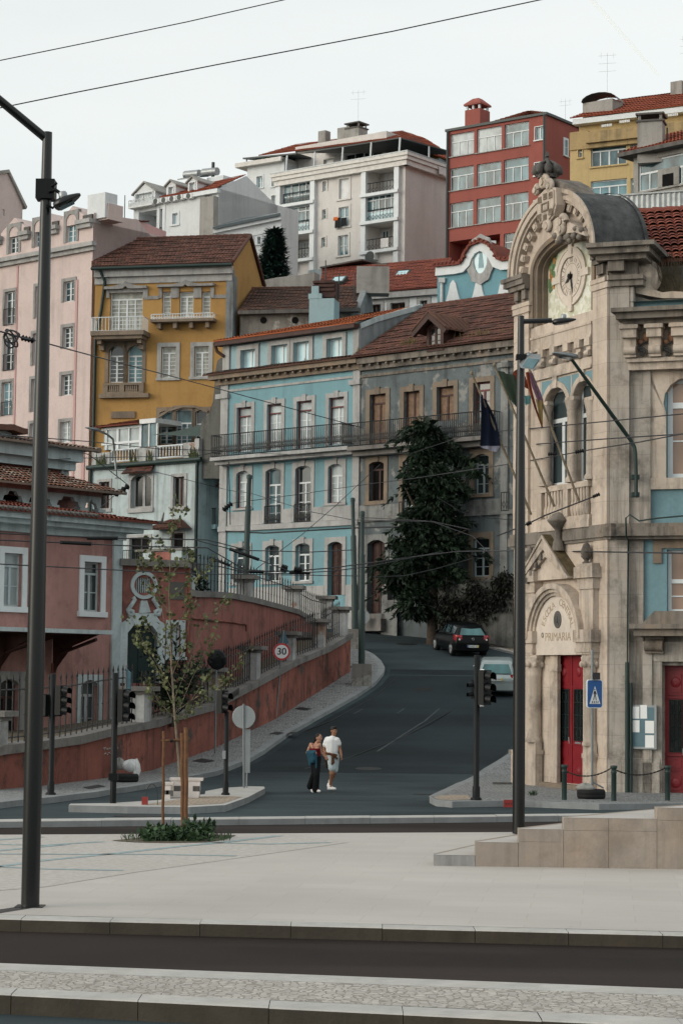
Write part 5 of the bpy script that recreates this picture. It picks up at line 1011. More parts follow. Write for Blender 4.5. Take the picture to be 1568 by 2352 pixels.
sg=MB();inn=arc_pts(dq[0]-.004,dq[1]+.004,dq[2],dq[3]-.2,.2);out=[(dq[0]-.26+(dq[1]-dq[0]+.52)*max(0,min(1,(a-dq[0])/(dq[1]-dq[0]))),c if k in(0,len(inn)-1)else dq[3]+.28)for k,(a,c)in enumerate(inn)];f.ring(sg,out,inn,-.3,.06);sg.build('door_surround','plaster_dirty',r)
b=MB();a,c=dq[0]-.3,dq[1]+.3;f.box(b,a,c,dq[2]-.9,dq[2]-.02,-.2,.35);f.box(b,a-.1,c+.1,dq[2]-.9,dq[2]-.28,.35,.75);b.build('doorstep','coping',r)
zf('E');b=MB();vg=f.V(1300,340);f.wall(b,um+.02,ur,2.5,vg);f.body(b,um+.02,ur,2.5,vg,9);b.build('wall','grey_derelict',r);f.holes=[]
zf('F');px0,px1=f.U(432,800),f.U(476,800);b=MB();f.box(b,px0,px1,3,vg-.9,0.003,.12);f.box(b,px0-.12,px1+.12,f.V(455,425),f.V(455,395),0,.25);b.build('pilaster','plaster_dirty',r)
zf('R');b=MB();v0,v1=f.V(150,440),f.V(150,305);f.box(b,um+.03,f.U(252,370),v0,v1,0.003,.06);v0,v1=f.V(1160,385),f.V(1160,255);f.box(b,f.U(985,320),px0,v0,v1,0.003,.06);v=f.V(150,452);f.box(b,um+.03,ur,v-.12,v+.1,0,.14);b.build('plaster_band','plaster_dirty',r)
b=MB();f.box(b,um+.02,ur,vg-.6,vg-.3,0,.2);f.box(b,um+.1,ur,vg-.3,vg,0,.45);n=int((ur-um)/.55);zf('E')
for k in range(n):f.box(b,um+.3+k*.55,um+.42+k*.55,vg-.42,vg-.3,.2,.38)
v=f.V(1300,440);f.box(b,um,ur,v-.14,v,0,.08);b.build('cornice','school_dark',r)
h=f.off(-5.2);hv=h.V(1385,42);b=MB();tiles(b,f.pt(um-.2,vg+.08,.65),f.pt(ur,vg+.08,.65),h.pt(ur,hv),h.pt(um-.2,hv));ridge(b,h.pt(um,hv),h.pt(ur,hv));tiles(b,h.pt(ur,vg,-4.6),h.pt(um,vg,-4.6),h.pt(um,hv),h.pt(ur,hv));b.build('roof','tile_old',r)
v0=f.V(1200,915);u0,u1=f.U(965,925)-.0,f.U(1980,850);zf('F');u1=f.U(432,850);b=MB();f.box(b,u0+.35,u1,v0-.2,v0,0,.95);f.box(b,u0+.4,u1-.1,v0-.45,v0-.2,0,.55);o=b.build('balcony','coping',r);b=MB();railing(f,b,u0,u1-.03,v0+.04,v0+1.2,.9,.13,.016,rails=(0,.2,1),diag=True,ret=.85);b.build('railing','iron',o)
zf('R');b=MB();u0,u1,v0,v1=f.rect(345,345,110,120);railing(f,b,u0,u1,v0,v1,.3,.14,.014);u0,u1,v0,v1=f.rect(1435,285,80,190);railing(f,b,u0,u1,v0,v1,.6,.13,.014,diag=True);b.build('window_railing','iron',r)
b=MB();f.box(b,f.U(1312,1450),f.U(1388,1450),3,f.V(1350,1340),.02,.35);b.build('gate_pier','plaster_dirty',r)
b=MB();f.box(b,f.U(110,1400),f.U(172,1400),4,f.V(140,1170),.02,.35);u0,u1=f.U(172,1440),f.U(275,1440);n=8
for k in range(n):a=u0+(u1-u0)*k/n;f.box(b,a,a+.08,4,f.V(220,1310),.3,.35)
b.build('garden_gate','plaster_dirty',r)
zf('B');g=f.off(.5);g.holes=[];u0,u1=g.U(1262,1480),g.U(1368,1480);v0,v1,v2=g.V(1315,1575),g.V(1315,1425),g.V(1290,1350);um_=g.U(1300,1400)
wo=window(g,r,1315,1490,72,130,2,3,'glass_dark','wood_dark',sur=.0,sill=0,rec=.06);b=MB();g.wall(b,u0,u1,v0,v1);b.face([g.pt(u0,v1),g.pt(u1,v1),g.pt((u0+u1)/2,v2-.3)])
for u in(u0,u1):b.face([g.pt(u,v0),g.pt(u,v1),g.pt(u,v1,-5),g.pt(u,v0,-5)])
o=b.build('dormer','wood_dark',r);b=MB();m_=(u0+u1)/2
for s_ in(-1,1):
 A=[g.pt(m_,v2,.5),g.pt(m_,v2,-5),g.pt(m_+s_*((u1-u0)/2+.55),v1-.25,-5),g.pt(m_+s_*((u1-u0)/2+.55),v1-.25,.5)];b.hexa([p+Vector((0,0,.09))for p in A]+A)
 for k in range(14):t_=k/13;c_=lambda q:A[0].lerp(A[1],q);b.tube([A[0].lerp(A[1],t_)+Vector((0,0,.1)),A[3].lerp(A[2],t_)+Vector((0,0,.1))],.06,5)
b.build('dormer_roof','tile_dark',o)
b=MB();g.ring(b,[(u0-.6,v1-.3),(m_,v2+.05),(u1+.6,v1-.3)],[(u0-.45,v1-.45),(m_,v2-.28),(u1+.45,v1-.45)],.3,.52);b.build('barge_board','wood_dark',o)
b=MB();zf('E')
for x,w_,n,hh in((985,25,16,.6),(1300,50,60,.75),(660,20,10,.35),(480,20,8,.3),(1060,40,26,.5),(420,14,8,.3)):
 for k in range(n):
  xx=x+RS.uniform(-w_,w_);y_=425-(xx-560)*.118;g2=f.off(.1-RS.random()*.6);u,v=g2.uv(xx,y_);h_=RS.uniform(.4,1)*hh;b.tube([g2.pt(u,v+.1),g2.pt(u+RS.uniform(-.15,.15),v+.1+h_)],[.035,.006],4)
zf('F')
for k in range(50):xx=RS.uniform(120,500);u,v=f.uv(xx,268-xx*.06);b.tube([f.pt(u,v,-.1),f.pt(u+RS.uniform(-.2,.2),v+RS.uniform(.2,.6),-.1)],[.035,.006],4)
plain('dry_weed',(.16,.13,.05),.9,var=.4);b.build('weed','dry_weed',None,'dry grass and weeds growing along the eaves of the two house fronts','weeds',kind='stuff')
f=Face(0,66,275,70);zf('G');r=root_at(f,'station_house','dusty pink station house with white window surrounds, canopy and layered tile roofs','house',2,-.3)
ul,ue=f.U(-260,600),f.U(752,600);vt=f.V(400,205)
for x,y,w_,h_,g_ in((80,502,116,335,'glass_bright'),(578,545,108,312,'glass')):
 o=window(f,r,x,y,w_,h_,2,2,g_ if g_=='glass' else 'glass_sky','white_old',sur=.2,smat='white_paint',sill=.17,rec=.14,transom=.24,fw=.06)
zf('J');window(f,r,558,540,112,390,2,2,'glass','grey_metal',arch=.2,sur=.17,smat='white_old',sill=0,transom=.25,rec=.16);o=window(f,r,52,600,132,520,2,1,'glass_dark','wood_dark',arch=.2,sur=.24,smat='stone_grey',sill=0,transom=.22,rec=.2)
window(f,r,-130,640,110,420,2,2,'glass','grey_metal',arch=.2,sur=.18,smat='white_old',sill=0,transom=.25)
b=MB();f.wall(b,ul,ue,-1,vt);f.body(b,ul,ue,-1,vt+.4,9);b.build('wall','station_pink',r)
zf('G');b=MB();f.box(b,f.U(703,500),ue+.04,-1,vt,-.6,.07);b.build('pilaster','white_old',r)
b=MB();v0=vt;v1=f.V(400,110)
f.box(b,ul,ue+.15,v0-.1,v0+.12,0,.12);f.box(b,ul,ue+.3,v0+.12,v1-.35,0,.25);f.box(b,ul,ue+.55,v1-.35,v1-.2,-.5,.5);f.box(b,ul,ue+.75,v1-.2,v1,-.8,.7);b.build('cornice','white_old',r)
h=f.off(-5.5);ev=v1+.02;e0,e1=f.pt(ul,ev,.85),f.pt(f.U(876,163),ev,.85);zf('O');hv=f.off(-5).V(200,760)-.2
b=MB();tiles(b,e0,e1,h.pt(f.U(600,900),hv),h.pt(ul,hv),tw=.2);tiles(b,e1,f.pt(f.U(1470,1100),ev,-9),h.pt(f.U(600,900),hv,-1),h.pt(f.U(600,900),hv),tw=.2);b.build('roof','tile_mid',r)
b=MB();b.tube([e1,e1+f.u*.18+Vector((0,0,.05)),e1+f.u*.26+Vector((0,0,.35))],[.06,.05,.02],6);b.build('roof_horn','weathered',r)
b=MB()
for k in range(70):u=f.U(-60,1000)+k*.2;
b=MB();n=int((f.U(876,163)-ul)/.2)
for k in range(n):
 u=ul+(k+.5)*.2
 if u>f.U(1470,1100):break
 b.tube([f.pt(u,ev+.03,.9),f.pt(u,ev+.1,.5)],.06,5)
b.build('eave_tiles','weathered',r)
g=f.off(-3.2);g.holes=[];gu0,gu1=g.U(-420,900),g.U(1050,900);gv0,gv1=ev-.2,g.V(900,795)
cols_x=(-300,-20,255,550,845,1035)
b=MB();g.off(-1.2).quad(b,gu0,gu1,gv0,gv1+.2);g.box(b,gu0,gu1,gv1-.05,gv1+.2,-1.2,.05);b.build('loggia_wall','station_pink',r)
b=MB();g.off(-1.15).quad(b,gu0,g.U(700,880),gv0+.2,gv1-.1);b.build('loggia_glass','glass_dark',r)
for x in cols_x:
 b=MB();u=g.U(x,880);b.lathe(g.pt(u,gv0),[(.13,0),(.13,(gv1-gv0)*.55),(.17,(gv1-gv0)*.6)],8);g.box(b,u-.17,u+.17,gv0+(gv1-gv0)*.6,gv0+(gv1-gv0)*.68,-.17,.17);b.build('loggia_column','white_old',r)
b=MB()
for x0,x1 in zip(cols_x,cols_x[1:]):
 u0,u1=g.U(x0,880),g.U(x1,880);v0=gv0+(gv1-gv0)*.66;w_=u1-u0;hh=gv1-v0
 po=[(u0,v0),(u0,gv1),(u1,gv1),(u1,v0),(u1-.12,v0),(u1-.2,v0+hh*.45),(u1-.35,v0+hh*.5),(u1-.42,v0+hh*.8),(u0+.42,v0+hh*.8),(u0+.35,v0+hh*.5),(u0+.2,v0+hh*.45),(u0+.12,v0)]
 g.prism(b,po,-.08,.08)
b.build('loggia_fretwork','white_old',r)
b=MB();e0,e1=g.pt(gu0,gv1+.12,.85),g.pt(g.U(1145,775),gv1+.12,.85);h2=g.off(-3.4);kv=h2.V(200,505);tiles(b,e0,e1,h2.pt(h2.U(500,560),kv),h2.pt(gu0,kv),tw=.2,tl=.32,amp=.045);tiles(b,e1,g.pt(g.U(1145,775),gv1+.12,-6),h2.pt(h2.U(500,560),kv,-1),h2.pt(h2.U(500,560),kv),tw=.2);b.build('loggia_roof','tile_station',r)
g=f.off(-7);u0,u1=g.U(-600,500),g.U(640,560);v0,v1=kv-.6,g.V(600,520);b=MB();g.box(b,u0,u1,v0-2,v1,-4,0);b.build('upper_wall','wall_red',r)
b=MB();g.box(b,g.U(635,560),g.U(712,560),v0-1,v1,-.4,.06);g.box(b,u0,g.U(745,500),v1,v1+.3,-.5,.25);g.box(b,u0,g.U(765,480),v1+.3,v1+.75,-.8,.55);b.build('upper_cornice','white_old',r)
ev2=v1+.75;b=MB();e0,e1=g.pt(u0,ev2,.9),g.pt(g.U(862,450),ev2,.9);h3=g.off(-3.5);kv=h3.V(130,185);tiles(b,e0,e1,h3.pt(h3.U(140,190),kv),h3.pt(u0,kv),tw=.2,amp=.045);tiles(b,e1,g.pt(g.U(862,450),ev2,-6),h3.pt(h3.U(140,190),kv,-1),h3.pt(h3.U(140,190),kv),tw=.2);ridge(b,e1,h3.pt(h3.U(140,190),kv),.11);b.build('upper_roof','tile_station',r)
d=g.off(.4);d.holes=[];a,c=d.U(-180,240),d.U(128,240);window(d,r,30,240,76,95,2,2,'glass','white_paint',sur=.08,smat='white_old',sill=.08,rec=.1)
b=MB();d.wall(b,a,c,d.V(30,345),d.V(60,150));d.prism(b,[d.uv(128,150),d.uv(150,300),d.uv(168,350),d.uv(60,350),d.uv(60,150)],-.5,-.02);d.prism(b,[(a,d.V(60,150)),d.uv(128,150),d.uv(110,118),d.uv(30,95),(a,d.V(0,90))],-2,0);o=b.build('dormer','white_old',r)
b=MB();tp=[d.uv(x,y)for x,y in((-180,62),(0,72),(60,72),(110,92),(165,112),(205,118))];d.ring(b,[(p[0],p[1]+.06)for p in tp],[(p[0],p[1]-.14)for p in tp],-2.2,.45);b.build('dormer_roof','tile_dark',o)
zf('G');b=MB();cw=2.6;g=f.off(cw);u0,u1=g.U(-260,810),g.U(722,830);v1=g.V(500,812);v0=g.V(500,838);f.box(b,u0,u1,v0+.12,v1-.06,0,cw-.05);f.box(b,u0,u1+.03,v0,v1,cw-.05,cw+.03);o=b.build('canopy','white_old',r);b=MB()
f.box(b,u0,u1-.1,v0+.0,v0+.115,.02,cw-.06);
for x in(-20,330):
 u=f.U(x,950);b.face([f.pt(u,v0,0),f.pt(u,v0,cw*.8),f.pt(u,v0-.35,cw*.35),f.pt(u,v0-1.2,.05)]);b.tube([f.pt(u,v0-1.3,.05),f.pt(u,v0-.6,.3),f.pt(u,v0-.15,cw*.75)],.06,6)
f.prism(b,[(u1-3.2,v0-.85),(u1-.15,v0-.03),(u1-.15,v0),(u1-3.2,v0)],.3,.4);b.build('canopy_bracket','wood_dark',o)
b=MB();zf('J');u=f.U(322,300);b.tube([f.pt(u,f.V(322,600),.08),f.pt(u,f.V(322,240),.08)],.05,6);b.build('downpipe','wall_red',r)
f2=Face(275,70,452,71);zf('G');q=root_at(f2,'villa_gate_wall','red garden front with a round barred window above a dark green scrolled doorway','gate wall',2,-.2)
ul,ue=f2.U(750,600),f2.U(1180,600);vt=f2.V(960,418)
oc=f2.uv(902,535);R_=f2.U(968,535)-oc[0];ring=lambda rr_,n=28:[(oc[0]+rr_*cos(2*pi*k/n),oc[1]+rr_*sin(2*pi*k/n))for k in range(n)]
zf('G');dr_=(f2.U(795,950),f2.U(985,950),-.3,f2.V(890,768));dr_=(dr_[0],dr_[1],f2.V(880,1150),dr_[3])
f2.holes.append((*dr_,.4));f2.holes.append((oc[0]-R_*.68,oc[0]+R_*.68,oc[1]-R_*.68,oc[1]+R_*.68,.3))
window(f2,q,1100,885,62,200,2,4,'glass','white_old',sur=.16,smat='white_old',sill=.1,rec=.12)
b=MB();f2.wall(b,ul,ue,-1,vt);f2.body(b,ul,ue,-1,vt,1.2);b.build('wall','wall_red_up',q)
b=MB();f2.ring(b,ring(R_*1.28),ring(R_*.95),-.25,.09,0,True);o=b.build('round_window','white_old',q);b=MB();b.face([f2.pt(*p,-.2)for p in ring(R_*.97)]);b.build('pane','glass_dark',o);b=MB()
for k in range(-4,5):u=oc[0]+k*R_*.2;hh=math.sqrt(max(.02,R_*R_*.9-(u-oc[0])**2));b.tube([f2.pt(u,oc[1]-hh,-.08),f2.pt(u,oc[1]+hh,-.08)],.022,5)
b.build('window_bars','white_old',o)
b=MB();u0,u1,v0,v1=dr_;w_=.24;cc=.3
outer=[(u0-w_,v0),(u0-w_,v1-.05),(u0-.05,v1+.06),(u0+.12,v1+.3),(u1-.12,v1+.3),(u1+.05,v1+.06),(u1+w_,v1-.05),(u1+w_,v0)]
inner=[(u0,v0),(u0,v1-.35),(u0+.06,v1-.28),(u0+.2,v1-.1),(u1-.2,v1-.1),(u1-.06,v1-.28),(u1,v1-.35),(u1,v0)]
f2.ring(b,outer,inner,-.3,.1);b.build('door_surround','white_old',q);b=MB();f2.box(b,u0,u1,v0,v1,-.4,-.3);f2.box(b,(u0+u1)/2-.04,(u0+u1)/2+.04,v0,v1,-.3,-.25);b.build('door','dark_green',q)
b=MB();vt2=v1+.3;f2.prism(b,[f2.uv(868,712),f2.uv(940,705),f2.uv(918,632),f2.uv(880,632)],.01,.12)
for s_,x0 in((1,830),(-1,972)):
 c=[f2.uv(x0+s_*dx,y)for dx,y in((-28,705),(-18,690),(0,700),(2,720),(-22,722),(-30,690),(-5,655),(12,625),(2,610))];b.tube([f2.pt(*p,.07)for p in c],.075,6)
b.build('scroll_ornament','white_old',q)
b=MB();f2.box(b,ul-.05,ue,vt,vt+.22,-1.3,.25);b.build('coping','coping',q);b=MB();u0,u1,v0,v1=f2.rect(1112,570,90,110);f2.box(b,u0,u1,v0,v1,.003,.03);b.build('vent_grille','dark_party',q)
b=MB();u=f2.U(1178,800);b.tube([f2.pt(u,-.2,.06),f2.pt(u,vt,.06)],.045,6);b.build('downpipe','wall_red',q)
f3=Face(432,71.5,742,101);zf('T');q=root_at(f3,'retaining_wall','upper red retaining wall with white pillars and railings below the blue house','wall',6,0)
tp=[f3.uv(x,y)for x,y in((500,560),(545,688),(640,690),(740,697),(870,722),(1000,755),(1120,787),(1215,838),(1240,850))];tp[0]=(f3.U(498,600),tp[1][1])
b=MB();f3.prism(b,[(tp[0][0],-1)]+tp+[(tp[-1][0],-1)],-.6,0);b.build('wall','wall_red_up',q);b=MB();f3.ring(b,[(p[0],p[1]+.16)for p in tp],[(p[0],p[1]-.05)for p in tp],-.75,.1);b.build('coping','coping',q)
b=MB();pp=[f3.uv(x,y)for x,y in((500,815),(640,830),(730,838),(825,852),(828,890))];b.tube([f3.pt(*p,.05)for p in pp],.035,5);pp=[f3.uv(500,640),(f3.U(498,1100),-.2)];b.tube([f3.pt(p[0],p[1],.06)for p in pp],.05,5);b.build('pipe','wall_red',q)
def top_at(pts,u):
 for a,c in zip(pts,pts[1:]):
  if u<=c[0]:return a[1]+(c[1]-a[1])*(u-a[0])/max(1e-6,c[0]-a[0])
 return pts[-1][1]
def pillar(fc,par,u,v0,v1,w_,d=.6,cap=.16,w0=-.62):
 b=MB();fc.box(b,u-w_/2,u+w_/2,v0,v1-cap-.1,w0,w0+d);o=b.build('pillar','pillar_white',par);b=MB();fc.box(b,u-w_/2-.06,u+w_/2+.06,v1-cap-.1,v1-cap,w0-.06,w0+d+.06);fc.box(b,u-w_/2-.2,u+w_/2+.2,v1-cap,v1,w0-.2,w0+d+.2);b.build('cap','coping',o);return o
def spear_rail(fc,par,pts,u0,u1,h=1.15,w=-.3,step=.17,name='iron_railing'):
 b=MB();n=max(2,int((u1-u0)/step));top=lambda u:top_at(pts,u)
 for k in range(n+1):
  u=u0+(u1-u0)*k/n;t=top(u);b.tube([fc.pt(u,t,w),fc.pt(u,t+h,w)],0.022,5,sm=False,cap=False);b.lathe(fc.pt(u,t+h,w),[(.012,0),(.034,.06),(.001,.22)],5)
  b.lathe(fc.pt(u,t+h*.45,w),[(.014,-.04),(.035,0),(.014,.04)],5)
 for k in range(n):
  a,c=u0+(u1-u0)*k/n,u0+(u1-u0)*(k+1)/n
  for e in(.14,h*.88):b.tube([fc.pt(a,top(a)+e,w),fc.pt(c,top(c)+e,w)],.02,4,sm=False,cap=False)
 return b.build(name,'iron',par)
us=[]
for x,yt,yb,w_ in((872,572,735,66),(1146,632,780,56),(1330,690,825,52)):
 u=f3.U(x,yb-30);us.append((u,.55));pillar(f3,q,u,top_at(tp,u)-.1,f3.V(x,yt),.55,.55,.16,-.6)
ua=f3.U(552,640)
for a,c in((ua,us[0][0]-us[0][1]/2),(us[0][0]+us[0][1]/2,us[1][0]-us[1][1]/2),(us[1][0]+us[1][1]/2,us[2][0]-us[2][1]/2)):spear_rail(f3,q,tp,a+.1,c-.1,1.25,step=(c-a)/17)
b=MB();u=f3.U(535,620);f3.box(b,u-.25,u+.25,tp[1][1],f3.V(535,575),-.6,0);b.build('white_post','white_old',q)
b=MB();rows=[[f3.pt(p[0],p[1]-.02,-.7),f3.pt(p[0],p[1]+.4,-9),f3.pt(p[0]-4,p[1]+1.2,-40)]for p in tp];b.grid(rows,sm=False,flip=True);b.build('upper_street','asphalt',kind=ST)
f4=lw;q=thing('garden_wall','long stained red garden wall climbing beside the pavement with pillars and spear railings','wall',f4.pt(8,-.2))
zf('J');tl_=[(-80,828),(0,806),(50,800),(270,772),(480,742),(700,688),(985,632),(1100,592),(1340,527),(1480,428)];top=[f4.uv(x,y)for x,y in tl_];zf('H');top+=[f4.uv(x,y)for x,y in((90,1145),(350,1010),(600,873),(800,790),(944,705))]
b=MB();po=[(top[0][0],-1)]+top+[(top[-1][0],-1)];f4.prism(b,po,-.45,0)
en=f4.side(top[-1][0]);b.build('wall','wall_red',q)
b=MB()
for k in range(len(top)-1):
 (a,va),(c,vc_)=top[k],top[k+1];n=max(1,int((c-a)/1.1))
 for j in range(n):
  u0_,u1_=a+(c-a)*j/n,a+(c-a)*(j+.985)/n;f4.ring(b,[(u0_,va+(vc_-va)*j/n+.2),(u1_,va+(vc_-va)*(j+.985)/n+.2)],[(u0_,va+(vc_-va)*j/n-.03),(u1_,va+(vc_-va)*(j+.985)/n-.03)],-.55,.12)
b.build('coping','coping',q)
tpo=[(a,v+.2)for a,v in top];pus=[]
for z_,x,yt,yb,w_ in(('J',18,540,845,84),('J',905,385,640,150),('J',1365,268,520,90),('T',905,975,1130,62),('T',1108,893,1080,52),('T',1282,822,995,48),('T',1405,752,915,36)):
 zf(z_);u=f4.U(x,yb-40);w2=.72 if w_>140 else .55 if z_=='J' else .5;pus.append((u,w2));pillar(f4,q,u,top_at(tpo,u)-.05,f4.V(x,yt),w2,w2,.14,-.25-w2/2)
for(a,wa),(c,wc),n_ in zip(pus,pus[1:],(26,20,18,16,13,11)):spear_rail(f4,q,tpo,a+wa/2+.08,c-wc/2-.08,1.3 if a>pus[1][0]-.1 else 1.55,-.25,(c-a)/n_)
b=MB();f4.box(b,top[-1][0],top[-1][0]+.02,-1,top[-1][1],-6,-.01);f4.box(b,top[-1][0]-.3,top[-1][0]+.1,top[-1][1]-.03,top[-1][1]+.2,-6,-.56,1);b.build('return_wall',['wall_red','coping'],q)
b=MB();zf('S');
for st in(((40,1280),(48,1310)),((30,1290),(60,1284)),((66,1300),(72,1288),(80,1292),(74,1304),(66,1300)),((88,1302),(94,1286),(100,1300),(106,1284),(112,1300)),((118,1300),(124,1284),(130,1300)),((138,1302),(144,1284),(152,1290),(146,1304)),((170,1250),(178,1272),(165,1290),(188,1285)),((40,1350),(60,1340),(70,1360),(90,1335),(110,1345),(125,1325))):
 b.tube([f4.pt(*f4.uv(x,y),.012)for x,y in st],.014,4)
plain('chalk',(.42,.36,.34),.9,var=.3);b.build('chalk_scrawl','chalk',q)
b=MB();A=[f4.pt(p[0],p[1]-.05,-.4)for p in top];B=[f4.pt(p[0],max(p[1]-.3,-.2),-9)for p in top];b.grid([A,B],sm=False);b.build('garden_ground','earth',kind=ST)
sf=Face(1204,61.2,1397.6,57);f=sf;sf.kw=.4;zf('F')
school=thing('school_building','stone school building with a clock gable, crowned shield and red doors at the right','school',f.pt(3,-.35));r=school
ul,ue=f.U(522,500),f.U(1103,500);uc0,uc1=f.U(612,500),f.U(1000,400)
zf('L');vsp=(f.V(190,1080)+f.V(840,800))/2;uA,uB=f.off(.8).U(178,1080),f.off(.8).U(838,800);ucn,RA=(uA+uB)/2,(uB-uA)/2;vap=f.V(600,372);RB=vap-vsp
ep=lambda a,b,n=28,t0=0,t1=pi,c=None,cv=None:[((c if c is not None else ucn)-a*cos(t0+(t1-t0)*k/n),(cv if cv is not None else vsp)+b*sin(t0+(t1-t0)*k/n))for k in range(n+1)]
vcap=f.V(845,1060);vtb=f.V(845,1285)
zf('I');dr=(f.U(757,1000),f.U(940,1000),-.12,f.V(850,895))
zf('F');w1=f.rect(768,850,158,630);w2=f.rect(940,845,120,640)
vb_rail,vled=f.V(835,1165),f.V(835,1445)
vfr0,vfr1=f.V(830,450),f.V(830,268)
zf('F');wl,wr=f.U(692,700),f.U(1000,700);wm=f.U(865,700);wv0,wv1=f.V(840,1150),f.V(840,530)
hw1=(wl,f.U(850,700),wv0,wv1,.75);hw2=(f.U(880,700),wr,wv0,wv1,.75)
f.holes=[(*dr,.5),hw1,hw2]
b=MB();zf('L');uI0,uI1=f.U(372,1100),f.U(843,1050);uci,RI=(uI0+uI1)/2,(uI1-uI0)/2;vIt=f.V(640,700);RJ=vIt-vsp+.06;f.holes.append((uci-RI,uci+RI,vtb,vsp,.95,1));f.wall(b,ul,ue,-.6,vsp);inner0=ep(RI,RJ,28,0,pi,uci);f.ring(b,ep(RA,RB),inner0,-.95,0.0);f.prism(b,ep(RA,RB),-2.2,-.96);f.body(b,ul,ue,-.6,vsp,2.2,top=False);b.build('wall','school_stone',r)
zf('F')
b=MB()
for u0,u1 in((ul-.02,uc0),(uc1+.12,ue+.02)):
 f.box(b,u0,u1,vled,vcap,.002,.2);f.box(b,u0-.02,u1+.08,vcap-.3,vcap-.12,0,.3);f.box(b,u0-.03,u1+.14,vcap-.12,vcap,0,.36);f.box(b,u0+.02,u1-.02,-.6,vled-.3,.002,.12)
 f.box(b,u0-.03,u1+.03,-.6,.55,.002,.22);f.box(b,u0-.02,u1+.02,.55,.68,0,.19)
b.build('pilaster','school_stone',r)
b=MB()
for u0,u1,oi,oo in((ul,uc0,1,0),(uc1+.32,ue,0,1)):
 f.box(b,u0,u1,vcap,vsp-.42,.002,.12)
 for k in range(2):u=u0+.12+k*(u1-u0-.42);f.prism(b,[(u,vcap+.1),(u+.22,vcap+.1),(u+.22,vsp-.42),(u,vsp-.42)],.1,.38);
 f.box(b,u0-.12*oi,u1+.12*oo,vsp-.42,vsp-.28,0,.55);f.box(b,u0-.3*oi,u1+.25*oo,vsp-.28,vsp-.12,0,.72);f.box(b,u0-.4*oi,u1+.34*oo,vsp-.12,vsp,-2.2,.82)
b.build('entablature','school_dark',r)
b=MB();f.ring(b,ep(RA+.02,RB+.05),ep(RA-.16,RB-.13),.0,.78);f.ring(b,ep(RA+.12,RB+.16),ep(RA+.018,RB+.045),.74,.88);f.ring(b,ep(RA-.162,RB-.132),ep(RA-.24,RB-.21),0,.6);b.build('arch_cornice','school_trim',r)
n=15
for k in range(n):
 t=pi*(k+.5)/n
 if abs(t-pi/2)<.22:continue
 b=MB();a=(RA-.24,RB-.21);q=[(ucn-(a[0]-d)*cos(t+e),vsp+(a[1]-d)*sin(t+e))for d,e in((0,-.06),(.0,.06),(.24,.06),(.24,-.06))];f.prism(b,q,0,.42);q=[(ucn-(a[0]-d)*cos(t+e),vsp+(a[1]-d)*sin(t+e))for d,e in((.05,-.04),(.05,.04),(.2,.04),(.2,-.04))];f.prism(b,q,.42,.5);b.build('modillion','school_trim',r)
ti=lambda a,b_:[(uci-a,vtb)]+ep(a,b_,28,0,pi,uci)+[(uci+a,vtb)]
b=MB();f.ring(b,ti(RI+.16,RJ+.14),ti(RI,RJ),0,.14);f.ring(b,ti(RI-.002,RJ-.002),ti(RI-.1,RJ-.09),-.5,-.1);f.ring(b,ti(RI-.1,RJ-.09),ti(RI-.17,RJ-.15),-.9,-.5);b.build('inner_arch','stone_warm',r)
t=NT('mosaic');v=t.coord();vo=t.n('ShaderNodeTexVoronoi');vo.inputs['Scale'].default_value=7;t.l(v,vo.inputs['Vector']);sp=t.n('ShaderNodeSeparateColor');t.l(vo.outputs['Color'],sp.inputs[0])
c=t.mix(t.ramp(sp.outputs[0],.2,.8),(.5,.5,.38),(.68,.68,.6));c=t.mix(t.ramp(t.noise(3,3,v),.55,.7,(0,0,0,1),(.6,.6,.6,1)),c,(.45,.42,.28));t.out(c,.4,.4)
b=MB();f.prism(b,ti(RI-.02,RJ-.02),-.95,-.9);b.build('mosaic_panel','mosaic',r)
plain('foliage_paint',(.12,.2,.1),.6,var=.4,sc=8);plain('fruit_paint',(.45,.2,.06),.6,var=.4,sc=8)
b=MB();b2=MB()
for k in range(70):
 t_=RS.uniform(-.25,1.2);
 for sgn in(1,-1):
  if sgn<0 and t_<.5:continue
  a=(RI-.22-RS.random()*.3);u=uci-sgn*a*cos(max(0,t_));v_=vsp+a*.86*sin(max(0,t_))+(t_*2.2 if t_<0 else 0);s_=RS.uniform(.04,.1)
  if v_<vtb+.1:continue
  q=[(u+s_*cos(pi*j/3+k),v_+s_*sin(pi*j/3+k)*(1.5 if k%3 else 1))for j in range(6)];f.prism(b if k%4 else b2,q,-.9,-.89+.01*(k%5),back=False)
b.build('painted_garland','foliage_paint',r);b2.build('painted_fruit','fruit_paint',r)
fc_=f.off(-.9);zf('L');cu,cv=fc_.uv(675,1015);RC=(fc_.V(675,785)-fc_.V(675,1245))/2;ci=lambda q,n=36:[(cu+q*cos(2*pi*k/n),cv+q*sin(2*pi*k/n))for k in range(n)]
ck=MB();fc_.ring(ck,ci(RC),ci(RC*.7),.02,.12,0,True);fc_.ring(ck,ci(RC*1.02),ci(RC*.96),.02,.16,0,True);fc_.ring(ck,ci(RC*.76),ci(RC*.7),.02,.17,0,True)
for a in range(4):
 c_,s_=cos(a*pi/2),sin(a*pi/2);q=[(cu+c_*e-s_*w_,cv+s_*e+c_*w_)for e,w_ in((RC*.66,-.1),(RC*1.22,-.1),(RC*1.22,.1),(RC*.66,.1))];fc_.prism(ck,q,.02,.2)
ck=ck.build('clock','lime_panel',r);b=MB();fc_.prism(b,ci(RC*.72),.0,.07);b.build('clock_face','lime_panel',ck)
b=MB()
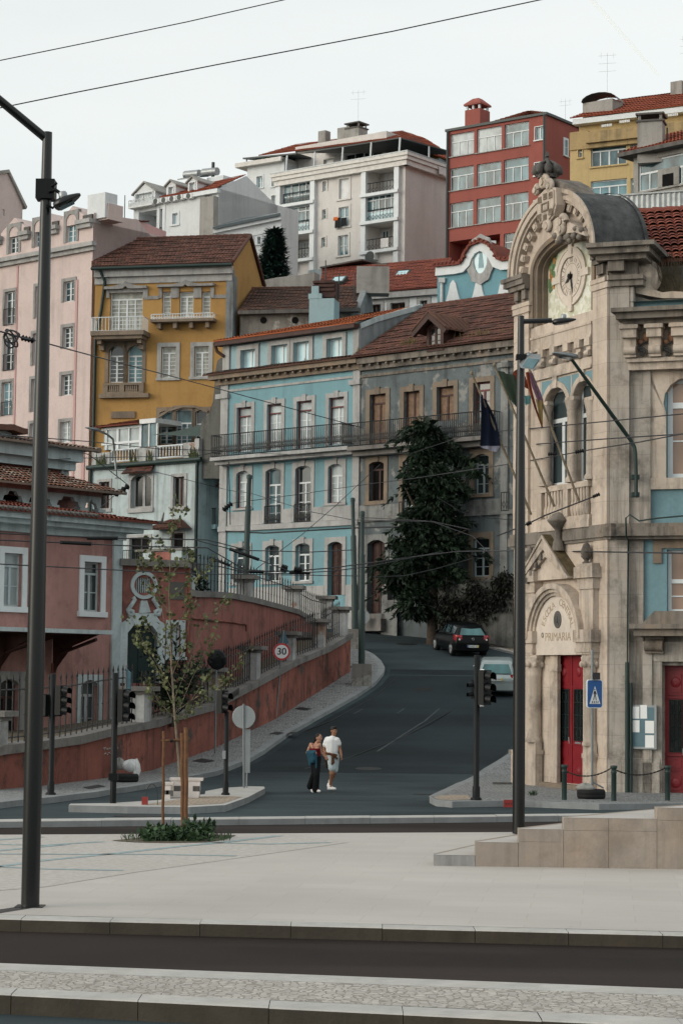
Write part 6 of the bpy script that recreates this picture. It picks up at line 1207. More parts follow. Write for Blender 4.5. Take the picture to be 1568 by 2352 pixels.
for a in range(12):
 t_=a*pi/6
 for dx in((-.045,.045)if a%3 else(-.06,0,.06)):
  q=[(cu+(rr_*sin(t_))+(dx+w_)*cos(t_),cv+rr_*cos(t_)-(dx+w_)*sin(t_))for rr_,w_ in((RC*.5,-.012),(RC*.66,-.012),(RC*.66,.012),(RC*.5,.012))];fc_.prism(b,q,.07,.078)
fc_.ring(b,ci(RC*.46),ci(RC*.445),.07,.076,0,True);fc_.ring(b,ci(RC*.685),ci(RC*.675),.07,.076,0,True);b.build('clock_numerals','stone_warm',ck)
def hand(name,ang,ln,wd):
 b=MB();q=[(cu+e*sin(ang)+w_*cos(ang),cv+e*cos(ang)-w_*sin(ang))for e,w_ in((-ln*.28,-wd*.5),(-ln*.28,wd*.5),(0,wd*.6),(ln*.55,wd),(ln,0),(ln*.55,-wd),(0,-wd*.6))];fc_.prism(b,q,.1,.13);b.lathe(fc_.pt(cu,cv,.07),[(.07,0),(.07,.09)],10,axis=f.n);b.build(name,'sign_black',ck)
hand('hour_hand',radians(242),RC*.42,.055);hand('minute_hand',radians(169),RC*.6,.04)
zf('F');b=MB();v0,v1=f.V(830,262),f.V(830,196);f.box(b,uc0+.1,uc1-.02,v0,v1,.002,.1);f.box(b,uc0+.05,uc1,v1,v1+.07,0,.16);f.box(b,uc0+.05,uc1,v0-.08,v0,0,.2);v2,v3=f.V(830,395),f.V(830,448);f.box(b,uc0+.05,uc1,v3,v2,.002,.08);f.box(b,uc0+.02,uc1,v3-.08,v3,0,.18);b.build('frieze','school_trim',r)
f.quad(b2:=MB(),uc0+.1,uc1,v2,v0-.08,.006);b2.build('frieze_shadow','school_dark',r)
for x,y in((695,370),(768,350),(852,330),(925,310),(988,295)):
 b=MB();u=f.U(x,y);f.box(b,u-.14,u+.14,v0-.3,v0-.08,0,.34);f.prism(b,[(u-.11,v2+.03),(u+.11,v2+.03),(u+.11,v0-.3),(u-.11,v0-.3)],0,.2);b.tube([f.pt(u-.11,v2+.1,.2),f.pt(u+.11,v2+.1,.2)],.09,8);b.build('corbel','school_trim',r)
for k,(h,x,g_)in enumerate(((hw1,768,'glass'),(hw2,940,'glass'))):
 u0,u1,v0,v1,_=h;rr_=(u1-u0)/2-.01;o=window(f,r,0,0,0,0,2,1,'glass','white_paint',sur=0,sill=0,rr=(u0,u1,v0,v1),rec=.62,transom=.33,fw=.1);f.holes.pop()
 b=MB();inn=arc_pts(u0+.01,u1-.01,f.V(x,720),v1-rr_,rr_-.01,14);out=[(u0-.02+(u1-u0+.04)*max(0,min(1,(a-u0)/(u1-u0))),c if j in(0,len(inn)-1)else v1+.02)for j,(a,c)in enumerate(inn)];out[0]=(u0-.02,inn[0][1]);f.ring(b,out,inn,-.6,.012);b.build('window_arch','school_blue' if 0 else 'school_trim',o)
 b=MB();am=arc_pts(u0-.16,u1+.16,v1-rr_,v1-rr_,rr_+.16,14)[1:-1];ai=arc_pts(u0,u1,v1-rr_,v1-rr_,rr_,14)[1:-1];f.ring(b,am,ai,0,.09);uk=(u0+u1)/2;f.box(b,uk-.12,uk+.12,v1-.03,v1+.35,0,.16);b.build('archivolt','school_trim',o)
vv=f.V(840,455)
for h_,x in((hw1,768),(hw2,940)):
 u0,u1,v0,v1,_=h_;r2=(u1-u0)/2;ai=arc_pts(u0-.1,u1+.1,v1-r2,v1-r2,r2+.1,14)[1:-1];b=MB();f.ring(b,[(p[0],vv-.1)for p in ai],ai,0,.02);b.build('spandrel','school_blue',r)
for x in(708,868,995):
 b=MB();u=f.U(x,900)+(.05 if x==868 else 0);vc_=f.V(x,735 if x<800 else 705);b.lathe(f.pt(u,wv0,.02),[(.2,0),(.2,.1),(.15,.16),(.14,vc_-wv0-.1),(.16,vc_-wv0),(.15,vc_-wv0+.05),(.22,vc_-wv0+.32)],12);f.box(b,u-.24,u+.24,vc_+.32,vc_+.42,-.2,.26);b.build('column','school_trim',r)
b=MB();f.box(b,wl-.1,uc1,vb_rail-.12,vb_rail+.02,-.1,.34);f.box(b,wl-.1,uc1,vled+.02,vled+.22,0,.3);f.box(b,wl-.1,uc1,vled+.22,vled+.36,0,.26)
for x in(688,852):u=f.U(x,1250);f.box(b,u-.13,u+.13,vled+.36,vb_rail-.12,0,.32)
o=b.build('balustrade','school_trim',r)
for x0,x1,n in((715,828,6),(880,990,6)):
 for k in range(n):b=MB();u=f.U(x0,1250)+(f.U(x1,1250)-f.U(x0,1250))*(k+.5)/n;h_=vb_rail-vled-.48;b.lathe(f.pt(u,vled+.36,.15),[(.05,0),(.085,h_*.28),(.04,h_*.55),(.055,h_*.85),(.05,h_)],8);b.build('baluster','school_trim',o)
b=MB();f.box(b,ul-.15,ue+.17,vled-.38,vled-.3,0,.16);f.box(b,ul-.25,ue+.3,vled-.3,vled-.06,0,.28);f.box(b,ul-.2,ue+.24,vled-.06,vled+.04,-.2,.22);b.build('string_course','school_dark',r)
PJ=.75;fp=f.off(PJ*.8)
zf('I');vpl=fp.V(800,893);vim0,vim1=fp.V(955,785),fp.V(955,735);cxu=(fp.U(600,790)+fp.U(935,760))/2+.0;Ro=(fp.U(935,760)-fp.U(590,790))/2;vco=fp.V(760,445);
lu0,lu1=fp.U(632,880),fp.U(972,890)
b=MB();po=[(lu0,vpl),(lu0,vim0)]+[(cxu-(Ro-.34)*cos(pi*k/20),vim0+(vco-.32-vim0)*sin(pi*k/20))for k in range(21)]+[(lu1,vim0),(lu1,vpl)];f.prism(b,po,0,PJ-.25);o=b.build('lunette','lime_panel',r)
eo=lambda a,h_,n=24:[(cxu-a*cos(pi*k/n),vim0+h_*sin(pi*k/n))for k in range(n+1)];H_=vco-vim0
b=MB();f.ring(b,eo(Ro,H_),eo(Ro-.16,H_-.15),0,PJ+.22);f.ring(b,eo(Ro-.16,H_-.15),eo(Ro-.26,H_-.25),0,PJ+.05);f.ring(b,eo(Ro-.26,H_-.25),eo(Ro-.36,H_-.34),0,PJ-.1);b.build('portal_arch','school_trim',r)
b=MB()
for u0,u1 in((fp.U(575,840)-.35,fp.U(632,840)),(fp.U(905,830),fp.U(1000,830))):
 f.box(b,u0,u1+.02,vpl,vim0-.12,0,PJ);f.box(b,u0-.06,u1+.1,vim0-.12,vim1,0,PJ+.14);f.box(b,u0-.02,u1+.05,vpl+.06,vpl+.18,0,PJ+.06)
 f.box(b,u0+.05,u1-.02,vim1,fp.V(960,480),0,PJ-.2);f.box(b,u0,u1+.04,fp.V(960,480),fp.V(960,410),0,PJ-.1);f.box(b,u0-.05,u1+.12,fp.V(960,410),fp.V(960,340),0,PJ+.1);f.box(b,u0,u1+.04,fp.V(960,340),fp.V(960,320),0,PJ-.02)
b.build('portal_pier','school_trim',r)
ga,gl_,gr_=fp.uv(712,165),fp.uv(575,432),fp.uv(872,402);vg=(gl_[1]+gr_[1])/2;um_=ga[0];half=max(um_-gl_[0],gr_[0]-um_)
gp=lambda d:[(um_-half-d*.5,vg-.02),(um_,ga[1]+d),(um_+half+d*.5,vg-.02)]
b=MB();f.prism(b,gp(-.25),0,PJ-.25);b.build('gable_field','school_trim',r)
b=MB();f.ring(b,gp(0),gp(-.3),0,PJ+.18);f.ring(b,gp(-.32),gp(-.5),0,PJ-.02);f.ring(b,gp(.1),gp(.001),-.1,PJ+.28);b.build('gable_cornice','school_trim',r)
for k in range(5):
 b=MB();t_=(k+.6)/5.4;u,v_=um_-half+half*t_,vg+(ga[1]-vg)*t_-.42;f.box(b,u-.07,u+.07,v_,v_+.16,0,PJ+.12);b.build('dentil','school_dark',r)
b=MB()
for s_ in(-1,1):A=[f.pt(um_,ga[1]+.12,PJ+.2),f.pt(um_+s_*half*1.05,vg+.05,PJ+.2),f.pt(um_+s_*half*1.05,vg+.05,0),f.pt(um_,ga[1]+.12,0)];b.face(A)
plain('moss_stone',(.1,.075,.04),.9,var=.5,sc=5);b.build('gable_roof','moss_stone',r)
def finial(u,v_,w_,s_):
 b=MB();b.lathe(f.pt(u,v_,w_),[(.2*s_,0),(.2*s_,.1*s_),(.1*s_,.16*s_),(.14*s_,.24*s_),(.26*s_,.36*s_),(.24*s_,.46*s_),(.27*s_,.5*s_),(.25*s_,.7*s_),(.16*s_,.95*s_),(.02,1.08*s_)],12);b.build('finial','school_dark',r)
finial(fp.U(945,300),fp.V(945,325),PJ*.55,.56);finial(fp.U(590,340),fp.V(590,345),PJ*.55,.56)
zf('F');b=MB();u=fp.U(775,1400);v_=fp.V(775,1505);h_=fp.V(775,1310)-v_;b.lathe(f.pt(u,v_-.3,.5),[(.17,0),(.14,.25),(.08,.34),(.08,.42*h_+.2),(.17,.55*h_+.2),(.28,.75*h_+.15),(.31,.8*h_+.15),(.27,.85*h_+.15),(.23,h_+.05),(.16,h_+.15),(.05,h_+.2)],16);b.build('stone_urn','school_dark',r)
zf('I')
def column(x,rad,x1=None):
 b=MB();u=fp.U(x,1200);q=f.pt(u,0,PJ*.55);vb_,vc0=1.0,vpl-.62
 f.box(b,u-rad*1.35,u+rad*1.35,-.5,.62,PJ*.55-rad*1.35,PJ*.55+rad*1.35);f.box(b,u-rad*1.55,u+rad*1.55,.62,.74,PJ*.55-rad*1.5,PJ*.55+rad*1.5);f.box(b,u-rad*1.3,u+rad*1.3,.74,.95,PJ*.55-rad*1.3,PJ*.55+rad*1.3);q.z=.95
 b.lathe(q,[(rad*1.25,0),(rad*1.28,.06),(rad*1.05,.14),(rad,.2),(rad*.96,vc0-.95),(rad*1.1,vc0-.9),(rad*1.0,vc0-.85),(rad*1.1,vc0-.7),(rad*1.5,vc0-.42),(rad*1.3,vc0-.38)],18)
 for k in range(8):t_=k*pi/4;p=q+Vector((cos(t_)*rad*1.3,sin(t_)*rad*1.3,vc0-.95+.36));b.ell(p,(.07,.07,.09),nu=6,nv=5)
 f.box(b,u-rad*1.6,u+rad*1.6,vpl-.1,vpl-.002,PJ*.55-rad*1.5,PJ*.55+rad*1.5);b.build('column','school_trim',r)
column(620,.2);column(968,.17)
b=MB();f.box(b,fp.U(705,1200),fp.U(750,1200),-.5,vpl,.0,.25);f.box(b,fp.U(700,930),fp.U(756,930),vpl-.45,vpl-.25,.0,.32);f.box(b,fp.U(940,1200),fp.U(960,1200),-.5,vpl,0,.2);b.build('door_jamb','school_trim',r)
b=MB();f.box(b,dr[0]-.35,dr[1]+.1,-.5,-.13,-.5,PJ*.9);f.box(b,dr[0]-1.5,dr[1]+.5,-.5,-.26,PJ*.9,PJ+.55);b.build('doorstep','stone_warm',r)
def red_door(fc,rc,rec,par,leaves,label):
 u0,u1,v0,v1=rc;o=None;b=MB();fc.box(b,u0,u1,v0,v1,-rec-.09,-rec);o=b.build('door','school_red',par,label=label);lw_=(u1-u0)/leaves;H=v1-v0
 for k in range(leaves):
  a,c=u0+lw_*k+.07,u0+lw_*(k+1)-.07;b=MB()
  for p,q in((.02,.17),(.19,.29),(.77,.96)):fc.box(b,a,c,v0+H*p,v0+H*q,-rec,-rec+.03);fc.box(b,a+.08,c-.08,v0+H*p+.07,v0+H*q-.07,-rec+.03,-rec+.055)
  for p in(.3,.745):fc.box(b,a-.02,c+.02,v0+H*p,v0+H*(p+.015),-rec,-rec+.05)
  for p in(.095,.87):b.lathe(fc.pt((a+c)/2,v0+H*p,-rec+.05),[(.14,0),(.12,.03),(.05,.05)],12,axis=fc.n)
  b.build('door_panel','school_red',o);b=MB();fc.box(b,a+.05,c-.05,v0+H*.33,v0+H*.735,-rec,-rec+.015);b.build('pane','glass_dark',o);b=MB();x0,x1,y0,y1=a+.06,c-.06,v0+H*.335,v0+H*.73
  for j in range(4):u=x0+(x1-x0)*j/3;b.tube([fc.pt(u,y0,-rec+.04),fc.pt(u,y1,-rec+.04)],.009,4)
  for j in range(5):v=y0+(y1-y0)*j/4;b.tube([fc.pt(x0,v,-rec+.04),fc.pt(x1,v,-rec+.04)],.009,4)
  for v in(y0+.2,y1-.2):
   for s_ in(-1,1):m=(x0+x1)/2;b.tube([fc.pt(m+s_*(.02+.1*sin(t_)),v+.12*cos(t_),-rec+.045)for t_ in[pi*j/6 for j in range(7)]],.009,4)
  b.build('door_grille','iron_green',o)
 b=MB();m=(u0+u1)/2;fc.box(b,m-.04,m+.04,v0,v1,-rec,-rec+.06);b.build('door_rail','school_red',o);b=MB();b.tube([fc.pt(m-.1,v0+H*.31,-rec+.06),fc.pt(m-.1,v0+H*.36,-rec+.1)],.02,6);fc.box(b,m+.2,m+.5,v0+H*.31,v0+H*.325,-rec+.03,-rec+.065);b.build('door_handle','grey_metal',o);return o
red_door(f,dr,.3,r,2,'tall red double door under the clock gable')
def text_obj(name,s,fc,u,v,size,ang,w,mat,par,ext_=.004):
 cu_=bpy.data.curves.new('t','FONT');cu_.body=s;cu_.size=size;cu_.align_x='CENTER';cu_.align_y='CENTER';cu_.extrude=ext_;ob=bpy.data.objects.new('t',cu_);me=bpy.data.meshes.new_from_object(ob);b=MB()
 ca,sa=cos(ang),sin(ang)
 for p in me.polygons:b.face([fc.pt(u+me.vertices[i].co.x*ca-me.vertices[i].co.y*sa,v+me.vertices[i].co.x*sa+me.vertices[i].co.y*ca,w+me.vertices[i].co.z)for i in p.vertices])
 bpy.data.objects.remove(ob);return b
b=MB();zf('I');lw_=PJ-.25+.008
def add(mb,o):mb.v and None
def merge(dst,src):
 i=len(dst.v);dst.v+=src.v;dst.f+=[tuple(k+i for k in q)for q in src.f];dst.m+=src.m;dst.uv+=src.uv;dst.sm+=src.sm
ff=f.off(lw_);L1=f.off(PJ-.25)
for ch,x,y,a in(('E',692,700,72),('S',701,668,62),('C',714,640,52),('O',727,618,42),('L',742,600,32),('A',754,586,24),('C',800,568,-8),('E',814,578,-18),('N',828,596,-30),('T',842,618,-40),('R',853,642,-50),('A',862,672,-60),('L',869,705,-70)):
 u,v_=L1.uv(x,y);merge(b,text_obj('t',ch,f,u,v_,.27,radians(a),lw_,None,None))
u,v_=L1.uv(782,782);merge(b,text_obj('t','PRIMARIA',f,u,v_,.33,0,lw_,None,None))
plain('carved_letter',(.33,.25,.17),.9);b.build('lettering','carved_letter',o if 0 else r)
b=MB();u,v_=L1.uv(687,770);f.ring(b,[(u+.06*cos(2*pi*k/14),v_+.075*sin(2*pi*k/14))for k in range(14)],[(u+.035*cos(2*pi*k/14),v_+.05*sin(2*pi*k/14))for k in range(14)],lw_-.008,lw_+.02,0,True);b.build('rosette','school_dark',r)
b=MB();u,v_=L1.uv(782,672);f.prism(b,[(u+.2*cos(2*pi*k/20),v_+.24*sin(2*pi*k/20))for k in range(20)],lw_-.01,lw_+.05);o=b.build('medallion','weathered',r);b=MB();f.ring(b,[(u+.13*cos(2*pi*k/16),v_+.17*sin(2*pi*k/16))for k in range(16)],[(u+.11*cos(2*pi*k/16),v_+.15*sin(2*pi*k/16))for k in range(16)],lw_,lw_+.07,0,True);b.ell(f.pt(u,v_,lw_+.05),(.05,.05,.1));b.build('medallion_relief','dark_party',o)
zf('L');g=f.off(1.25);b=MB();su,sv0,sv1=g.U(478,450),g.V(505,590),g.V(478,335);hh=sv1-sv0;sw=hh*.55
po=[(su-sw,sv1-.05),(su-sw*.3,sv1+.08),(su+sw*.4,sv1+.1),(su+sw,sv1),(su+sw*1.05,sv0+hh*.5),(su+sw*.75,sv0+hh*.18),(su+.02,sv0),(su-sw*.8,sv0+hh*.2),(su-sw*1.1,sv0+hh*.5)]
f.prism(b,po,.6,1.3);f.prism(b,[(su+(x-su)*.86,sv0+hh*.52+(y-sv0-hh*.52)*.9)for x,y in po],1.3,1.42);cs=b.build('coat_of_arms','school_trim',r)
b=MB()
for du,dv in((-.6,.82),(0,.86),(.6,.84),(-.62,.3),(.58,.34),(0,.22)):
 u,v_=su+du*sw,sv0+hh*dv;
 for e in(-.07,0,.07):f.box(b,u+e-.02,u+e+.02,v_-.06,v_+.07,1.42,1.48)
 f.box(b,u-.1,u+.1,v_-.1,v_-.05,1.42,1.48)
f.ring(b,[(su-.2,sv0+hh*.66),(su-.2,sv0+hh*.4),(su+.2,sv0+hh*.4),(su+.2,sv0+hh*.66)],[(su-.15,sv0+hh*.63),(su-.15,sv0+hh*.44),(su+.15,sv0+hh*.44),(su+.15,sv0+hh*.63)],1.42,1.5,0,True);b.build('shield_relief','stone_warm',cs)
def spiral(c,r0,turns,w_,wid,mat='school_trim',name='scroll',par=None,flip=1,e=.55):
 b=MB();n=int(22*turns);pts=[f.pt(c[0]+flip*r0*(1-k/n*.85)*cos(2*pi*turns*k/n),c[1]+r0*(1-k/n*.85)*sin(2*pi*turns*k/n),e)for k in range(n+1)];b.tube(pts,[wid*(1-.5*k/n)for k in range(n+1)],7);b.lathe(pts[-1],[(wid,-w_),(wid,w_)],8,axis=f.n);b.build(name,mat,par or r)
for x,y,r0,fl_,e in((450,262,.2,1,1.3),(495,292,.18,-1,1.3),(395,325,.14,1,1.2),(600,580,.2,1,1.3),(480,615,.17,-1,1.3),(590,640,.17,-1,1.3)):
 q=f.off(e).uv(x,y);spiral(q,r0,1.5,.1,.09,par=cs,flip=fl_,e=e)
b=MB();q=f.off(1.1).uv(570,640);po=[f.off(1.1).uv(x,y)for x,y in((470,590),(520,575),(560,540),(620,560),(690,600),(770,655),(785,690),(700,660),(640,670),(600,740),(560,745),(530,700),(490,660))];f.prism(b,po,.3,1.15);b.build('keystone_carving','school_trim',cs)
b=MB()
for x,y,s_ in((540,690,.16),(590,715,.2),(640,700,.18),(690,690,.16),(735,700,.15),(655,730,.13),(750,640,.13),(700,630,.12),(560,740,.12)):b.ell(f.off(1.15).pt(*f.off(1.15).uv(x,y),0),(s_*.65,s_*.6,s_*.6),nu=8,nv=6)
b.build('festoon','school_dark',cs)
b=MB();pb_=[f.off(.7).uv(x,y)for x,y in((420,350),(420,235),(545,230),(620,270),(690,360),(560,375))];f.prism(b,pb_,-1.2,.8);b.build('crest_block','school_dark',r)
b=MB();q=f.off(.9).uv(476,228);c0=f.pt(q[0],q[1],.9);K=.64;b.lathe(c0,[(.42*K,0),(.44*K,.06*K),(.42*K,.14*K)],16)
for k in range(8):
 t_=2*pi*k/8;p=c0+Vector((cos(t_)*.5,sin(t_)*.5,.36))*K;b.ell(p,(.18*K,.18*K,.24*K),nu=8,nv=6);b.ell(p+Vector((cos(t_)*.08,sin(t_)*.08,-.1))*K,(.12*K,)*3,nu=6,nv=5);b.tube([c0+Vector((cos(t_)*.4,sin(t_)*.4,.1))*K,p],[.1*K,.12*K],6)
 b.tube([p+Vector((0,0,.18*K)),c0+Vector((cos(t_)*.2,sin(t_)*.2,.72))*K,c0+Vector((0,0,.66*K))],[.08*K,.07*K,.06*K],6)
b.lathe(c0,[(.3*K,.1*K),(.4*K,.3*K),(.34*K,.5*K),(.2*K,.6*K),(.08*K,.7*K)],14);b.ell(c0+Vector((0,0,.8*K)),(.12*K,)*3);p=c0+Vector((0,0,1.0*K));b.box(p.x-.05,p.x+.05,p.y-.1,p.y+.1,p.z-.03,p.z+.03);b.box(p.x-.03,p.x+.03,p.y-.03,p.y+.03,p.z-.12,p.z+.12);b.build('crown','weathered',cs)
t=NT('slate');v=t.coord();c=t.mix(t.ramp(t.noise(2.5,8,v,.7),.35,.7),(.03,.033,.035),(.1,.105,.105));t.bump(t.noise(14,5,v),.6,.03);t.out(c,.75,.3)
b=MB();b.grid([[f.pt(p[0],p[1],e)for p in ep(RA+.08,RB+.14,32)]for e in(.76,-1.2,-2.3,-3.4)],0);b.face([f.pt(p[0],p[1],-3.4)for p in ep(RA+.08,RB+.14,32)]);b.grid([[f.pt(p[0],p[1],e)for p in ep(RA+.14,RB+.2,32)]for e in(-3.2,-3.5)],0);b.build('barrel_roof','slate',r)
zf('D');h=Face(1397.8,57,1568,56.35);h.holes=[];zf('F');hu=h.U(1228,900);hr=h.U(2600,900);vtop=h.V(1300,100);g=h.off(-.25);g.holes=[]
zf('I');dq=(g.U(1440,1200),g.U(1720,1200),-.3,g.V(1500,960));g.holes.append((*dq,.4))
zf('F');o1=window(g,r,1600,800,275,630,2,2,'glass_warm','white_paint',arch=.95,sur=.62,smat='school_trim',sill=.3,rec=.2,transom=.27,fw=.13);zf('I');o2=window(g,r,1610,430,290,395,2,2,'glass_warm','white_paint',sur=.0,sill=.2,smat='school_dark',rec=.18,transom=.5,fw=.09)
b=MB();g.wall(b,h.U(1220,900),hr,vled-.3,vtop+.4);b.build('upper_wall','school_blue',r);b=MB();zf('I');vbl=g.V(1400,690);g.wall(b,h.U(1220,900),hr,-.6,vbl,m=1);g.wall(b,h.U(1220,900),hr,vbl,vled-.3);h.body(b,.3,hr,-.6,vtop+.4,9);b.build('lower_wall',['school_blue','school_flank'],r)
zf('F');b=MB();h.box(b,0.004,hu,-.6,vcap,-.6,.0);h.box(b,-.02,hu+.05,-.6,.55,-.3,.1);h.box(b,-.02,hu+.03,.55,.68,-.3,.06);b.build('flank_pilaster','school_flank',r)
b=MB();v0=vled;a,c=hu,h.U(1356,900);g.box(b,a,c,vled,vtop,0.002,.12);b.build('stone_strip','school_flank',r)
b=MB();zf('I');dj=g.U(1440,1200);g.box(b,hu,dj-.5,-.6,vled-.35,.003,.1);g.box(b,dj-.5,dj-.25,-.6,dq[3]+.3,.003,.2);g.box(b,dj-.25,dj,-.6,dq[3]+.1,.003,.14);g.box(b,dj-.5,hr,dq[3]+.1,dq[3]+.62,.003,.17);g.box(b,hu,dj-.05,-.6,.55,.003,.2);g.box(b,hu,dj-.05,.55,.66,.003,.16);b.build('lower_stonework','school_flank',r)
b=MB();zf('I');g.box(b,g.U(1380,200),hr,g.V(1480,225),vled-.36,.003,.06);g.box(b,g.U(1380,270),g.U(1435,270),g.V(1400,320),g.V(1400,225),.003,.06);b.build('window_lintel','stone_warm',r)
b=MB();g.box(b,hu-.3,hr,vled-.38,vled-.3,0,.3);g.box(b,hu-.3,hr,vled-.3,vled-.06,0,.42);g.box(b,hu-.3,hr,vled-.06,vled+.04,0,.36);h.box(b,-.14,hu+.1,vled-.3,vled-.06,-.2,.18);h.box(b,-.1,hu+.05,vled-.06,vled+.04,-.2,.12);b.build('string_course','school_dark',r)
red_door(g,dq,.3,r,2,'red panelled door at the right edge of the photo')
zf('I');b=MB();v0,v1=g.V(1430,778),g.V(1430,705);u0=g.U(1292,740);g.box(b,u0,hr,v0,v0+(v1-v0)*.6,0,.75);g.box(b,u0-.1,hr,v0+(v1-v0)*.6,v1,0,.9);g.prism(b,[(u0+.15,v1),(hr,v1),(hr,v1+.35),(u0+.5,v1+.35)],0,.5)
for x in(1340,1385):u=g.U(x,830);g.prism(b,[(u,g.V(1360,885)),(u+.3,g.V(1360,885)),(u+.3,v0),(u,v0)],0,.3);b.tube([g.pt(u,g.V(1360,835),.3),g.pt(u+.3,g.V(1360,835),.3)],.16,8)
b.build('door_canopy','school_dark',r)
u0,u1,v0,v1=g.rect(1330,1345,165,275);b=MB();g.box(b,u0,u1,v0,v1,.19,.28);nb=b.build('notice_board','grey_metal',None,'glazed notice board with pinned papers on the school wall between the two red doors','notice board');b=MB();g.quad(b,u0+.06,u1-.06,v0+.06,v1-.06,.284);plain('board_teal',(.1,.17,.2),.5);b.build('board','board_teal',nb)
for x,y,w_,h_ in((1280,1255,52,75),(1333,1250,42,85),(1282,1340,50,75),(1370,1345,56,78),(1370,1435,56,78)):b=MB();q=g.rect(x,y,w_,h_);g.box(b,*q,.286,.292);b.build('paper','sign_white',nb)
b=MB();zf('I');u=h.U(1222,1200);b.tube([h.pt(u,-.3,.12),h.pt(u,h.V(1220,965),.12),h.pt(u,h.V(1220,940),.12)],.055,8);b.tube([h.pt(u+.1,-.3,.1),h.pt(u+.1,h.V(1220,1070),.1)],.04,8);b.tube([h.pt(u,h.V(1220,960),.1),h.pt(u+.01,vled-.4,.05),h.pt(u+.01,vled-.35,.3),h.pt(u,h.V(1228,40),.32),h.pt(u+.1,h.V(1240,20),.3),h.pt(u+.35,h.V(1300,58),.3),h.pt(u+.9,h.V(1370,45),.5),h.pt(u+1.6,h.V(1420,30),.4),h.pt(hr,h.V(1560,48),.3)],.022,6);b.build('drainpipe','iron_green',r)
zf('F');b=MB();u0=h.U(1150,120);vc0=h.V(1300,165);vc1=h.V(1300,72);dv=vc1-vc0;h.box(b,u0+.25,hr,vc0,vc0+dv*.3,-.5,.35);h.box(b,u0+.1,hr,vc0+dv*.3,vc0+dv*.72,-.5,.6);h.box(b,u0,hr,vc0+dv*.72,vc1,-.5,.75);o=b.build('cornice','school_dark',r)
vf0,vf1=h.V(1300,370),vc0;b=MB();h.box(b,h.U(1222,380),hr,vf0-.1,vf0,-.3,.16);h.box(b,h.U(1225,380),hr,vf0-.3,vf0-.1,-.3,.06);h.box(b,h.U(1222,200),hr,vf0,vf1,-.3,-.05);b.build('frieze_band','school_trim',r)
for k,x in enumerate((1245,1400,1555)):
 b=MB();u=h.U(x,250);w_=.2;h.box(b,u-w_,u+w_,vf0+(vf1-vf0)*.6,vf1+.0,0,.4);h.box(b,u-w_-.05,u+w_+.05,vf1-.12,vf1-.02,-.04,.46);h.prism(b,[(u-w_*.8,vf0+.02),(u+w_*.8,vf0+.02),(u+w_*.8,vf0+(vf1-vf0)*.6),(u-w_*.8,vf0+(vf1-vf0)*.6)],0,.25);b.tube([h.pt(u-w_*.8,vf0+.2,.22),h.pt(u+w_*.8,vf0+.2,.22)],.13,8);b.build('bracket','school_trim',r)
for x in(1340,1500):
 b=MB();u,v_=h.uv(x,285)
 for s_ in(-1,1):
  b.tube([h.pt(u+s_*(.02+.22*sin(t_*.9)),v_-.2+.34*t_/4,.02+.03)for t_ in[j*.5 for j in range(9)]],.028,5);b.tube([h.pt(u+s_*.16+s_*.12*cos(t_),v_-.16+.1*sin(t_),.05)for t_ in[j*.6 for j in range(9)]],.026,5)
 ro=b.build('iron_ornament','iron_faded',r);b=MB();b.ell(h.pt(u,v_+.22,.05),(.12,.12,.13));b.ell(h.pt(u-.16,v_+.1,.04),(.08,.08,.07));b.ell(h.pt(u+.16,v_+.1,.04),(.08,.08,.07));b.build('flower','flower_faded',ro)
zf('L');b=MB();g2=h.off(-.3);pw0,pw1=g2.V(1300,1270),g2.V(1560,1190);g2.box(b,g2.U(1150,1200),hr,vc1-.2,pw0,-.6,0);po=[g2.uv(x,y)for x,y in((1150,1240),(1160,1170),(1240,1185),(1300,1205),(1420,1200),(1568,1180),(2200,1175),(2200,1300),(1150,1300))];g2.prism(b,po,-.5,-.02);b.build('parapet','school_dark',r)
vq=g2.uv(1235,1015);b=MB();n=26;cpts=[(vq[0]+.5*(1-.55*k/n)*cos(-.6+2.2*pi*k/n*.9),vq[1]+.52*(1-.55*k/n)*sin(-.6+2.2*pi*k/n*.9))for k in range(n+1)]
b.lathe(g2.pt(vq[0],vq[1],-.25),[(.5,0),(.52,.08),(.42,.1),(.4,.2),(.28,.22),(.27,.3)],24,axis=g2.n);tail=[g2.uv(x,y)for x,y in((1290,950),(1330,1010),(1300,1080),(1330,1120),(1400,1145),(1480,1135),(1568,1140),(1568,1190),(1400,1190),(1280,1170),(1190,1150),(1180,1090),(1240,1070),(1280,1040))];g2.prism(b,tail,-.3,.02);b.build('volute','school_trim',r)
zf('L');vk0,vk1=h.V(1160,860),h.V(1160,770);b=MB();h.box(b,-.05,h.U(1250,900),vcap-.28,vcap-.12,-.4,.1);h.box(b,-.1,h.U(1256,900),vcap-.12,vcap,-.4,.18);h.box(b,.0,h.U(1200,950),vcap,vsp-.42,-.4,.0)
h.box(b,-.3,h.U(1290,850),vsp-.42,vsp-.28,-.6,.4);h.box(b,-.45,h.U(1330,850),vsp-.28,vsp-.12,-1,.6);h.box(b,-.5,h.U(1375,820),vsp-.12,vsp,-1.5,.72)
for x in(985,1050):u=h.U(x,920);h.box(b,u-.02,u+.2,vcap+.1,vsp-.42,0,.3)
b.build('corner_entablature','school_dark',r)
b=MB();h.box(b,h.U(1000,1100),h.U(1165,1100),vc1-.1,vcap-.3,-.6,-.03);b.build('corner_pier','school_flank',r)
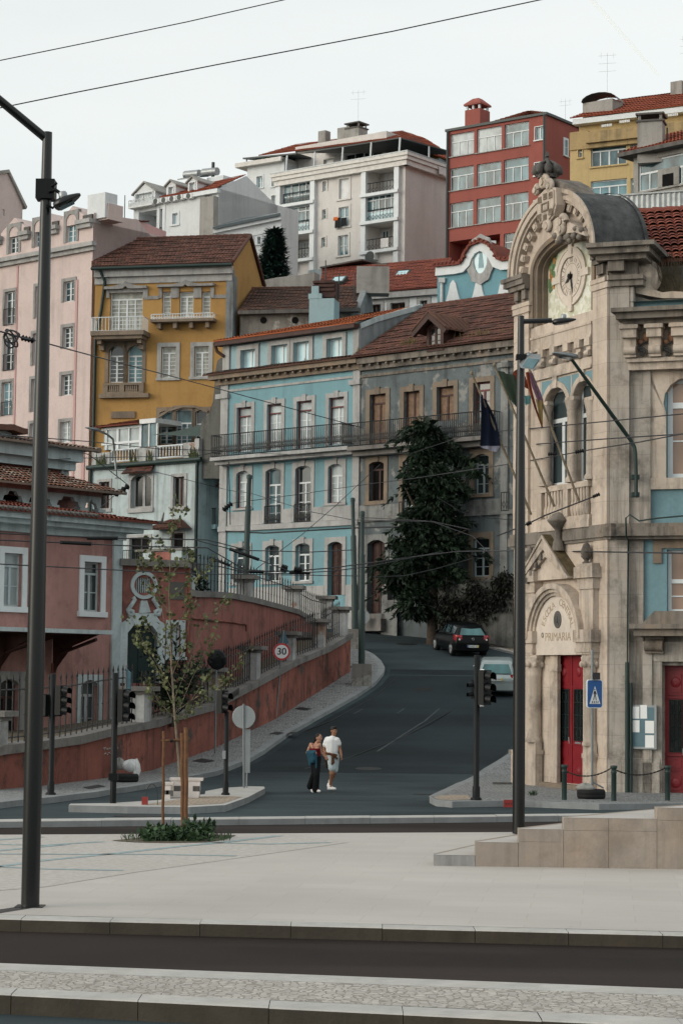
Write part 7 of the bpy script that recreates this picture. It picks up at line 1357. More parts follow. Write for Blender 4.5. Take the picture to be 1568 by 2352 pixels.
b=MB();g3=h.off(-1.2);g4=h.off(-6.5);tiles(b,g3.pt(g3.U(1130,780),g3.V(1450,915)+.1),g3.pt(hr,g3.V(1450,915)+.1),g4.pt(hr,g4.V(1300,500)),g4.pt(g4.U(985,470),g4.V(1300,500)),tw=.26,tl=.38,amp=.06,step=.05);ridge(b,g4.pt(g4.U(985,470),g4.V(1300,500)),g4.pt(hr,g4.V(1300,500)),.16);tiles(b,g4.pt(hr,g3.V(1450,915),-5),g4.pt(.5,g3.V(1450,915),-5),g4.pt(g4.U(985,470),g4.V(1300,500)),g4.pt(hr,g4.V(1300,500)));b.build('roof','tile_mid',r)
b=MB();g3.box(b,g3.U(1170,900),hr,vc1-.5,g3.V(1450,925),-2,-.15);b.build('roof_wall','dark_party',r)
b=MB()
for k in range(90):xx=RS.uniform(1360,1568);u,v_=g2.uv(xx,1130);b.tube([g2.pt(u,v_,-.3),g2.pt(u+RS.uniform(-.4,.3),v_+RS.uniform(.4,1.1),-.1)],[.015,.005],4)
plain('dead_grass',(.09,.075,.05),.9,var=.4);b.build('dry_grass','dead_grass',None,'dry grass hanging below the tiled school roof','grass',kind='stuff')
def lampost(base,d,H,r0,r1,arm,label,name='street_lamp'):
 t=thing(name,label,'street lamp',base,0,'tall dark lamp posts on the square')
 b=MB();p=Vector(base);b.lathe(p,[(r0,0),(r0*.985,H*.3),(r0*.8,H*.68),(r1,H)],24);b.build('pole','pole_grey',t);return t
zf('D')
pb1=PZ(70,2080,.012);L1_=lampost(pb1,0,9.0,.106,.057,None,'nearest tall lamp post, its arm cut off by the left edge of the photo');tp1=pb1+Vector((0,0,9.0))
b=MB();e=P(-60,180,24.5);b.tube([tp1-Vector((.02,0,.07)),e],[.052,.05],14);b.build('arm','pole_grey',L1_)
b=MB();z0=(P(105,440,pb1.y)).z;b.box(pb1.x-.11,pb1.x+.11,pb1.y-.11,pb1.y+.11,z0-.1,z0+.13);q=lambda x,y:P(x,y,pb1.y-.12);b.tube([q(112,440),q(128,436),q(142,446),q(150,458)],.022,8);b.tube([q(118,428),q(132,420)],.016,6);b.tube([q(108,470),q(122,478),q(128,470)],.016,6);b.build('bracket','black_plastic',L1_)
def floodlight(par,c,ax,ln,wd,th,mat='pole_grey',glass='glass_mid',tank=None):
 """flat LED head: c centre, ax long direction"""
 ax=Vector(ax).normalized();sd_=Vector((-ax.y,ax.x,0)).normalized();up=sd_.cross(ax);up=up if up.z>0 else-up;b=MB();rows=[]
 for t_,w_,h_ in((-.5,.35,.5),(-.42,.8,.9),(-.2,1,1),(.15,.9,.75),(.4,.55,.4),(.5,.2,.2)):
  o=c+ax*ln*t_;rows.append([o+sd_*wd*w_*.5*a+up*th*h_*.5*e for a,e in((-1,-.6),(-.8,-1),(.8,-1),(1,-.6),(.8,.5),(.4,1),(-.4,1),(-.8,.5))])
 b.grid(rows,close=True,sm=True);b.face(rows[0][::-1]);b.face(rows[-1]);o=b.build('lamp_head',mat,par);b=MB();k=-up*th*.52;b.face([c+ax*ln*a+sd_*wd*e+k for a,e in((-.36,-.36),(-.36,.36),(.18,.32),(.18,-.32))]);b.build('diffuser',glass,o)
 if tank:b=MB();b.lathe(c+ax*ln*tank,[(.03,0),(.052,.03),(.052,.1),(.04,.12)],12,axis=up+ax*.3);b.build('sensor','grey_metal',o)
 return o
c=P(155,460,pb1.y-.15);floodlight(L1_,c,P(189,446,pb1.y-.15)-P(122,478,pb1.y-.15),.34,.26,.11,tank=-.12)
b=MB();b.face([PZ(x,y,.006)for x,y in((-10,2098),(96,2081),(72,2078),(-10,2090))]);b.box(pb1.x-.16,pb1.x+.16,pb1.y-.14,pb1.y+.14,.001,.012);b.build('base_plate','pole_grey',L1_)
pb2=PZ(1190,1914,.012);L2_=lampost(pb2,0,9.05,.108,.056,None,'tall lamp post standing by the stone steps in front of the school');tp2=pb2+Vector((0,0,9.05))
zf('F');q=lambda x,y,d=pb2.y:P(x,y,d);b=MB();b.tube([tp2-Vector((0,0,.1)),q(745,128)],.045,12);b.build('arm','pole_grey',L2_)
floodlight(L2_,q(822,130),q(900,122)-q(745,140),.42,.26,.1,tank=-.06)
b=MB();b.box(pb2.x-.085,pb2.x+.085,pb2.y-.1,pb2.y+.1,q(555,375).z,q(555,345).z);b.tube([q(540,360),q(580,352)],.03,8);b.tube([q(545,425),q(575,430)],.025,8);b.build('bracket','black_plastic',L2_)
b=MB();A=[q(590,358,pb2.y-.1),q(680,368,pb2.y-.3),q(630,440,pb2.y-.35),q(548,425,pb2.y-.15)];B=[p+Vector((-.02,.1,.09))for p in A];b.hexa(A+B);o=b.build('lamp_head','pole_galv',L2_);b=MB();m=sum(A,Vector())/4;nrm=(A[1]-A[0]).cross(A[3]-A[0]).normalized();nrm=nrm if nrm.y<0 else-nrm;b.face([m+(p-m)*.8+nrm*.012 for p in A]);b.build('diffuser','glass_mid',o)
b=MB();b.ell(q(600,348,pb2.y-.05),(.05,.05,.06));b.build('sensor','pole_galv',L2_)
t=thing('wall_lamp','black gooseneck lamp arm bolted to the school corner above the flags','wall lamp',h.pt(.9,8));b=MB();hq=lambda x,y:h.off(.25).pt(*h.off(.25).uv(x,y));pts=[hq(1272,1230),hq(1272,1110),hq(1268,960),hq(1262,925),hq(1245,890)];e=P(870,375,55.2);pts+=[pts[-1].lerp(e,k/6)for k in range(1,7)];b.tube(pts,[.05]*5+[.055-.015*k/6 for k in range(6)],10);b.build('arm','iron_green',t)
floodlight(t,P(825,345,55.2),P(765,328,55)-P(890,352,55.3),.75,.45,.14,'pole_galv');b=MB()
for y in(1110,1220):p=hq(1270,y);b.box(p.x-.1,p.x+.1,p.y-.02,p.y+.25,p.z-.06,p.z+.06)
b.build('bracket','iron_green',t)
zf('O');g=Face(212,122.8,465,117.3);q=lambda x,y,w_=0:g.off(w_).pt(*g.off(w_).uv(x,y));t=thing('street_lamp','slim curved street light bracketed to the whitish house below its terrace','street lamp',q(1215,600));b=MB();b.tube([q(1222,605),q(1212,500),q(1200,380),q(1193,260),q(1182,200,.3),q(1120,150,.8),q(1010,100,1.5)],.06,8);b.tube([q(1205,608),q(1262,612)],.04,6);b.build('arm','pole_galv',t);floodlight(t,q(968,92,1.7),q(920,84,2)-q(1010,100,1.5),.9,.4,.16,'pole_galv')
zf('F');FP=[]
def flagpole(bx,by,tx,ty,label):
 u0,v0=sf.uv(bx,by);bp=sf.pt(u0,v0,.9);s=Face(o=bp,u=sf.n,n=sf.u);w1_,v1_=s.uv(tx,ty);tpv=s.pt(w1_,v1_);tpv=bp.lerp(tpv,min(1,4.6/max(.1,(tpv-bp).length)))if False else tpv
 b=MB();b.tube([bp,tpv],[.035,.028],8);b.ell(tpv,(.05,.05,.06),nu=8,nv=6);t=b.build('flagpole','wood_stake' if 0 else 'bark_pale',None,label,'flagpole','flagpoles on the school balustrade');return s
s1=flagpole(685,1350,242,458,'leftmost wooden flagpole, carrying the dark blue flag');s2=flagpole(832,1300,383,408,'middle wooden flagpole, carrying the green and red flag');s3=flagpole(988,1270,592,400,'rightmost wooden flagpole, carrying the purple and yellow flag')
def flag(s,polys,label):
 t=thing('flag',label,'flag',s.pt(*s.uv(*polys[0][1][0])));
 for nm,pl,mat,amp in polys:
  b=MB();L,R=pl[:len(pl)//2],pl[len(pl)//2:][::-1];rows=[]
  for a,c in zip(L,R):
   row=[]
   for k in range(9):x,y=a[0]+(c[0]-a[0])*k/8,a[1]+(c[1]-a[1])*k/8;row.append(s.pt(*s.uv(x,y),.02+amp*sin(k*1.5+y*.01)))
   rows.append(row)
  b.grid(rows);b.build(nm,mat,t)
for nm,c in(('flag_blue',(.012,.017,.035)),('flag_pale',(.3,.3,.38)),('flag_green',(.05,.07,.05)),('flag_red',(.2,.055,.03)),('flag_purple',(.2,.1,.17)),('flag_yellow',(.3,.22,.09)),('flag_teal',(.14,.3,.3))):plain(nm,c,.9,.1,var=.2)
flag(s1,[('cloth',[(297,590),(293,700),(291,800),(290,915),(415,915),(402,830),(385,745),(345,650)],'flag_blue',.07),('hem',[(290,916),(300,925),(395,957),(415,916)],'flag_pale',.05)],'dark blue flag with a pale lower edge hanging from the left pole')
flag(s2,[('green_field',[(400,440),(425,520),(470,610),(530,690),(560,690),(555,600),(540,530),(520,480)],'flag_green',.06),('red_field',[(480,478),(510,500),(560,540),(600,560),(600,545),(580,480),(560,440),(530,425)],'flag_red',.05),('lower_edge',[(560,600),(575,660),(610,650),(615,600)],'flag_teal',.04)],'faded green and red flag blowing half behind the lamp post')
flag(s3,[('red_edge',[(580,455),(600,570),(635,690),(680,800),(684,795),(650,690),(622,570),(600,450)],'flag_red',.03),('purple_field',[(604,455),(620,540),(640,600),(655,640),(692,632),(678,585),(655,530),(622,462)],'flag_purple',.04),('yellow_field',[(640,620),(650,680),(660,740),(680,790),(682,780),(684,700),(690,660),(692,634)],'flag_yellow',.04)],'purple and yellow flag with a red edge hanging right of the lamp post')
zf('K');SH=.173;st=thing('stone_steps','pale limestone steps climbing towards the right edge of the square','steps',PZ(265,1045,0))
fb0,fb1=PZ(5,1040,0),PZ(1568,1062,0);du=(fb1-fb0);du.z=0;du.normalize();nn=Vector((du.y,-du.x,0));FS=Face(o=fb0,u=du,n=nn)
xs_=[FS.U(x,y)for x,y in((5,1000),(265,960),(535,900),(818,800),(1403,720))];xs_.append(xs_[4]+14);tops=[FS.V(120,975),FS.V(400,895),FS.V(600,812),FS.V(960,742),FS.V(1480,678)]
bk0,bk1=PZ(350,843,0),PZ(500,838,0);ED=[3.2,4.6,5.6,9.0,9.6]
slant=[(0,0)]*5
zf('K');xm=FS.U(1100,900)
for k in range(5):
 b=MB();u0,u1=xs_[k],(xs_[k+1]if k<4 else xs_[5]);v1=tops[k];lean=1.6+k*.55
 cuts=[u0,u1]if k!=3 else[u0,xm,u1]
 if k==4:cuts=[u0+(u1-u0)*j/4 for j in range(5)]if False else[u0+1.45*j for j in range(10)]+[u1]
 for a,c in zip(cuts,cuts[1:]):
  if k<2:FS.box(b,a+.002,c-.003,0,v1,-.35,RS.uniform(0,.004),0 if k else 1)
  else:FS.box(b,a+.002,c-.003,0,v1-.176,-.35,RS.uniform(0,.004));FS.box(b,a+.002,c-.003,v1-.173,v1,-.35,RS.uniform(0,.004))
 A=[FS.pt(u0,0,-.3),FS.pt(u1,0,-.3),FS.pt(u1+12,0,-9),FS.pt(u0+lean*1.9,0,-9)];b.hexa([p+Vector((0,0,v1-.001))for p in A]+A);b.build('step',['slab_tan','stone_grey'],st)
b=MB()
for k in range(5):
 u0,u1=xs_[k],(xs_[k+1]if k<4 else xs_[5]);v1=tops[k];lean=1.6+k*.55
 nxt=1.6+(k+1)*.55
 b.face([FS.pt(u0+.01,v1+.003,-.012),FS.pt(u1,v1+.003,-.012),FS.pt(u1+(nxt*1.9 if k<4 else 0),v1+.003,-9),FS.pt(u0+lean*1.9+.01,v1+.003,-9)])
b.build('tread','plaza_stone',st)
zf('Q');pts=[PG(x,y,.14)for x,y in((76,628),(697,640),(1371,636))]
bo=thing('bollard','leftmost of the three dark bollards, in front of the red school door','bollard',pts[0],0,'iron bollards before the school');b=MB();bh=.84;b.lathe(pts[0],[(.062,0),(.062,bh*.78),(.075,bh*.8),(.062,bh*.83),(.062,bh*.9),(.085,bh*.93),(.085,bh*.99),(.05,bh)],16);b.build('post','iron_green',bo)
for p,lb in((pts[1],'middle dark bollard, right of the tyre base, between two hanging chains'),(pts[2],'rightmost dark bollard, in front of the second red door')):c=copy_tree(bo);c.location=p;c['label']=lb
def chain(a,c,sag,label):
 b=MB();n=26
 for k in range(n):
  t0,t1=k/n,(k+.95)/n;p,q_=a.lerp(c,t0),a.lerp(c,t1);p.z-=sag*4*t0*(1-t0);q_.z-=sag*4*t1*(1-t1);b.tube([p,q_],.014 if k%2 else .02,5)
 b.build('hanging_chain','chain_metal',None,label,'chain','chains between the bollards')
up=Vector((0,0,.72));chain(pts[0]+up+Vector((.07,0,-.05)),pts[1]+up+Vector((-.07,0,.05)),.14,'chain slung above the tyre between left and middle bollard');chain(pts[1]+up+Vector((.07,0,0)),pts[2]+up+Vector((-.07,0,.05)),.13,'chain slung between middle and right bollard')
tyc=PG(413,612,.14)
def tyre(name,c,R_,h_,label,cat='tyre'):
 b=MB();b.lathe(c,[(R_*.62,.02),(R_*.9,0),(R_,h_*.2),(R_*1.0,h_*.42),(R_*.985,h_*.45),(R_,h_*.48),(R_,h_*.8),(R_*.9,h_),(R_*.62,h_*.96),(R_*.58,h_*.5)],28);return b.build(name,'rubber',None,label,cat)
tyre('weight_tyre',tyc,.345,.23,'flat black tyre weighting the foot of the blue crossing sign')
def bag(c,r,label,seed,mat='bag_pale'):
 rs=random.Random(seed);b=MB();rows=[]
 for i in range(9):
  t_=-pi/2+pi*i/8;rows.append([c+Vector((r[0]*cos(t_)*cos(a)*(1+.12*sin(3*a+i)),r[1]*cos(t_)*sin(a)*(1+.1*sin(2*a+seed)),r[2]*(sin(t_)+1)*.55*(1+.15*sin(4*a+seed))))for a in[2*pi*j/14 for j in range(14)]])
 b.grid(rows,close=True);return b.build('sandbag',mat,None,label,'sandbag')
plain('bag_pale',(.27,.27,.255),.8,var=.3,sc=5);plain('bag_white',(.6,.62,.62),.7,var=.2,sc=5)
bag(tyc+Vector((-.14,-.05,.17)),(.22,.16,.17),'grey cement bag slumped over the tyre under the crossing sign',3)
sgp=thing('crossing_sign','blue square pedestrian crossing sign on a grey pole set in a tyre','road sign',tyc);zf('I');b=MB();d_=tyc.y;tz=P(1005,862,d_).z;b.tube([tyc+Vector((.02,0,.05)),Vector((tyc.x+.02,tyc.y,tz))],.032,10);b.tube([tyc+Vector((.02,0,.28)),tyc+Vector((-.12,0,.05))],.02,5);b.tube([tyc+Vector((.02,0,.42)),tyc+Vector((.3,0,.26))],.02,5);b.build('pole','pole_galv',sgp)
A=[P(962,1222,d_-.1),P(1060,1232,d_+.08),P(1063,1055,d_+.08),P(968,1042,d_-.1)];ax_=(A[1]-A[0]);ax_.z=0;SW=.72;ax_=ax_.normalized();cen=sum(A,Vector())/4;SF=Face(o=Vector((cen.x,cen.y,0)),u=ax_,n=Vector((ax_.y,-ax_.x,0)));hw,hh=(A[1]-A[0]).length/2,(A[3]-A[0]).length/2;cz=cen.z;hh=hh
rr=lambda a,c,r_:[(sx*(a-r_)+r_*cos(t_),cz+sy*(c-r_)+r_*sin(t_))for sx,sy,t0 in((1,1,0),(-1,1,pi/2),(-1,-1,pi),(1,-1,1.5*pi))for t_ in[t0+pi/2*k/4 for k in range(5)]]
b=MB();SF.prism(b,rr(hw,hh,.06),-.03,.0);bd=b.build('sign_panel','sign_white',sgp);b=MB();SF.prism(b,rr(hw-.02,hh-.02,.05),0,.004);b.build('blue_field','sign_blue',bd);b=MB();SF.prism(b,[(-hw*.68,cz-hh*.7),(hw*.68,cz-hh*.7),(0,cz+hh*.55)],.004,.008);b.build('white_triangle','sign_white',bd)
b=MB();S_=lambda pl:SF.prism(b,[(x*hw,cz+y*hh)for x,y in pl],.008,.011);S_([(-.03+.07*cos(k*pi/4),.3+.06*sin(k*pi/4))for k in range(8)]);S_([(-.1,.2),(.06,.2),(.08,-.1),(-.1,-.1)]);S_([(-.1,-.1),(0,-.1),(-.16,-.46),(-.24,-.44)]);S_([(0,-.1),(.08,-.1),(.2,-.44),(.12,-.46)]);S_([(.06,.2),(.22,-.02),(.18,-.06),(.04,.08)]);S_([(-.1,.2),(-.22,.0),(-.18,-.04),(-.08,.08)])
for k in range(4):x=-.42+k*.24;S_([(x,-.66),(x+.11,-.66),(x+.14,-.5),(x+.05,-.5)])
b.build('walking_figure','sign_black',bd);b=MB();p=P(1020,1030,d_-.05);b.box(p.x-.06,p.x+.1,p.y-.05,p.y+.05,p.z-.07,p.z+.1);b.build('clamp','iron',sgp)
def signal(par,c,h_,lenses,yaw,lit=None,hood=.17,wd=.24):
 """signal head: box, round lenses and long hoods; yaw turns the face (0 = towards the camera, -y)"""
 fx=Vector((sin(yaw),-cos(yaw),0));sx=Vector((cos(yaw),sin(yaw),0));Fc=Face(o=Vector((c.x,c.y,0)),u=sx,n=fx);b=MB();Fc.box(b,-wd/2,wd/2,c.z-h_/2,c.z+h_/2,-.1,.06);o=b.build('signal_head','black_plastic',par)
 for k in range(lenses):
  v=c.z+h_/2-h_*(k+.5)/lenses;r_=min(wd*.4,h_/lenses*.4);b=MB();rows=[[Fc.pt(r_*1.08*cos(t_),v+r_*1.08*sin(t_),w_)for t_ in[-.5+(pi+1)*j/12 for j in range(13)]]for w_ in(.06,.06+hood)];rows[1]=[p-Vector((0,0,.03))for p in rows[1]];b.grid(rows);b.grid([[p+(p-Fc.pt(0,v,.06))*.04 for p in r]for r in rows],flip=True);hd=b.build('hood','black_plastic',o);b=MB();b.lathe(Fc.pt(0,v,.06),[(r_,0),(r_*.7,.02),(.01,.03)],14,axis=fx);b.build('lens','glass_dark',o)
 return o
def tl_pole(name_label,base,top_z,r_,cat='traffic light',foot=True):
 t=thing('traffic_light',name_label,cat,base,0,'unlit traffic lights around the junction');b=MB();H=top_z-base.z;b.lathe(base,([(r_*1.9,0),(r_*1.9,.04),(r_*1.3,.06),(r_*1.3,.3),(r_,.33)]if foot else[(r_,0)])+[(r_,H),(r_*.6,H+.01)],14);b.build('pole','black_plastic',t);return t
zf('J');bs=PG(320,1065,.14);t=tl_pole('traffic light standing on the left pavement in front of the pink station',bs,P(338,308,bs.y).z,.066);c=P(385,472,bs.y-.1);signal(t,c,P(385,380,bs.y).z-P(385,565,bs.y).z,3,radians(62));c2=P(285,505,bs.y+.05);signal(t,c2,P(285,440,bs.y).z-P(285,570,bs.y).z,2,radians(-120));b=MB();b.tube([P(335,385,bs.y),P(380,385,bs.y-.1)],.022,6);b.tube([P(270,438,bs.y),P(335,440,bs.y)],.02,6);b.tube([P(270,572,bs.y),P(390,568,bs.y)],.02,6);b.build('bracket','black_plastic',t)
bs=PG(710,1118,.15);t=tl_pole('traffic light at the left end of the island with three raised hoods',bs,P(732,303,bs.y).z,.07,foot=False);c=P(783,505,bs.y-.1);signal(t,c,P(783,402,bs.y).z-P(783,605,bs.y).z,3,radians(48));c=P(737,520,bs.y+.1);signal(t,c,P(737,460,bs.y).z-P(737,580,bs.y).z,2,radians(60),hood=.1,wd=.16)
b=MB();b.box(bs.x-.1,bs.x+.1,bs.y-.1,bs.y+.1,P(710,975,bs.y).z,P(710,930,bs.y).z);b.build('collar','black_plastic',t)
bs=PG(1415,1066,.15);t=tl_pole('low traffic light with two lamps beside the round sign on the island',bs,P(1412,545,bs.y).z,.055);c=P(1398,482,bs.y);signal(t,c,P(1398,412,bs.y).z-P(1398,555,bs.y).z,2,radians(55));b=MB();p=P(1408,815,bs.y-.07);b.box(p.x-.05,p.x+.03,p.y-.03,p.y+.05,p.z-.1,p.z+.1);b.build('push_button','grey_metal',t)
zf('K');bs=PG(270,627,.15);t=tl_pole('traffic light on the tip of the right pavement in front of the silver car',bs,P(284,-280+1,bs.y).z,.07);zf('I');c=P(328,1098,bs.y-.1);signal(t,c,P(328,990,bs.y).z-P(328,1208,bs.y).z,3,radians(48),wd=.3);b=MB();b.tube([P(285,988,bs.y),P(320,988,bs.y-.05)],.022,6);b.tube([P(285,1212,bs.y),P(318,1212,bs.y-.05)],.022,6);b.build('bracket','sign_white',t);c=P(262,1110,bs.y+.1);signal(t,c,P(262,1062,bs.y).z-P(262,1180,bs.y).z,2,radians(-70),hood=.12,wd=.16)
zf('H');bs=PG(476,1213,.14);t=thing('speed_sign','round 30 speed limit sign on a leaning pole beside the garden wall','road sign',bs);c=P(512,795,bs.y-.1);b=MB();b.tube([bs,P(508,850,bs.y),P(525,660,bs.y)],.03,8);b.build('pole','pole_galv',t);FC=Face(o=Vector((c.x,c.y,0)),u=Vector((1,.08,0)),n=Vector((.08,-1,0)));r_=(P(512,742,bs.y).z-P(512,851,bs.y).z)/2;ci2=lambda q_,n=32:[(q_*cos(2*pi*k/n),c.z+q_*sin(2*pi*k/n))for k in range(n)]
b=MB();FC.prism(b,ci2(r_),-.02,0);o=b.build('sign_panel','sign_back',t);b=MB();FC.ring(b,ci2(r_*.99),ci2(r_*.78),0,.006,0,True);b.build('red_rim','sign_red',o);b=MB();FC.prism(b,ci2(r_*.785),0,.004);b.build('white_field','sign_white',o);b=text_obj('t','30',FC,0,c.z,r_*1.12,0,.0045,None,None,.002)
m=MB();
for dx in(-.008,0,.008):
 s_=text_obj('t','30',FC,dx,c.z,r_*1.12,0,.005+abs(dx)*.1,None,None,.002);merge(m,s_)
m.build('numerals','sign_black',o)
b=MB();q3=[P(x,y,bs.y+.02)for x,y in((492,742),(556,742),(526,655))];b.face(q3);b.face([p+Vector((0,.03,0))for p in q3][::-1]);plain('sign_blueback',(.06,.13,.17),.5);b.build('triangle_back','sign_blueback',t)
zf('J');bs=PG(1530,1022,.15);t=thing('round_sign','pale grey back of a round road sign on the traffic island','road sign',bs);c=P(1530,578,bs.y);r_=(P(1530,505,bs.y).z-P(1530,652,bs.y).z)/2;b=MB();b.lathe(Vector((c.x,c.y-.02,c.z)),[(r_*.96,-.01),(r_,-.008),(r_,.012),(r_*.96,.014)],36,axis=(0.1,1,0));b.build('sign_panel','sign_back',t);b=MB();b.tube([bs,P(1528,495,bs.y)+Vector((0,-.05,0))],.032,8);b.build('pole','pole_galv',t)
zf('S');p0=P(1535,1545,bs.y+.15);b=MB();e1=P(1538,1090,bs.y+.15);b.box(p0.x-.08,p0.x+.08,p0.y-.02,p0.y+.02,p0.z,e1.z);b.tube([Vector((p0.x,p0.y,zroad(p0.y)+.14)),Vector((p0.x,p0.y,e1.z))],.02,6);b.build('delineator_panel','sign_back',None,'narrow grey panel seen edge on behind the round sign','road sign')
zf('S');bs=PG(1203,1342,.14);t=thing('wrapped_sign','round sign wrapped in black plastic on a thin grey pole','road sign',bs);b=MB();b.tube([bs,P(1218,460,bs.y)],.03,8);b.build('pole','pole_galv',t);c=P(1225,362,bs.y-.08);b=MB();R_=(P(1225,252,bs.y).z-P(1225,472,bs.y).z)/2;n=11;A=[c+Vector((R_*.9*cos(2*pi*k/n+.2),RS.uniform(-.03,.03),R_*sin(2*pi*k/n+.2)))for k in range(n)];Bq=[p+(c-p)*.12+Vector((0,-.06,0))for p in A]
mid=[c+(p-c)*.5+Vector((0,-.08-RS.random()*.05,0))for p in A];b.grid([A,Bq,mid],close=True,sm=False);b.face(mid[::1]);b.face([p+Vector((0,.05,0))for p in A][::-1]);b.grid([[p+Vector((0,.05,0))for p in A],A],close=True,sm=False);b.build('plastic_cover','black_plastic',t)
bs=PG(255,1560,.14);t=thing('sign_post','thin grey sign post with an edge-on plate, standing in the sandbagged tyre','road sign',bs);b=MB();b.tube([bs,P(277,415,bs.y)],.032,8);b.build('pole','pole_galv',t);b=MB();q4=[P(288,470,bs.y-.05),P(322,500,bs.y-.25),P(318,690,bs.y-.25),P(284,680,bs.y-.05)];b.hexa(q4+[p+Vector((.02,.02,0))for p in q4]);b.tube([P(262,470,bs.y),P(295,470,bs.y-.08)],.02,5);b.build('plate','sign_blueback',t)
tyre('weight_tyre',PG(265,1640,.14),.37,.22,'flat black tyre on the left pavement holding sandbags')
bag(PG(200,1600,.14)+Vector((0,0,.22)),(.17,.15,.3),'upright beige sandbag at the left in the pavement tyre',5);bag(PG(330,1615,.14)+Vector((0,-.02,.2)),(.25,.18,.3),'white sandbag lying at the right in the pavement tyre',8,'bag_white');b=MB();p=PG(395,1632,.14);b.tube([p+Vector((-.08,0,.1)),p+Vector((0,0,.3)),p+Vector((.0,0,.46)),p+Vector((-.05,0,.62))],[.1,.09,.06,.03],8);b.build('plastic_wrap','bag_white',None,'twist of white plastic standing up from the sandbags','plastic sheet')
zf('H');c=P(1017,578,108);b=MB();r_=.39;b.lathe(c,[(r_*.97,-.01),(r_,0),(r_,.02),(r_*.97,.03)],30,axis=(.15,1,0));t=thing('round_sign','round grey sign back beside the tram poles at the corner','road sign',Vector((c.x,c.y,5)));bb=b.build('sign_panel','sign_back',t);b=MB();b.tube([Vector((c.x-.1,c.y-.05,zroad(108))),Vector((c.x-.1,c.y-.05,c.z+.9))],.05,6);b.build('pole','pole_galv',t)
def wire_pole(z_,bx,by,tx,ty,r0,r1,base_box,label,d=None):
 zf(z_);bs=PG(bx,by,.14)if d is None else P(bx,by,d);tpz=P(tx,ty,bs.y);t=thing('wire_pole',label,'pole',bs,0,'dark poles carrying the overhead wires');b=MB();H=tpz.z-bs.z;k1=.42;b.tube([bs,bs.lerp(tpz,k1),bs.lerp(tpz,k1+.01),bs.lerp(tpz,.75),bs.lerp(tpz,.76),tpz],[r0,r0,r0*.86,r0*.86,r1,r1],12);b.lathe(tpz,[(r1*1.25,-.12),(r1*1.25,.04),(r1*.5,.08)],10);b.build('pole','iron_green',t)
 if base_box:b=MB();s_=base_box;b.box(bs.x-s_,bs.x+s_,bs.y-s_,bs.y+s_,bs.z-.1,bs.z+s_*2.1);b.build('footing','rubble',t)
 return t,tpz
t,W1=wire_pole('H',1012,1000,1018,-76,.135,.085,.4,'tallest wire pole, standing in a stone footing at the pavement bend')
t,W2=wire_pole('H',975,772,957,-161,.15,.09,.42,'wire pole just behind and left of the one at the bend')
t,W3=wire_pole('H',281,458,310,-306,.15,.1,None,'wire pole rising behind the railing in front of the blue house',96)
zf('S');a0=PG(700,1800,.15);b=MB();c=PG(870,1805,.15);t=thing('road_barrier','pair of worn white plastic road barriers dumped on the traffic island','barrier',c)
def trough(x0,x1,yt,yb,d_,nm):
 u0,u1=P(x0,yb,d_).x,P(x1,yb,d_).x;z0,z1=P((x0+x1)/2,yb,d_).z,P((x0+x1)/2,yt,d_).z;b=MB();q=lambda k,y,z:Vector((k,y,z));cx_,hw_=(u0+u1)/2,(u1-u0)/2;w2=.24
 b.hexa([q(cx_-hw_*.93,d_-w2,z0),q(cx_-hw_*.93,d_+w2,z0),q(cx_+hw_*.93,d_+w2,z0),q(cx_+hw_*.93,d_-w2,z0),q(cx_-hw_,d_-w2*.6,z1),q(cx_-hw_,d_+w2*.6,z1),q(cx_+hw_,d_+w2*.6,z1),q(cx_+hw_,d_-w2*.6,z1)]);b.box(cx_-hw_-.03,cx_+hw_+.06,d_-w2*.7,d_+w2*.7,z1,z1+.06)
 o=b.build(nm,'barrier_white',t);b=MB();
 for k in(-.55,.75):b.box(cx_+hw_*k-.08,cx_+hw_*k+.08,d_-w2*.85,d_-w2*.72,z1-.25,z1-.12)
 b.build('slot','weathered',o)
trough(745,1050,1625,1800,c.y,'barrier_body');trough(672,745,1670,1828,c.y-.45,'barrier_end');
p=PG(472,1880,.15);b=MB();b.box(p.x-.07,p.x+.06,p.y-.04,p.y+.04,p.z,p.z+.17);o=b.build('red_canister','red_plastic',None,'small red canister with a wire loop on the traffic island','canister');b=MB();b.tube([p+Vector((.25*(1-cos(a))*.5+.02,0,.17+.28*sin(a)))for a in[pi*k/10 for k in range(11)]]+[p+Vector((.27,0,.0))],.008,5);b.build('wire_loop','iron',o)
zf('K');p=PG(480,678,.0);b=MB();b.box(p.x-.14,p.x+.12,p.y-.06,p.y+.02,p.z+.02,p.z+.19);o=b.build('red_block','red_plastic',None,'red perforated block against the right kerb beside the lamp post','block');b=MB()
for k in range(3):b.lathe(Vector((p.x-.09+.06*k,p.y-.062,p.z+.1)),[(.016,0),(.016,.01)],8,axis=(0,-1,0))
b.build('hole','iron',o)
b=MB();A=PG(372,527,.15);C_=PG(480,520,.15);b.box(A.x,C_.x,A.y-.05,A.y+.05,A.z,A.z+.05);b.build('pavement_bar','weathered',None,'thin dark bar lying on the right pavement left of the school column','bar')
zf('I');b=MB();q=[PG(x,y,.14)for x,y in((478,1515),(515,1500))];p=q[0];b.box(p.x,p.x+.5,p.y,p.y+.4,p.z-.2,P(480,1490,p.y).z);b.build('stone_post','school_trim',None,'squat stone guard post on the right pavement at the foot of the school','guard stone')
def leafm(name,a,b_,sc=3):
 t=NT(name);v=t.coord();ge=t.n('ShaderNodeNewGeometry');c=t.mix(ge.outputs['Random Per Island'],a,b_);c=t.mix(t.ramp(t.noise(sc,3,v),.35,.7),mul(a,.45),c);t.out(c,.6,.25);t.b.inputs['Transmission Weight'].default_value=0
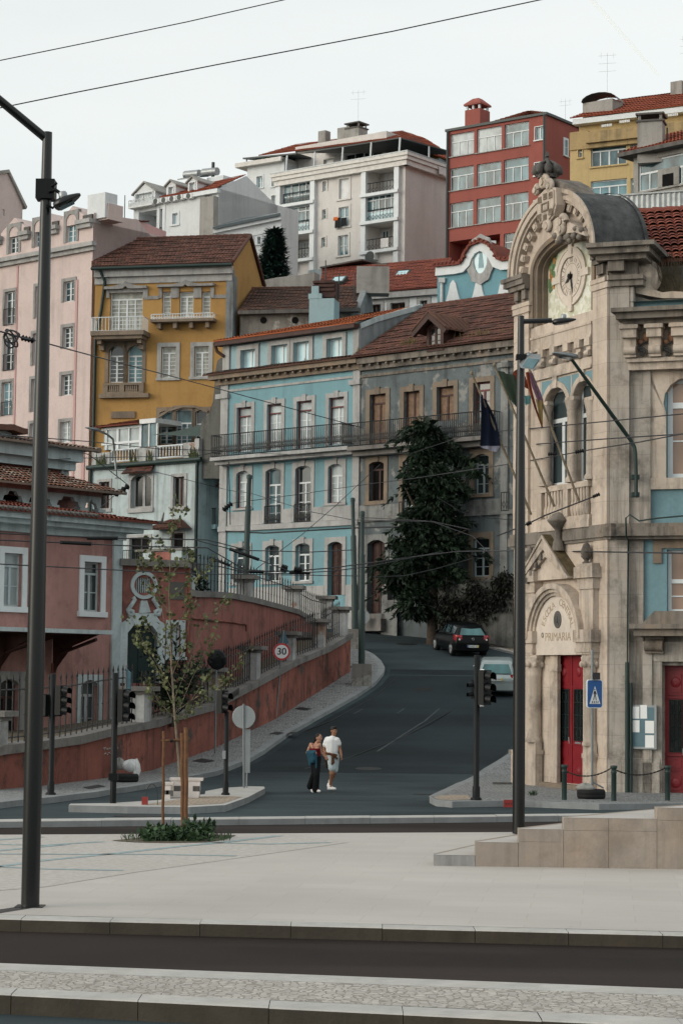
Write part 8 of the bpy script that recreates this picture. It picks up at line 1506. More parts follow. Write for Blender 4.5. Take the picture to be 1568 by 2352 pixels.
leafm('leaf_dark',(.008,.02,.012),(.034,.064,.03),.7);leafm('leaf_fresh',(.1,.13,.05),(.25,.25,.12),3);leafm('leaf_conifer',(.02,.055,.045),(.045,.11,.08),.8);leafm('leaf_ivy',(.008,.011,.007),(.02,.018,.012),.8);leafm('leaf_weed',(.03,.07,.03),(.09,.155,.06),4)
def leaf(b,p,d,n_,ln,wd):
 d=d.normalized();s=d.cross(n_)
 if s.length<1e-4:s=d.orthogonal()
 s=s.normalized()*wd;b.face([p,p+d*ln*.45+s,p+d*ln,p+d*ln*.45-s])
def rv(rs):return Vector((rs.gauss(0,1),rs.gauss(0,1),rs.gauss(0,1))).normalized()
def leafball(b,c,r,n_,ln,wd,rs,droop=.5,flat=1.0):
 for _ in range(n_):
  o=rv(rs);k=rs.random()**.35;p=c+Vector((o.x*r[0],o.y*r[1],o.z*r[2]))*k;d=(o*.8+rv(rs)*.6+Vector((0,0,-droop)));leaf(b,p,d,rv(rs),ln*rs.uniform(.6,1.3),wd*rs.uniform(.7,1.2))
rs=random.Random(5)
zf('D');D_=104.2;base=PG(1000,1448,.1);tr=thing('broad_tree','tall dense dark green tree hiding part of the derelict grey house','tree',Vector((P(985,1440,D_).x,D_,zroad(D_))))
b=MB();q=lambda x,y,dy=0:P(x,y,D_+dy);b.tube([Vector((q(992,1440).x,D_,zroad(D_)-.1)),q(995,1380),q(985,1280),q(990,1180),q(985,1090),q(975,1000)],[.3,.26,.22,.18,.12,.04],9)
for a in(((990,1330),(930,1310),(895,1300)),((988,1260),(1040,1230),(1075,1215)),((988,1180),(1040,1130),(1085,1090)),((988,1200),(950,1160),(930,1120)),((990,1370),(1050,1340),(1090,1330))):b.tube([q(*a[0]),q(*a[1],-.5),q(*a[2],-.3)],[.12,.08,.03],6)
b.build('trunk','bark',tr);b=MB()
CL=((972,975,20,120),(986,1005,32,330),(965,1035,26,230),(1008,1045,30,300),(985,1090,46,640),(1020,1110,36,360),(955,1125,28,240),(1000,1165,54,760),(952,1205,36,360),(1030,1190,34,330),(985,1245,58,820),(1040,1255,36,360),(940,1285,38,380),(902,1318,26,200),(985,1320,62,950),(1035,1330,38,380),(925,1345,32,260),(955,1388,40,400),(1015,1392,48,520),(1085,1082,12,50),(886,1295,16,70),(1068,1055,10,30),(932,1085,11,45),(1062,1130,14,60),(920,1245,16,80),(1058,1215,14,60),(1045,1045,12,60),(940,1000,10,40))
for x,y,r_,n_ in CL:
 m=r_*D_/F;c=q(x,y,rs.uniform(-.6,.6));leafball(b,c,(m,m*.9,m*.92),int(n_*1.15),.3,.055,rs,.6)
 leafball(b,c,(m*.75,m*.7,m*.72),int(n_*.35),.5,.14,rs,.5)
 for _ in range(max(2,int(r_/5))):
  o=rv(rs);o.z=abs(o.z)*.3-.25;o.normalize();p0=c+Vector((o.x*m,o.y*m*.9,o.z*m));L_=rs.uniform(.5,1.15)
  for j in range(26):t_=rs.random();p=p0+o*L_*t_-Vector((0,0,L_*t_*t_*.5));leaf(b,p,o+rv(rs)*.8-Vector((0,0,.6)),rv(rs),.3*rs.uniform(.7,1.2),.05)
b.build('crown','leaf_dark',tr)
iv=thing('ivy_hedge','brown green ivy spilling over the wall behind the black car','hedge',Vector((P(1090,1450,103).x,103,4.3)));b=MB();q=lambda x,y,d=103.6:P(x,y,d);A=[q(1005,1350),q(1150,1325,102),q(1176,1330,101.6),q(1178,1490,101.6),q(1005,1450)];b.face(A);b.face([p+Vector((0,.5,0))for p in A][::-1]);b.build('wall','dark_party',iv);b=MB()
for k in range(60):x=rs.uniform(1008,1172);y=rs.uniform(1335,1440)if x<1138 else rs.uniform(1325,1385);leafball(b,q(x,y,103.2-(x-1005)*.009),(.4,.25,.42),70,.2,.05,rs,1.0)
b.build('foliage','leaf_ivy',iv)
zf('B');D_=140.5;q=lambda x,y,dy=0:P(x,y,D_+dy);tr=thing('conifer_tree','dark conifer between the ochre house gable and the white apartment block','tree',Vector((q(300,1200).x,D_,18)));b=MB();b.tube([Vector((q(300,1200).x,D_,18)),q(300,1130),q(305,980),q(312,825)],[.3,.25,.15,.03],7);b.build('trunk','bark',tr);b=MB()
for k in range(120):
 t_=k/119;y=822+330*t_;rad=(8+92*t_**.75)*rs.uniform(.75,1.1)*(.7 if k%5==0 else 1);ax=314-18*t_;a=k*2.4;m=rad*D_/F/2.731;c0=q(ax,y);tip=c0+Vector((cos(a)*m,sin(a)*m,-m*.12));n_=26
 for j in range(n_):
  s_=rs.uniform(.15,1.05);p=c0.lerp(tip,s_)+rv(rs)*.12;leaf(b,p,(tip-c0).normalized()+rv(rs)*.6+Vector((0,0,.15)),Vector((0,0,1)),rs.uniform(.4,.75),.11)
b.build('foliage','leaf_conifer',tr)
zf('J');D_=67.5;q=lambda x,y,dy=0:P(x,y,D_+dy);sh=thing('garden_shrub','dark feathery shrub in front of the green gate doorway','shrub',q(1090,560));b=MB()
for k in range(46):
 a=rs.uniform(0,2*pi);x0,y0=1085+rs.uniform(-40,40),rs.uniform(420,560);p0=q(x0,y0);out=Vector((cos(a)*rs.uniform(.5,1.3),sin(a)*.6,rs.uniform(.6,2.6)));
 for j in range(26):s_=j/25;p=p0+out*s_-Vector((0,0,1))*s_*s_*.9;leaf(b,p,out.normalized()+rv(rs)*.9-Vector((0,0,.4)),rv(rs),.28,.035)
b.build('foliage','leaf_dark',sh);b=MB();b.tube([q(1085,640),q(1085,480)],[.1,.06],6);b.build('trunk','bark',sh)
zf('G');D_=35.3;tb=PZ(1128,1770,0);D_=tb.y;q=lambda x,y,dy=0:P(x,y,D_+dy);tr=thing('street_tree','thin young tree with sparse yellow green leaves between wooden stakes','tree',tb);b=MB();b2=MB()
main=[(1128,1772),(1122,1640),(1115,1560),(1108,1480),(1096,1350),(1090,1250),(1076,1050),(1070,800),(1060,600),(1068,400),(1078,200),(1085,80),(1100,-70)];rad=[.038,.034,.032,.031,.03,.028,.024,.019,.015,.011,.008,.006,.003]
b.tube([q(*p,.05*sin(k))for k,p in enumerate(main)],rad,9)
br=[((1098,1340),(1130,1300),(1200,1130),(1290,950),(1345,830),(1365,770)),((1104,1390),(1180,1330),(1260,1275),(1420,1130),(1490,1040),(1560,930)),((1090,1260),(1135,1150),(1190,1010),(1240,880),(1300,760),(1350,660)),((1088,1290),(1040,1180),(1010,1100),(930,960),(860,800),(800,700)),((1098,1370),(1040,1310),(990,1260),(945,1160),(900,1100)),((1080,1060),(1045,870),(1020,700),(1000,560),(960,420),(930,280)),((1072,850),(1120,770),(1180,650),(1235,520),(1270,440),(1330,360)),((1064,700),(1010,640),(960,560),(900,430),(870,340)),((1065,480),(1120,420),(1190,340),(1240,290)),((1080,1100),(1140,960),(1170,860),(1195,720),(1250,560)),((1090,1200),(1020,1080),(960,980),(880,890),(850,840)),((1100,1400),(1170,1300),(1260,1170),(1310,1080)),((1064,520),(1020,430),(1000,380)),((1074,330),(1030,280),(950,230)),((1080,180),(1120,130),(1140,60)),((1110,1320),(1230,1240),(1330,1190),(1430,1110)),((1076,1000),(1010,900),(930,800),(870,690)),((1350,700),(1400,640),(1440,620)),((1066,620),(1140,560),(1210,470))]
LP=[]
for k,pts in enumerate(br):
 dy=rs.uniform(-.5,.5);P3=[q(x,y,dy*j/4)for j,(x,y)in enumerate(pts)];b.tube(P3,[max(.003,.0095*(1-j/len(P3)))for j in range(len(P3))],6)
 for j in range(1,len(P3)):
  for _ in range(5 if j>1 else 2):LP.append((P3[j-1].lerp(P3[j],rs.random()),j/len(P3)))
for j in range(7,13):LP+=[(q(main[j][0],main[j][1]).lerp(q(*main[j-1]),rs.random()),.7)for _ in range(4)]
b.build('trunk','bark_pale',tr)
for p,w_ in LP:
 if rs.random()>.97:continue
 tw=p+rv(rs)*.1;b2.tube([p,tw],.0025,3,cap=False)
 for _ in range(rs.choice((2,3,4,5,6))):
  c=tw+rv(rs)*.09;d=rv(rs)+Vector((0,0,-.5));s=rs.uniform(.6,1.2)*.066;n_=rv(rs);d.normalize();e=d.cross(n_).normalized()
  b2.face([c,c+d*s*.35+e*s*.75,c+d*s*.8+e*s*.45,c+d*s*1.0+e*s*.75,c+d*s*1.55,c+d*s*1.0-e*s*.75,c+d*s*.8-e*s*.45,c+d*s*.35-e*s*.75])
b2.build('crown','leaf_fresh',tr)
zf('S');
def stake(x0,y0,x1,y1,bx,by,label,r_=.033,dy=0):
 zf('J');p=PZ(bx,by,0);zf('S');tp_=P(x1,y1,p.y);b=MB();n=8;b.tube([p.lerp(tp_,k/n)+Vector((.006*sin(k*2.1),0,0))for k in range(n+1)],r_,9);return b.build('tree_stake','wood_stake',None,label,'stake','stakes around the young tree')
stake(0,0,668,1110,1022,1322,'leftmost thin wooden stake of the young tree',.025);stake(0,0,862,1130,1148,1332,'middle wooden stake close to the sapling trunk',.036);stake(0,0,900,1072,1168,1338,'rightmost and tallest wooden stake of the young tree',.034)
zf('S');b=MB();d_=D_-.12;b.tube([P(640,1212,d_),P(760,1208,d_),P(880,1200,d_)],.035,9);b.tube([P(850,1215,d_+.1),P(930,1182,d_-.2)],.032,9);b.build('tree_brace','wood_stake',None,'horizontal wooden brace tying the stakes to the young tree','brace');b=MB();b.tube([P(735,1212,d_-.05),P(765,1212,d_-.05)],.042,10);b.build('tree_tie','rubber',None,'black rubber tie wrapped round the wooden brace','tie')
zf('J');b=MB();b.face([PZ(x,y,.012)for x,y in((700,1352),(900,1330),(1150,1318),(1350,1312),(1480,1318),(1430,1340),(1300,1362),(1050,1366),(850,1362))]);b.build('tree_pit','earth',kind=ST)
b=MB()
for k in range(150):
 p=PZ(rs.uniform(900,1330),rs.uniform(1330,1358),.01);hgt=rs.uniform(.05,.24)*(1.25 if p.x>PZ(1150,1340,0).x else .8);st_=p+Vector((rs.uniform(-.08,.08),rs.uniform(-.06,.06),hgt));b.tube([p,st_],.005,3,cap=False)
 for _ in range(7):leaf(b,p.lerp(st_,rs.uniform(.4,1)),rv(rs)+Vector((0,0,-.1)),Vector((0,0,1))+rv(rs)*.4,rs.uniform(.08,.17),.035)
for k in range(500):p=PZ(rs.uniform(760,1450),rs.uniform(1326,1362),.01);leaf(b,p,Vector((rs.uniform(-.5,.5),rs.uniform(-.4,.4),1)),rv(rs),rs.uniform(.05,.13),.006)
b.build('ground_plants','leaf_weed',None,'clump of green weeds and grass round the foot of the young tree','weeds',kind='stuff')
zf('K');b=MB()
for x0,x1,y in((1360,1470,568),(1200,1260,572),(600,640,600)):
 for k in range(40):p=PG(rs.uniform(x0,x1),y,.14);p.y-=.1;leaf(b,p,Vector((rs.uniform(-.8,.8),rs.uniform(-.6,.2),.8)),rv(rs),rs.uniform(.08,.22),.012)
b.build('wall_weeds','leaf_weed',None,'tufts of weeds at the foot of the school wall','weeds',kind='stuff')
zf('T');b=MB();c=f3.pt(f3.U(595,655),f3.V(595,665),-.3);leafball(b,c+Vector((0,0,.2)),(.35,.35,.3),160,.2,.05,rs,.2);b.build('potted_plant','leaf_dark',None,'small round potted plant behind the railing of the upper wall','plant')
def wire(pts,r_,label,sag=0,mat='cable',extra=None,cat='overhead wire'):
 """pts: (frame, x, y, depth)"""
 P3=[]
 for z_,x,y,d in pts:zf(z_);P3.append(P(x,y,d))
 out=[]
 for a,c in zip(P3,P3[1:]):
  n=8
  for k in range(n):t_=k/n;p=a.lerp(c,t_);p.z-=sag*4*t_*(1-t_);out.append(p)
 out.append(P3[-1]);b=MB();b.tube(out,r_*(.8 if r_>.01 else 1),5);o=b.build('overhead_wire',mat,None,label,cat,'overhead wires')
 for z_,x0,y0,x1,y1,d,rr_,nm in(extra or[]):
  zf(z_);a,c=P(x0,y0,d),P(x1,y1,d-.05);b=MB();n=5
  if nm=='insulator':b.tube([a.lerp(c,k/8)for k in range(9)],[rr_*(1 if k%2 else .45)for k in range(9)],7)
  else:b.tube([a,c],rr_,6)
  b.build(nm,'black_plastic',o)
 return o
wire([('D',-30,145,24),('D',200,98,24),('D',430,50,24),('D',680,-7,24)],.0065,'upper of the two cables crossing the sky')
wire([('D',-30,254,26),('D',175,212,26),('D',500,148,26),('D',900,72,26),('D',1260,-5,26)],.008,'lower and longer of the two cables crossing the sky')
wire([('DD',-40,185,52),('DD',150,240,54),('DD',240,258,56),('DD',600,355,72),('DD',1120,490,96),('E',180,575,106),('E',1010,800,109)],.028,'cable with a coiled end slanting across the ochre and blue houses',extra=[('DD',135,236,215,256,55,.09,'insulator')])
b=MB();zf('DD')
for k,(cx_,cy_,rx,ry)in enumerate(((70,230,45,38),(60,255,32,45),(85,210,40,20),(75,240,38,55))):b.tube([P(cx_+rx*cos(2*pi*j/24),cy_+ry*sin(2*pi*j/24+k*.3),53+.05*k)for j in range(25)],.022,5)
b.build('cable_coil','cable',None,'coil of spare black cable hanging at the left edge before the pink house','cable coil')
wire([('DD',-40,842,58),('DD',560,888,80),('DD',1000,935,100),('DD',1390,945,112)],.022,'nearly level cable passing below the roof terrace windows')
wire([('DD',-40,828,58),('DD',300,905,70),('DD',560,970,84),('DD',810,1165,100)],.024,'cable dropping from the left edge to the dark insulators on the whitish house',extra=[('DD',810,1165,720,1225,100,.16,'insulator')])
wire([('DD',720,1225,100),('DD',600,1330,96),('DD',430,1370,88),('DD',200,1385,75)],.022,'span wire from the insulators down to the left')
wire([('DD',280,1002,70),('DD',580,990,84),('DD',1250,975,110),('E',130,950,113),('E',900,985,108),('E',1330,960,103),('F',260,830,90),('F',530,815,62),('F',1568,714,50)],.02,'long cable running from the left houses behind the flags to the school window')
wire([('DD',560,1060,90),('DD',980,1080,108),('DD',1440,1195,112),('E',310,1210,98)],.02,'cable joining the whitish house to the wire pole before the blue house',extra=[('E',200,1275,145,1320,104,.16,'insulator')])
wire([('E',200,1275,104),('E',600,1222,104),('E',1050,1155,102),('E',1300,1125,98),('F',540,1020,62),('F',980,940,56),('F',1300,890,52),('F',1600,832,48)],.02,'cable rising to the right across the blue house and the twin school windows',extra=[('F',720,968,775,965,56.5,.06,'insulator'),('F',890,955,945,945,55.5,.06,'insulator')])
wire([('E',310,1210,96),('E',700,1330,90),('E',960,1380,86),('F',0,1390,80),('F',230,1440,78)],.018,'thin cable sagging from the wire pole across the blue house')
wire([('F',430,922,75),('F',700,900,58),('F',1100,870,54),('F',1600,838,49)],.02,'middle of the three cables crossing the twin school windows')
wire([('E',1020,1365,86),('E',1400,1385,84),('I',0,60,80),('I',250,150,78),('I',420,330,76)],.018,'thin wire drooping in front of the dark tree')
wire([('F',400,1480,62),('F',575,1412,58),('F',700,1352,56),('F',1040,1220,55)],.025,'chain-like span wire anchored to the school corner above the urn',extra=[('F',585,1408,615,1395,57.5,.07,'insulator'),('F',1000,1235,1045,1217,55,.06,'insulator')])
wire([('G',-40,208,46),('G',720,240,50),('G',1300,250,56),('H',300,160,60),('H',700,170,66),('H',980,155,74)],.02,'topmost contact wire passing in front of the pink station',extra=[('G',550,240,740,240,49,.045,'section_bar')])
wire([('G',-40,250,45),('G',480,272,48),('G',900,292,52),('G',1300,300,56),('H',300,292,60)],.02,'second contact wire in front of the pink station',extra=[('G',380,266,575,276,47.5,.045,'section_bar')])
wire([('G',-40,400,44),('G',700,438,50),('G',1250,465,58),('H',300,310,66),('H',1000,320,75)],.018,'lowest contact wire crossing the station windows')
wire([('H',-10,100,62),('H',185,150,64),('H',360,215,66),('H',560,290,68)],.02,'contact wire running diagonally to the crossing before the blue house',extra=[('H',185,150,370,218,65,.055,'section_bar')])
wire([('H',300,290,66),('H',560,290,68),('H',820,270,72),('H',1050,240,76),('H',1300,205,80),('I',150,245,78),('I',540,240,64),('I',1600,256,50)],.026,'thick bundle of contact wires crossing at the bend',extra=[('H',510,268,545,280,68,.14,'insulator'),('H',590,280,640,285,68.5,.13,'insulator'),('H',310,290,400,296,67,.06,'section_bar'),('H',560,300,690,302,69,.05,'section_bar')])
wire([('H',60,210,64),('H',300,300,67),('H',560,305,69),('H',820,290,72),('H',1050,262,76),('H',1500,170,84)],.02,'lower wire of the contact bundle ending in the dark tree',extra=[('H',60,205,190,255,65,.045,'section_bar')])
wire([('H',330,292,68),('H',640,60,84),('E',850,1290,92),('E',1130,1030,103)],.018,'thin stay wire slanting up from the crossing to the derelict house')
wire([('E',160,1450,111),('E',400,1462,109.5),('E',700,1445,108),('E',960,1430,107.5),('R',250,540,103)],.05,'sagging black service cable clipped along the blue house front')
wire([('E',180,1015,112),('E',186,1200,112),('E',190,1410,112)],.035,'black cable running down the left edge of the blue house')
wire([('R',650,235,92),('R',900,390,92),('R',1150,450,96),('R',1460,470,100)],.018,'grey wire drooping across the crown of the dark tree')
wire([('R',-20,1065,84),('R',300,1055,86),('R',620,985,90),('R',1020,870,96)],.02,'pale wire sagging through the lower branches of the dark tree')
b=MB();zf('D');a,c=P(1350,-10,5000),P(1510,172,5000);b.tube([a.lerp(c,k/10)for k in range(11)],[5.5-.2*k for k in range(11)],6)
t=NT('vapour');t.b.inputs['Base Color'].default_value=(.95,.95,.92,1);t.b.inputs['Alpha'].default_value=.22;t.out(None,1,0);b.build('contrail','vapour',None,'faint white aircraft trail in the upper right sky','contrail')
def carm(name,col,rough=.25,metal=.3):
 t=NT(name);v=t.coord();t.out(t.mix(t.ramp(t.noise(2,4,v),.4,.8),col,mul(col,.8)),rough,.15 if col[0]<.1 else .5,metal);t.b.inputs['Coat Weight'].default_value=.0;t.b.inputs['Coat Roughness'].default_value=.1
carm('car_black',(.003,.004,.005),.3,0);carm('car_silver',(.36,.42,.42),.3,.5);plain('tail_red',(.32,.01,.015),.2,.6,var=.1);plain('alloy',(.4,.42,.43),.3,.5,.7);plain('plate_white',(.62,.64,.62),.5,var=.03);plain('plate_yellow',(.6,.45,.04),.5);plain('plate_blue',(.03,.12,.45),.5);glassm('car_glass',(.02,.035,.04),.05,.7);glassm('car_glass_teal',(.06,.17,.18),.06,.7)
def car(name,label,loc,yaw,pitch,paint,S,plate,glass,emblem,group='cars on the hill street'):
 """S: stations (y, half width, sill z, bumper z, belt z, roof half width, roof z or None)"""
 t=thing(name,label,'car',loc,0,group);t.rotation_euler=(pitch,0,yaw);L=S['len'];W=S['w']
 def part(mb,nm,mt,par=None):o=mb.build(nm,mt,par or t,local=False)if False else mb.build(nm,mt,None,local=True);o.parent=par or t;return o
 b=MB();rows=[]
 for y,w_,zb,zm,zt,tw in S['body']:
  w_*=W;rows.append([Vector(p)for p in((-w_*.9,y,zb),(-w_,y,zb+.12),(-w_,y,zm),(-w_*.97,y,zt-.06),(-w_*tw,y,zt),(0,y,zt+.004),(w_*tw,y,zt),(w_*.97,y,zt-.06),(w_,y,zm),(w_,y,zb+.12),(w_*.9,y,zb))])
 b.grid(rows,close=True,sm=True);b.face(rows[0]);b.face(rows[-1][::-1]);part(b,'body',paint)
 g=S['cabin'];b=MB();rows=[[Vector(p)for p in((-w_*W,y,z0),(-w_*W*1.0,y,z0+.01),(-rw*W,y,z1-.05),(-rw*W*.86,y,z1),(0,y,z1+.008),(rw*W*.86,y,z1),(rw*W,y,z1-.05),(w_*W,y,z0+.01),(w_*W,y,z0))]for y,w_,z0,rw,z1 in g]
 b.grid(rows,sm=True);b.face(rows[0]);b.face(rows[-1][::-1]);part(b,'roof',paint)
 r0,r1=rows[0],rows[1]
 def inset(q,k,push):c=sum(q,Vector())/len(q);n_=(q[1]-q[0]).cross(q[2]-q[0]).normalized();n_=n_ if n_.dot(push)>0 else-n_;return[c+(p-c)*k+n_*.022 for p in q]
 b=MB();y0,w0,z0,rw,z1=g[0];y1_,w1_,_,rw1,z11=g[1];q=[Vector((-w0*W*.9,y0-.01,z0+.03)),Vector((w0*W*.9,y0-.01,z0+.03)),Vector((rw1*W*.84,y1_-.02,z11-.07)),Vector((-rw1*W*.84,y1_-.02,z11-.07))];b.face(inset(q,.97,Vector((0,-1,.5))));part(b,'rear_window',glass)
 for s_ in(-1,1):
  for(ya,wa,za,ra,z1a),(yb,wb,zb_,rb,z1b)in zip(g[1:-2],g[2:-1]):
   b=MB();q=[Vector((s_*wa*W,ya+.05,za+.06)),Vector((s_*wb*W,yb-.05,zb_+.06)),Vector((s_*(rb*W+(wb-rb)*W*.12),yb-.06,z1b-.1)),Vector((s_*(ra*W+(wa-ra)*W*.12),ya+.1,z1a-.1))];b.face(inset(q,.96,Vector((s_,0,0))));part(b,'side_window','car_glass')
 b=MB();ya,wa,za,ra,z1a=g[-2];yb,wb,zb_,rb,z1b=g[-1];q=[Vector((-ra*W*.86,ya,z1a-.03)),Vector((ra*W*.86,ya,z1a-.03)),Vector((wb*W*.9,yb,zb_+.05)),Vector((-wb*W*.9,yb,zb_+.05))];b.face(inset(q,.97,Vector((0,1,.5))));part(b,'windscreen','car_glass')
 for y in S['axles']:
  for s_ in(-1,1):
   b=MB();c=Vector((s_*(W-.1),y,.31));b.lathe(c-Vector((s_*.1,0,0)),[(.2,0),(.3,.0),(.315,.03),(.315,.17),(.3,.2),(.21,.205)],22,axis=(s_,0,0));wh=part(b,'wheel','rubber');b=MB();b.lathe(c+Vector((s_*.085,0,0)),[(.21,0),(.2,.02),(.06,.03),(.02,.035)],7*2,axis=(s_,0,0));o=part(b,'rim','alloy',wh)
   b=MB();
   for k in range(7):a=2*pi*k/7;b.tube([c+Vector((s_*.11,.05*cos(a),.05*sin(a))),c+Vector((s_*.108,.19*cos(a),.19*sin(a)))],.018,5)
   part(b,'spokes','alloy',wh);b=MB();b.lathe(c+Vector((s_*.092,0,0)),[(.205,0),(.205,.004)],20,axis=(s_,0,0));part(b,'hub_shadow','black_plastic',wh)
 for s_ in(-1,1):
  b=MB();z0,z1,x0,x1,dy=S['lamp'];rows=[[Vector((s_*x,y,z))for x,y in((x0*W,-.005+S['ry'](z)),(x1*W*.8,-.012+S['ry'](z)),(x1*W,.05+S['ry'](z)),(x1*W+.005,dy+S['ry'](z)))]for z in(z0,(z0+z1)/2,z1)];b.grid(rows,sm=True);o=part(b,'tail_lamp','tail_red');b=MB();zc=z0+(z1-z0)*.3;b.lathe(Vector((s_*(x0*.55+x1*.45)*W,-.02+S['ry'](zc),zc)),[(.045,0),(.04,.02)],10,axis=(0,-1,0));part(b,'lamp_lens','plate_white',o)
  b=MB();b.ell((s_*(W+.08),S['mirror'],S['mz']),(.09,.06,.07),nu=8,nv=6);part(b,'mirror',paint)
 b=MB();z0,z1=S['bumper'];yb=S['ry']((z0+z1)/2);b.grid([[Vector((x*W,yb+e,z))for x,e in((-1.005,.25),(-.99,.05),(-.8,-.06),(0,-.085),(.8,-.06),(.99,.05),(1.005,.25))]for z in(z0,z0+.06,z1-.04,z1)],sm=True);part(b,'bumper',S['bmat'])
 zc=S['plate_z'];yb=S['ry'](zc)-.1;b=MB();pw=.26;b.box(-pw,pw,yb-.012,yb+.05,zc-.055,zc+.055);pl=part(b,'number_plate','plate_white');b=MB();b.box(-pw,-pw+.05,yb-.015,yb-.0121,zc-.054,zc+.054);part(b,'blue_strip','plate_blue',pl);b=MB();b.box(pw-.05,pw,yb-.015,yb-.0121,zc-.054,zc+.054);part(b,'yellow_strip','plate_yellow',pl)
 tf_=Face(o=Vector((0,yb-.0135,0)),u=Vector((1,0,0)),n=Vector((0,-1,0)));b=text_obj('t',plate,tf_,0,zc,.1,0,0,None,None,.001);part(b,'plate_text','sign_black',pl)
 if emblem:z=S['emblem'];y=S['ry'](z)-.025;b=MB();b.tube([Vector((.055*cos(a),y,z+.055*sin(a)))for a in[2*pi*k/18 for k in range(19)]],.008,5);b.tube([Vector((-.06,y,z)),Vector((-.01,y,z+.01)),Vector((.01,y,z-.01)),Vector((.06,y,z))],.007,5);part(b,'emblem','alloy')
 return t
hatch=dict(len=3.9,w=.84,body=[(-.02,.9,.34,.5,.62,.9),(0,.95,.3,.55,.9,.9),(.12,.985,.22,.6,.98,.88),(.55,1,.2,.6,.98,.9),(1.2,.99,.2,.6,.95,.9),(2.2,.99,.2,.6,.93,.9),(2.9,.98,.22,.58,.9,.86),(3.4,.94,.24,.5,.76,.8),(3.75,.82,.28,.45,.62,.7),(3.9,.62,.32,.42,.5,.6)],cabin=[(.1,.84,.95,.8,.97),(.42,.88,.95,.66,1.4),(1.1,.88,.95,.7,1.47),(1.9,.88,.94,.7,1.46),(2.35,.88,.93,.66,1.38),(3.0,.84,.9,.78,.92)],axles=(.68,3.12),ry=lambda z:0 if z<.95 else(z-.95)*.7,lamp=(.72,1.0,.62,.97,.35),bumper=(.3,.6),bmat='car_black',plate_z=.5,emblem=.83,mirror=2.55,mz=.98)
zf('N');c1=PG(735,700);car('parked_car','black hatchback with red tail lamps climbing at the bend',c1,radians(15),radians(6),'car_black',hatch,'34-GC-33','car_glass_teal',True)
est=dict(len=4.1,w=.83,body=[(-.02,.92,.34,.5,.66,.9),(0,.96,.3,.55,.9,.92),(.12,.99,.22,.6,.93,.9),(.6,1,.2,.6,.93,.9),(1.4,1,.2,.6,.92,.9),(2.4,.99,.2,.6,.9,.9),(3.1,.97,.22,.58,.88,.86),(3.6,.92,.24,.5,.76,.8),(4.0,.8,.28,.45,.6,.7),(4.1,.62,.32,.42,.5,.6)],cabin=[(.05,.86,.92,.8,.95),(.3,.88,.92,.72,1.38),(1.1,.88,.92,.74,1.45),(2.0,.88,.91,.73,1.44),(2.5,.88,.9,.68,1.36),(3.2,.82,.87,.76,.9)],axles=(.75,3.2),ry=lambda z:0 if z<.92 else(z-.92)*.5,lamp=(.68,.92,.68,.97,.3),bumper=(.3,.56),bmat='car_silver',plate_z=.74,emblem=.9,mirror=2.7,mz=.98)
c2=PG(1110,1335);car('parked_car','silver estate car seen from behind, half hidden by the lamp post',c2,radians(-5),radians(6),'car_silver',est,'33-03-VH','car_glass_teal',False)
MS=57.6/F/(6.272*1.74171)
def figure(name,label,foot_px,ref):
 zf('M');base=PG(*foot_px);t=thing(name,label,'person',base);t['_']=0;del t['_'];return t,base
def caps(mb,a,c,ra,rc,n=10):
 a,c=Vector(a),Vector(c);k=4;d=c-a;pts,rad=[],[]
 dn_=d.normalized()if d.length>1e-6 else Vector((0,0,1))
 for j in range(4):t_=pi/2*(1-j/4);pts.append(a-dn_*ra*sin(t_));rad.append(max(.001,ra*cos(t_)))
 for j in range(k+1):pts.append(a.lerp(c,j/k));rad.append(ra+(rc-ra)*j/k)
 for j in range(1,5):t_=pi/2*j/4;pts.append(c+dn_*rc*sin(t_));rad.append(max(.001,rc*cos(t_)))
 mb.tube(pts,rad,n)
def remesh(mb,name,mat,par,vox=.011,smooth=6,label=None):
 me=bpy.data.meshes.new('tmp');me.from_pydata([tuple(v)for v in mb.v],[],mb.f);ob=bpy.data.objects.new('tmp',me);COL.objects.link(ob);m=ob.modifiers.new('r','REMESH');m.mode='VOXEL';m.voxel_size=vox;sm=ob.modifiers.new('s','SMOOTH');sm.iterations=smooth;sm.factor=.5
 dg=bpy.context.evaluated_depsgraph_get();ev=ob.evaluated_get(dg);nm=bpy.data.meshes.new_from_object(ev);bpy.data.objects.remove(ob);nm.name=name;nm.materials.clear();nm.materials.append(M[mat]);nm.polygons.foreach_set('use_smooth',[True]*len(nm.polygons));o=bpy.data.objects.new(name,nm);COL.objects.link(o);o.parent=par
 if label:o['label']=label
 return o
plain('skin_tan',(.3,.15,.09),.6,.3,var=.06);plain('skin_fair',(.42,.22,.15),.6,.3,var=.06);plain('hair_black',(.008,.007,.007),.6,.3);plain('tee_white',(.72,.74,.75),.9,.1,var=.05);plain('denim_light',(.42,.5,.52),.9,.1,var=.12,sc=6);plain('shirt_brown',(.11,.05,.03),.9,.1,var=.2);plain('shirt_dark',(.03,.02,.016),.9);plain('shoe_white',(.75,.75,.75),.6,var=.04);plain('sock_white',(.6,.58,.55),.9);plain('top_red',(.13,.012,.016),.9,.1);plain('trouser_black',(.01,.011,.012),.9,.1);plain('denim_blue',(.025,.075,.11),.9,.1,var=.3,sc=8);plain('shoe_pink',(.6,.2,.24),.7);plain('lip',(.22,.07,.06),.5);plain('eye_white',(.5,.48,.45),.4)
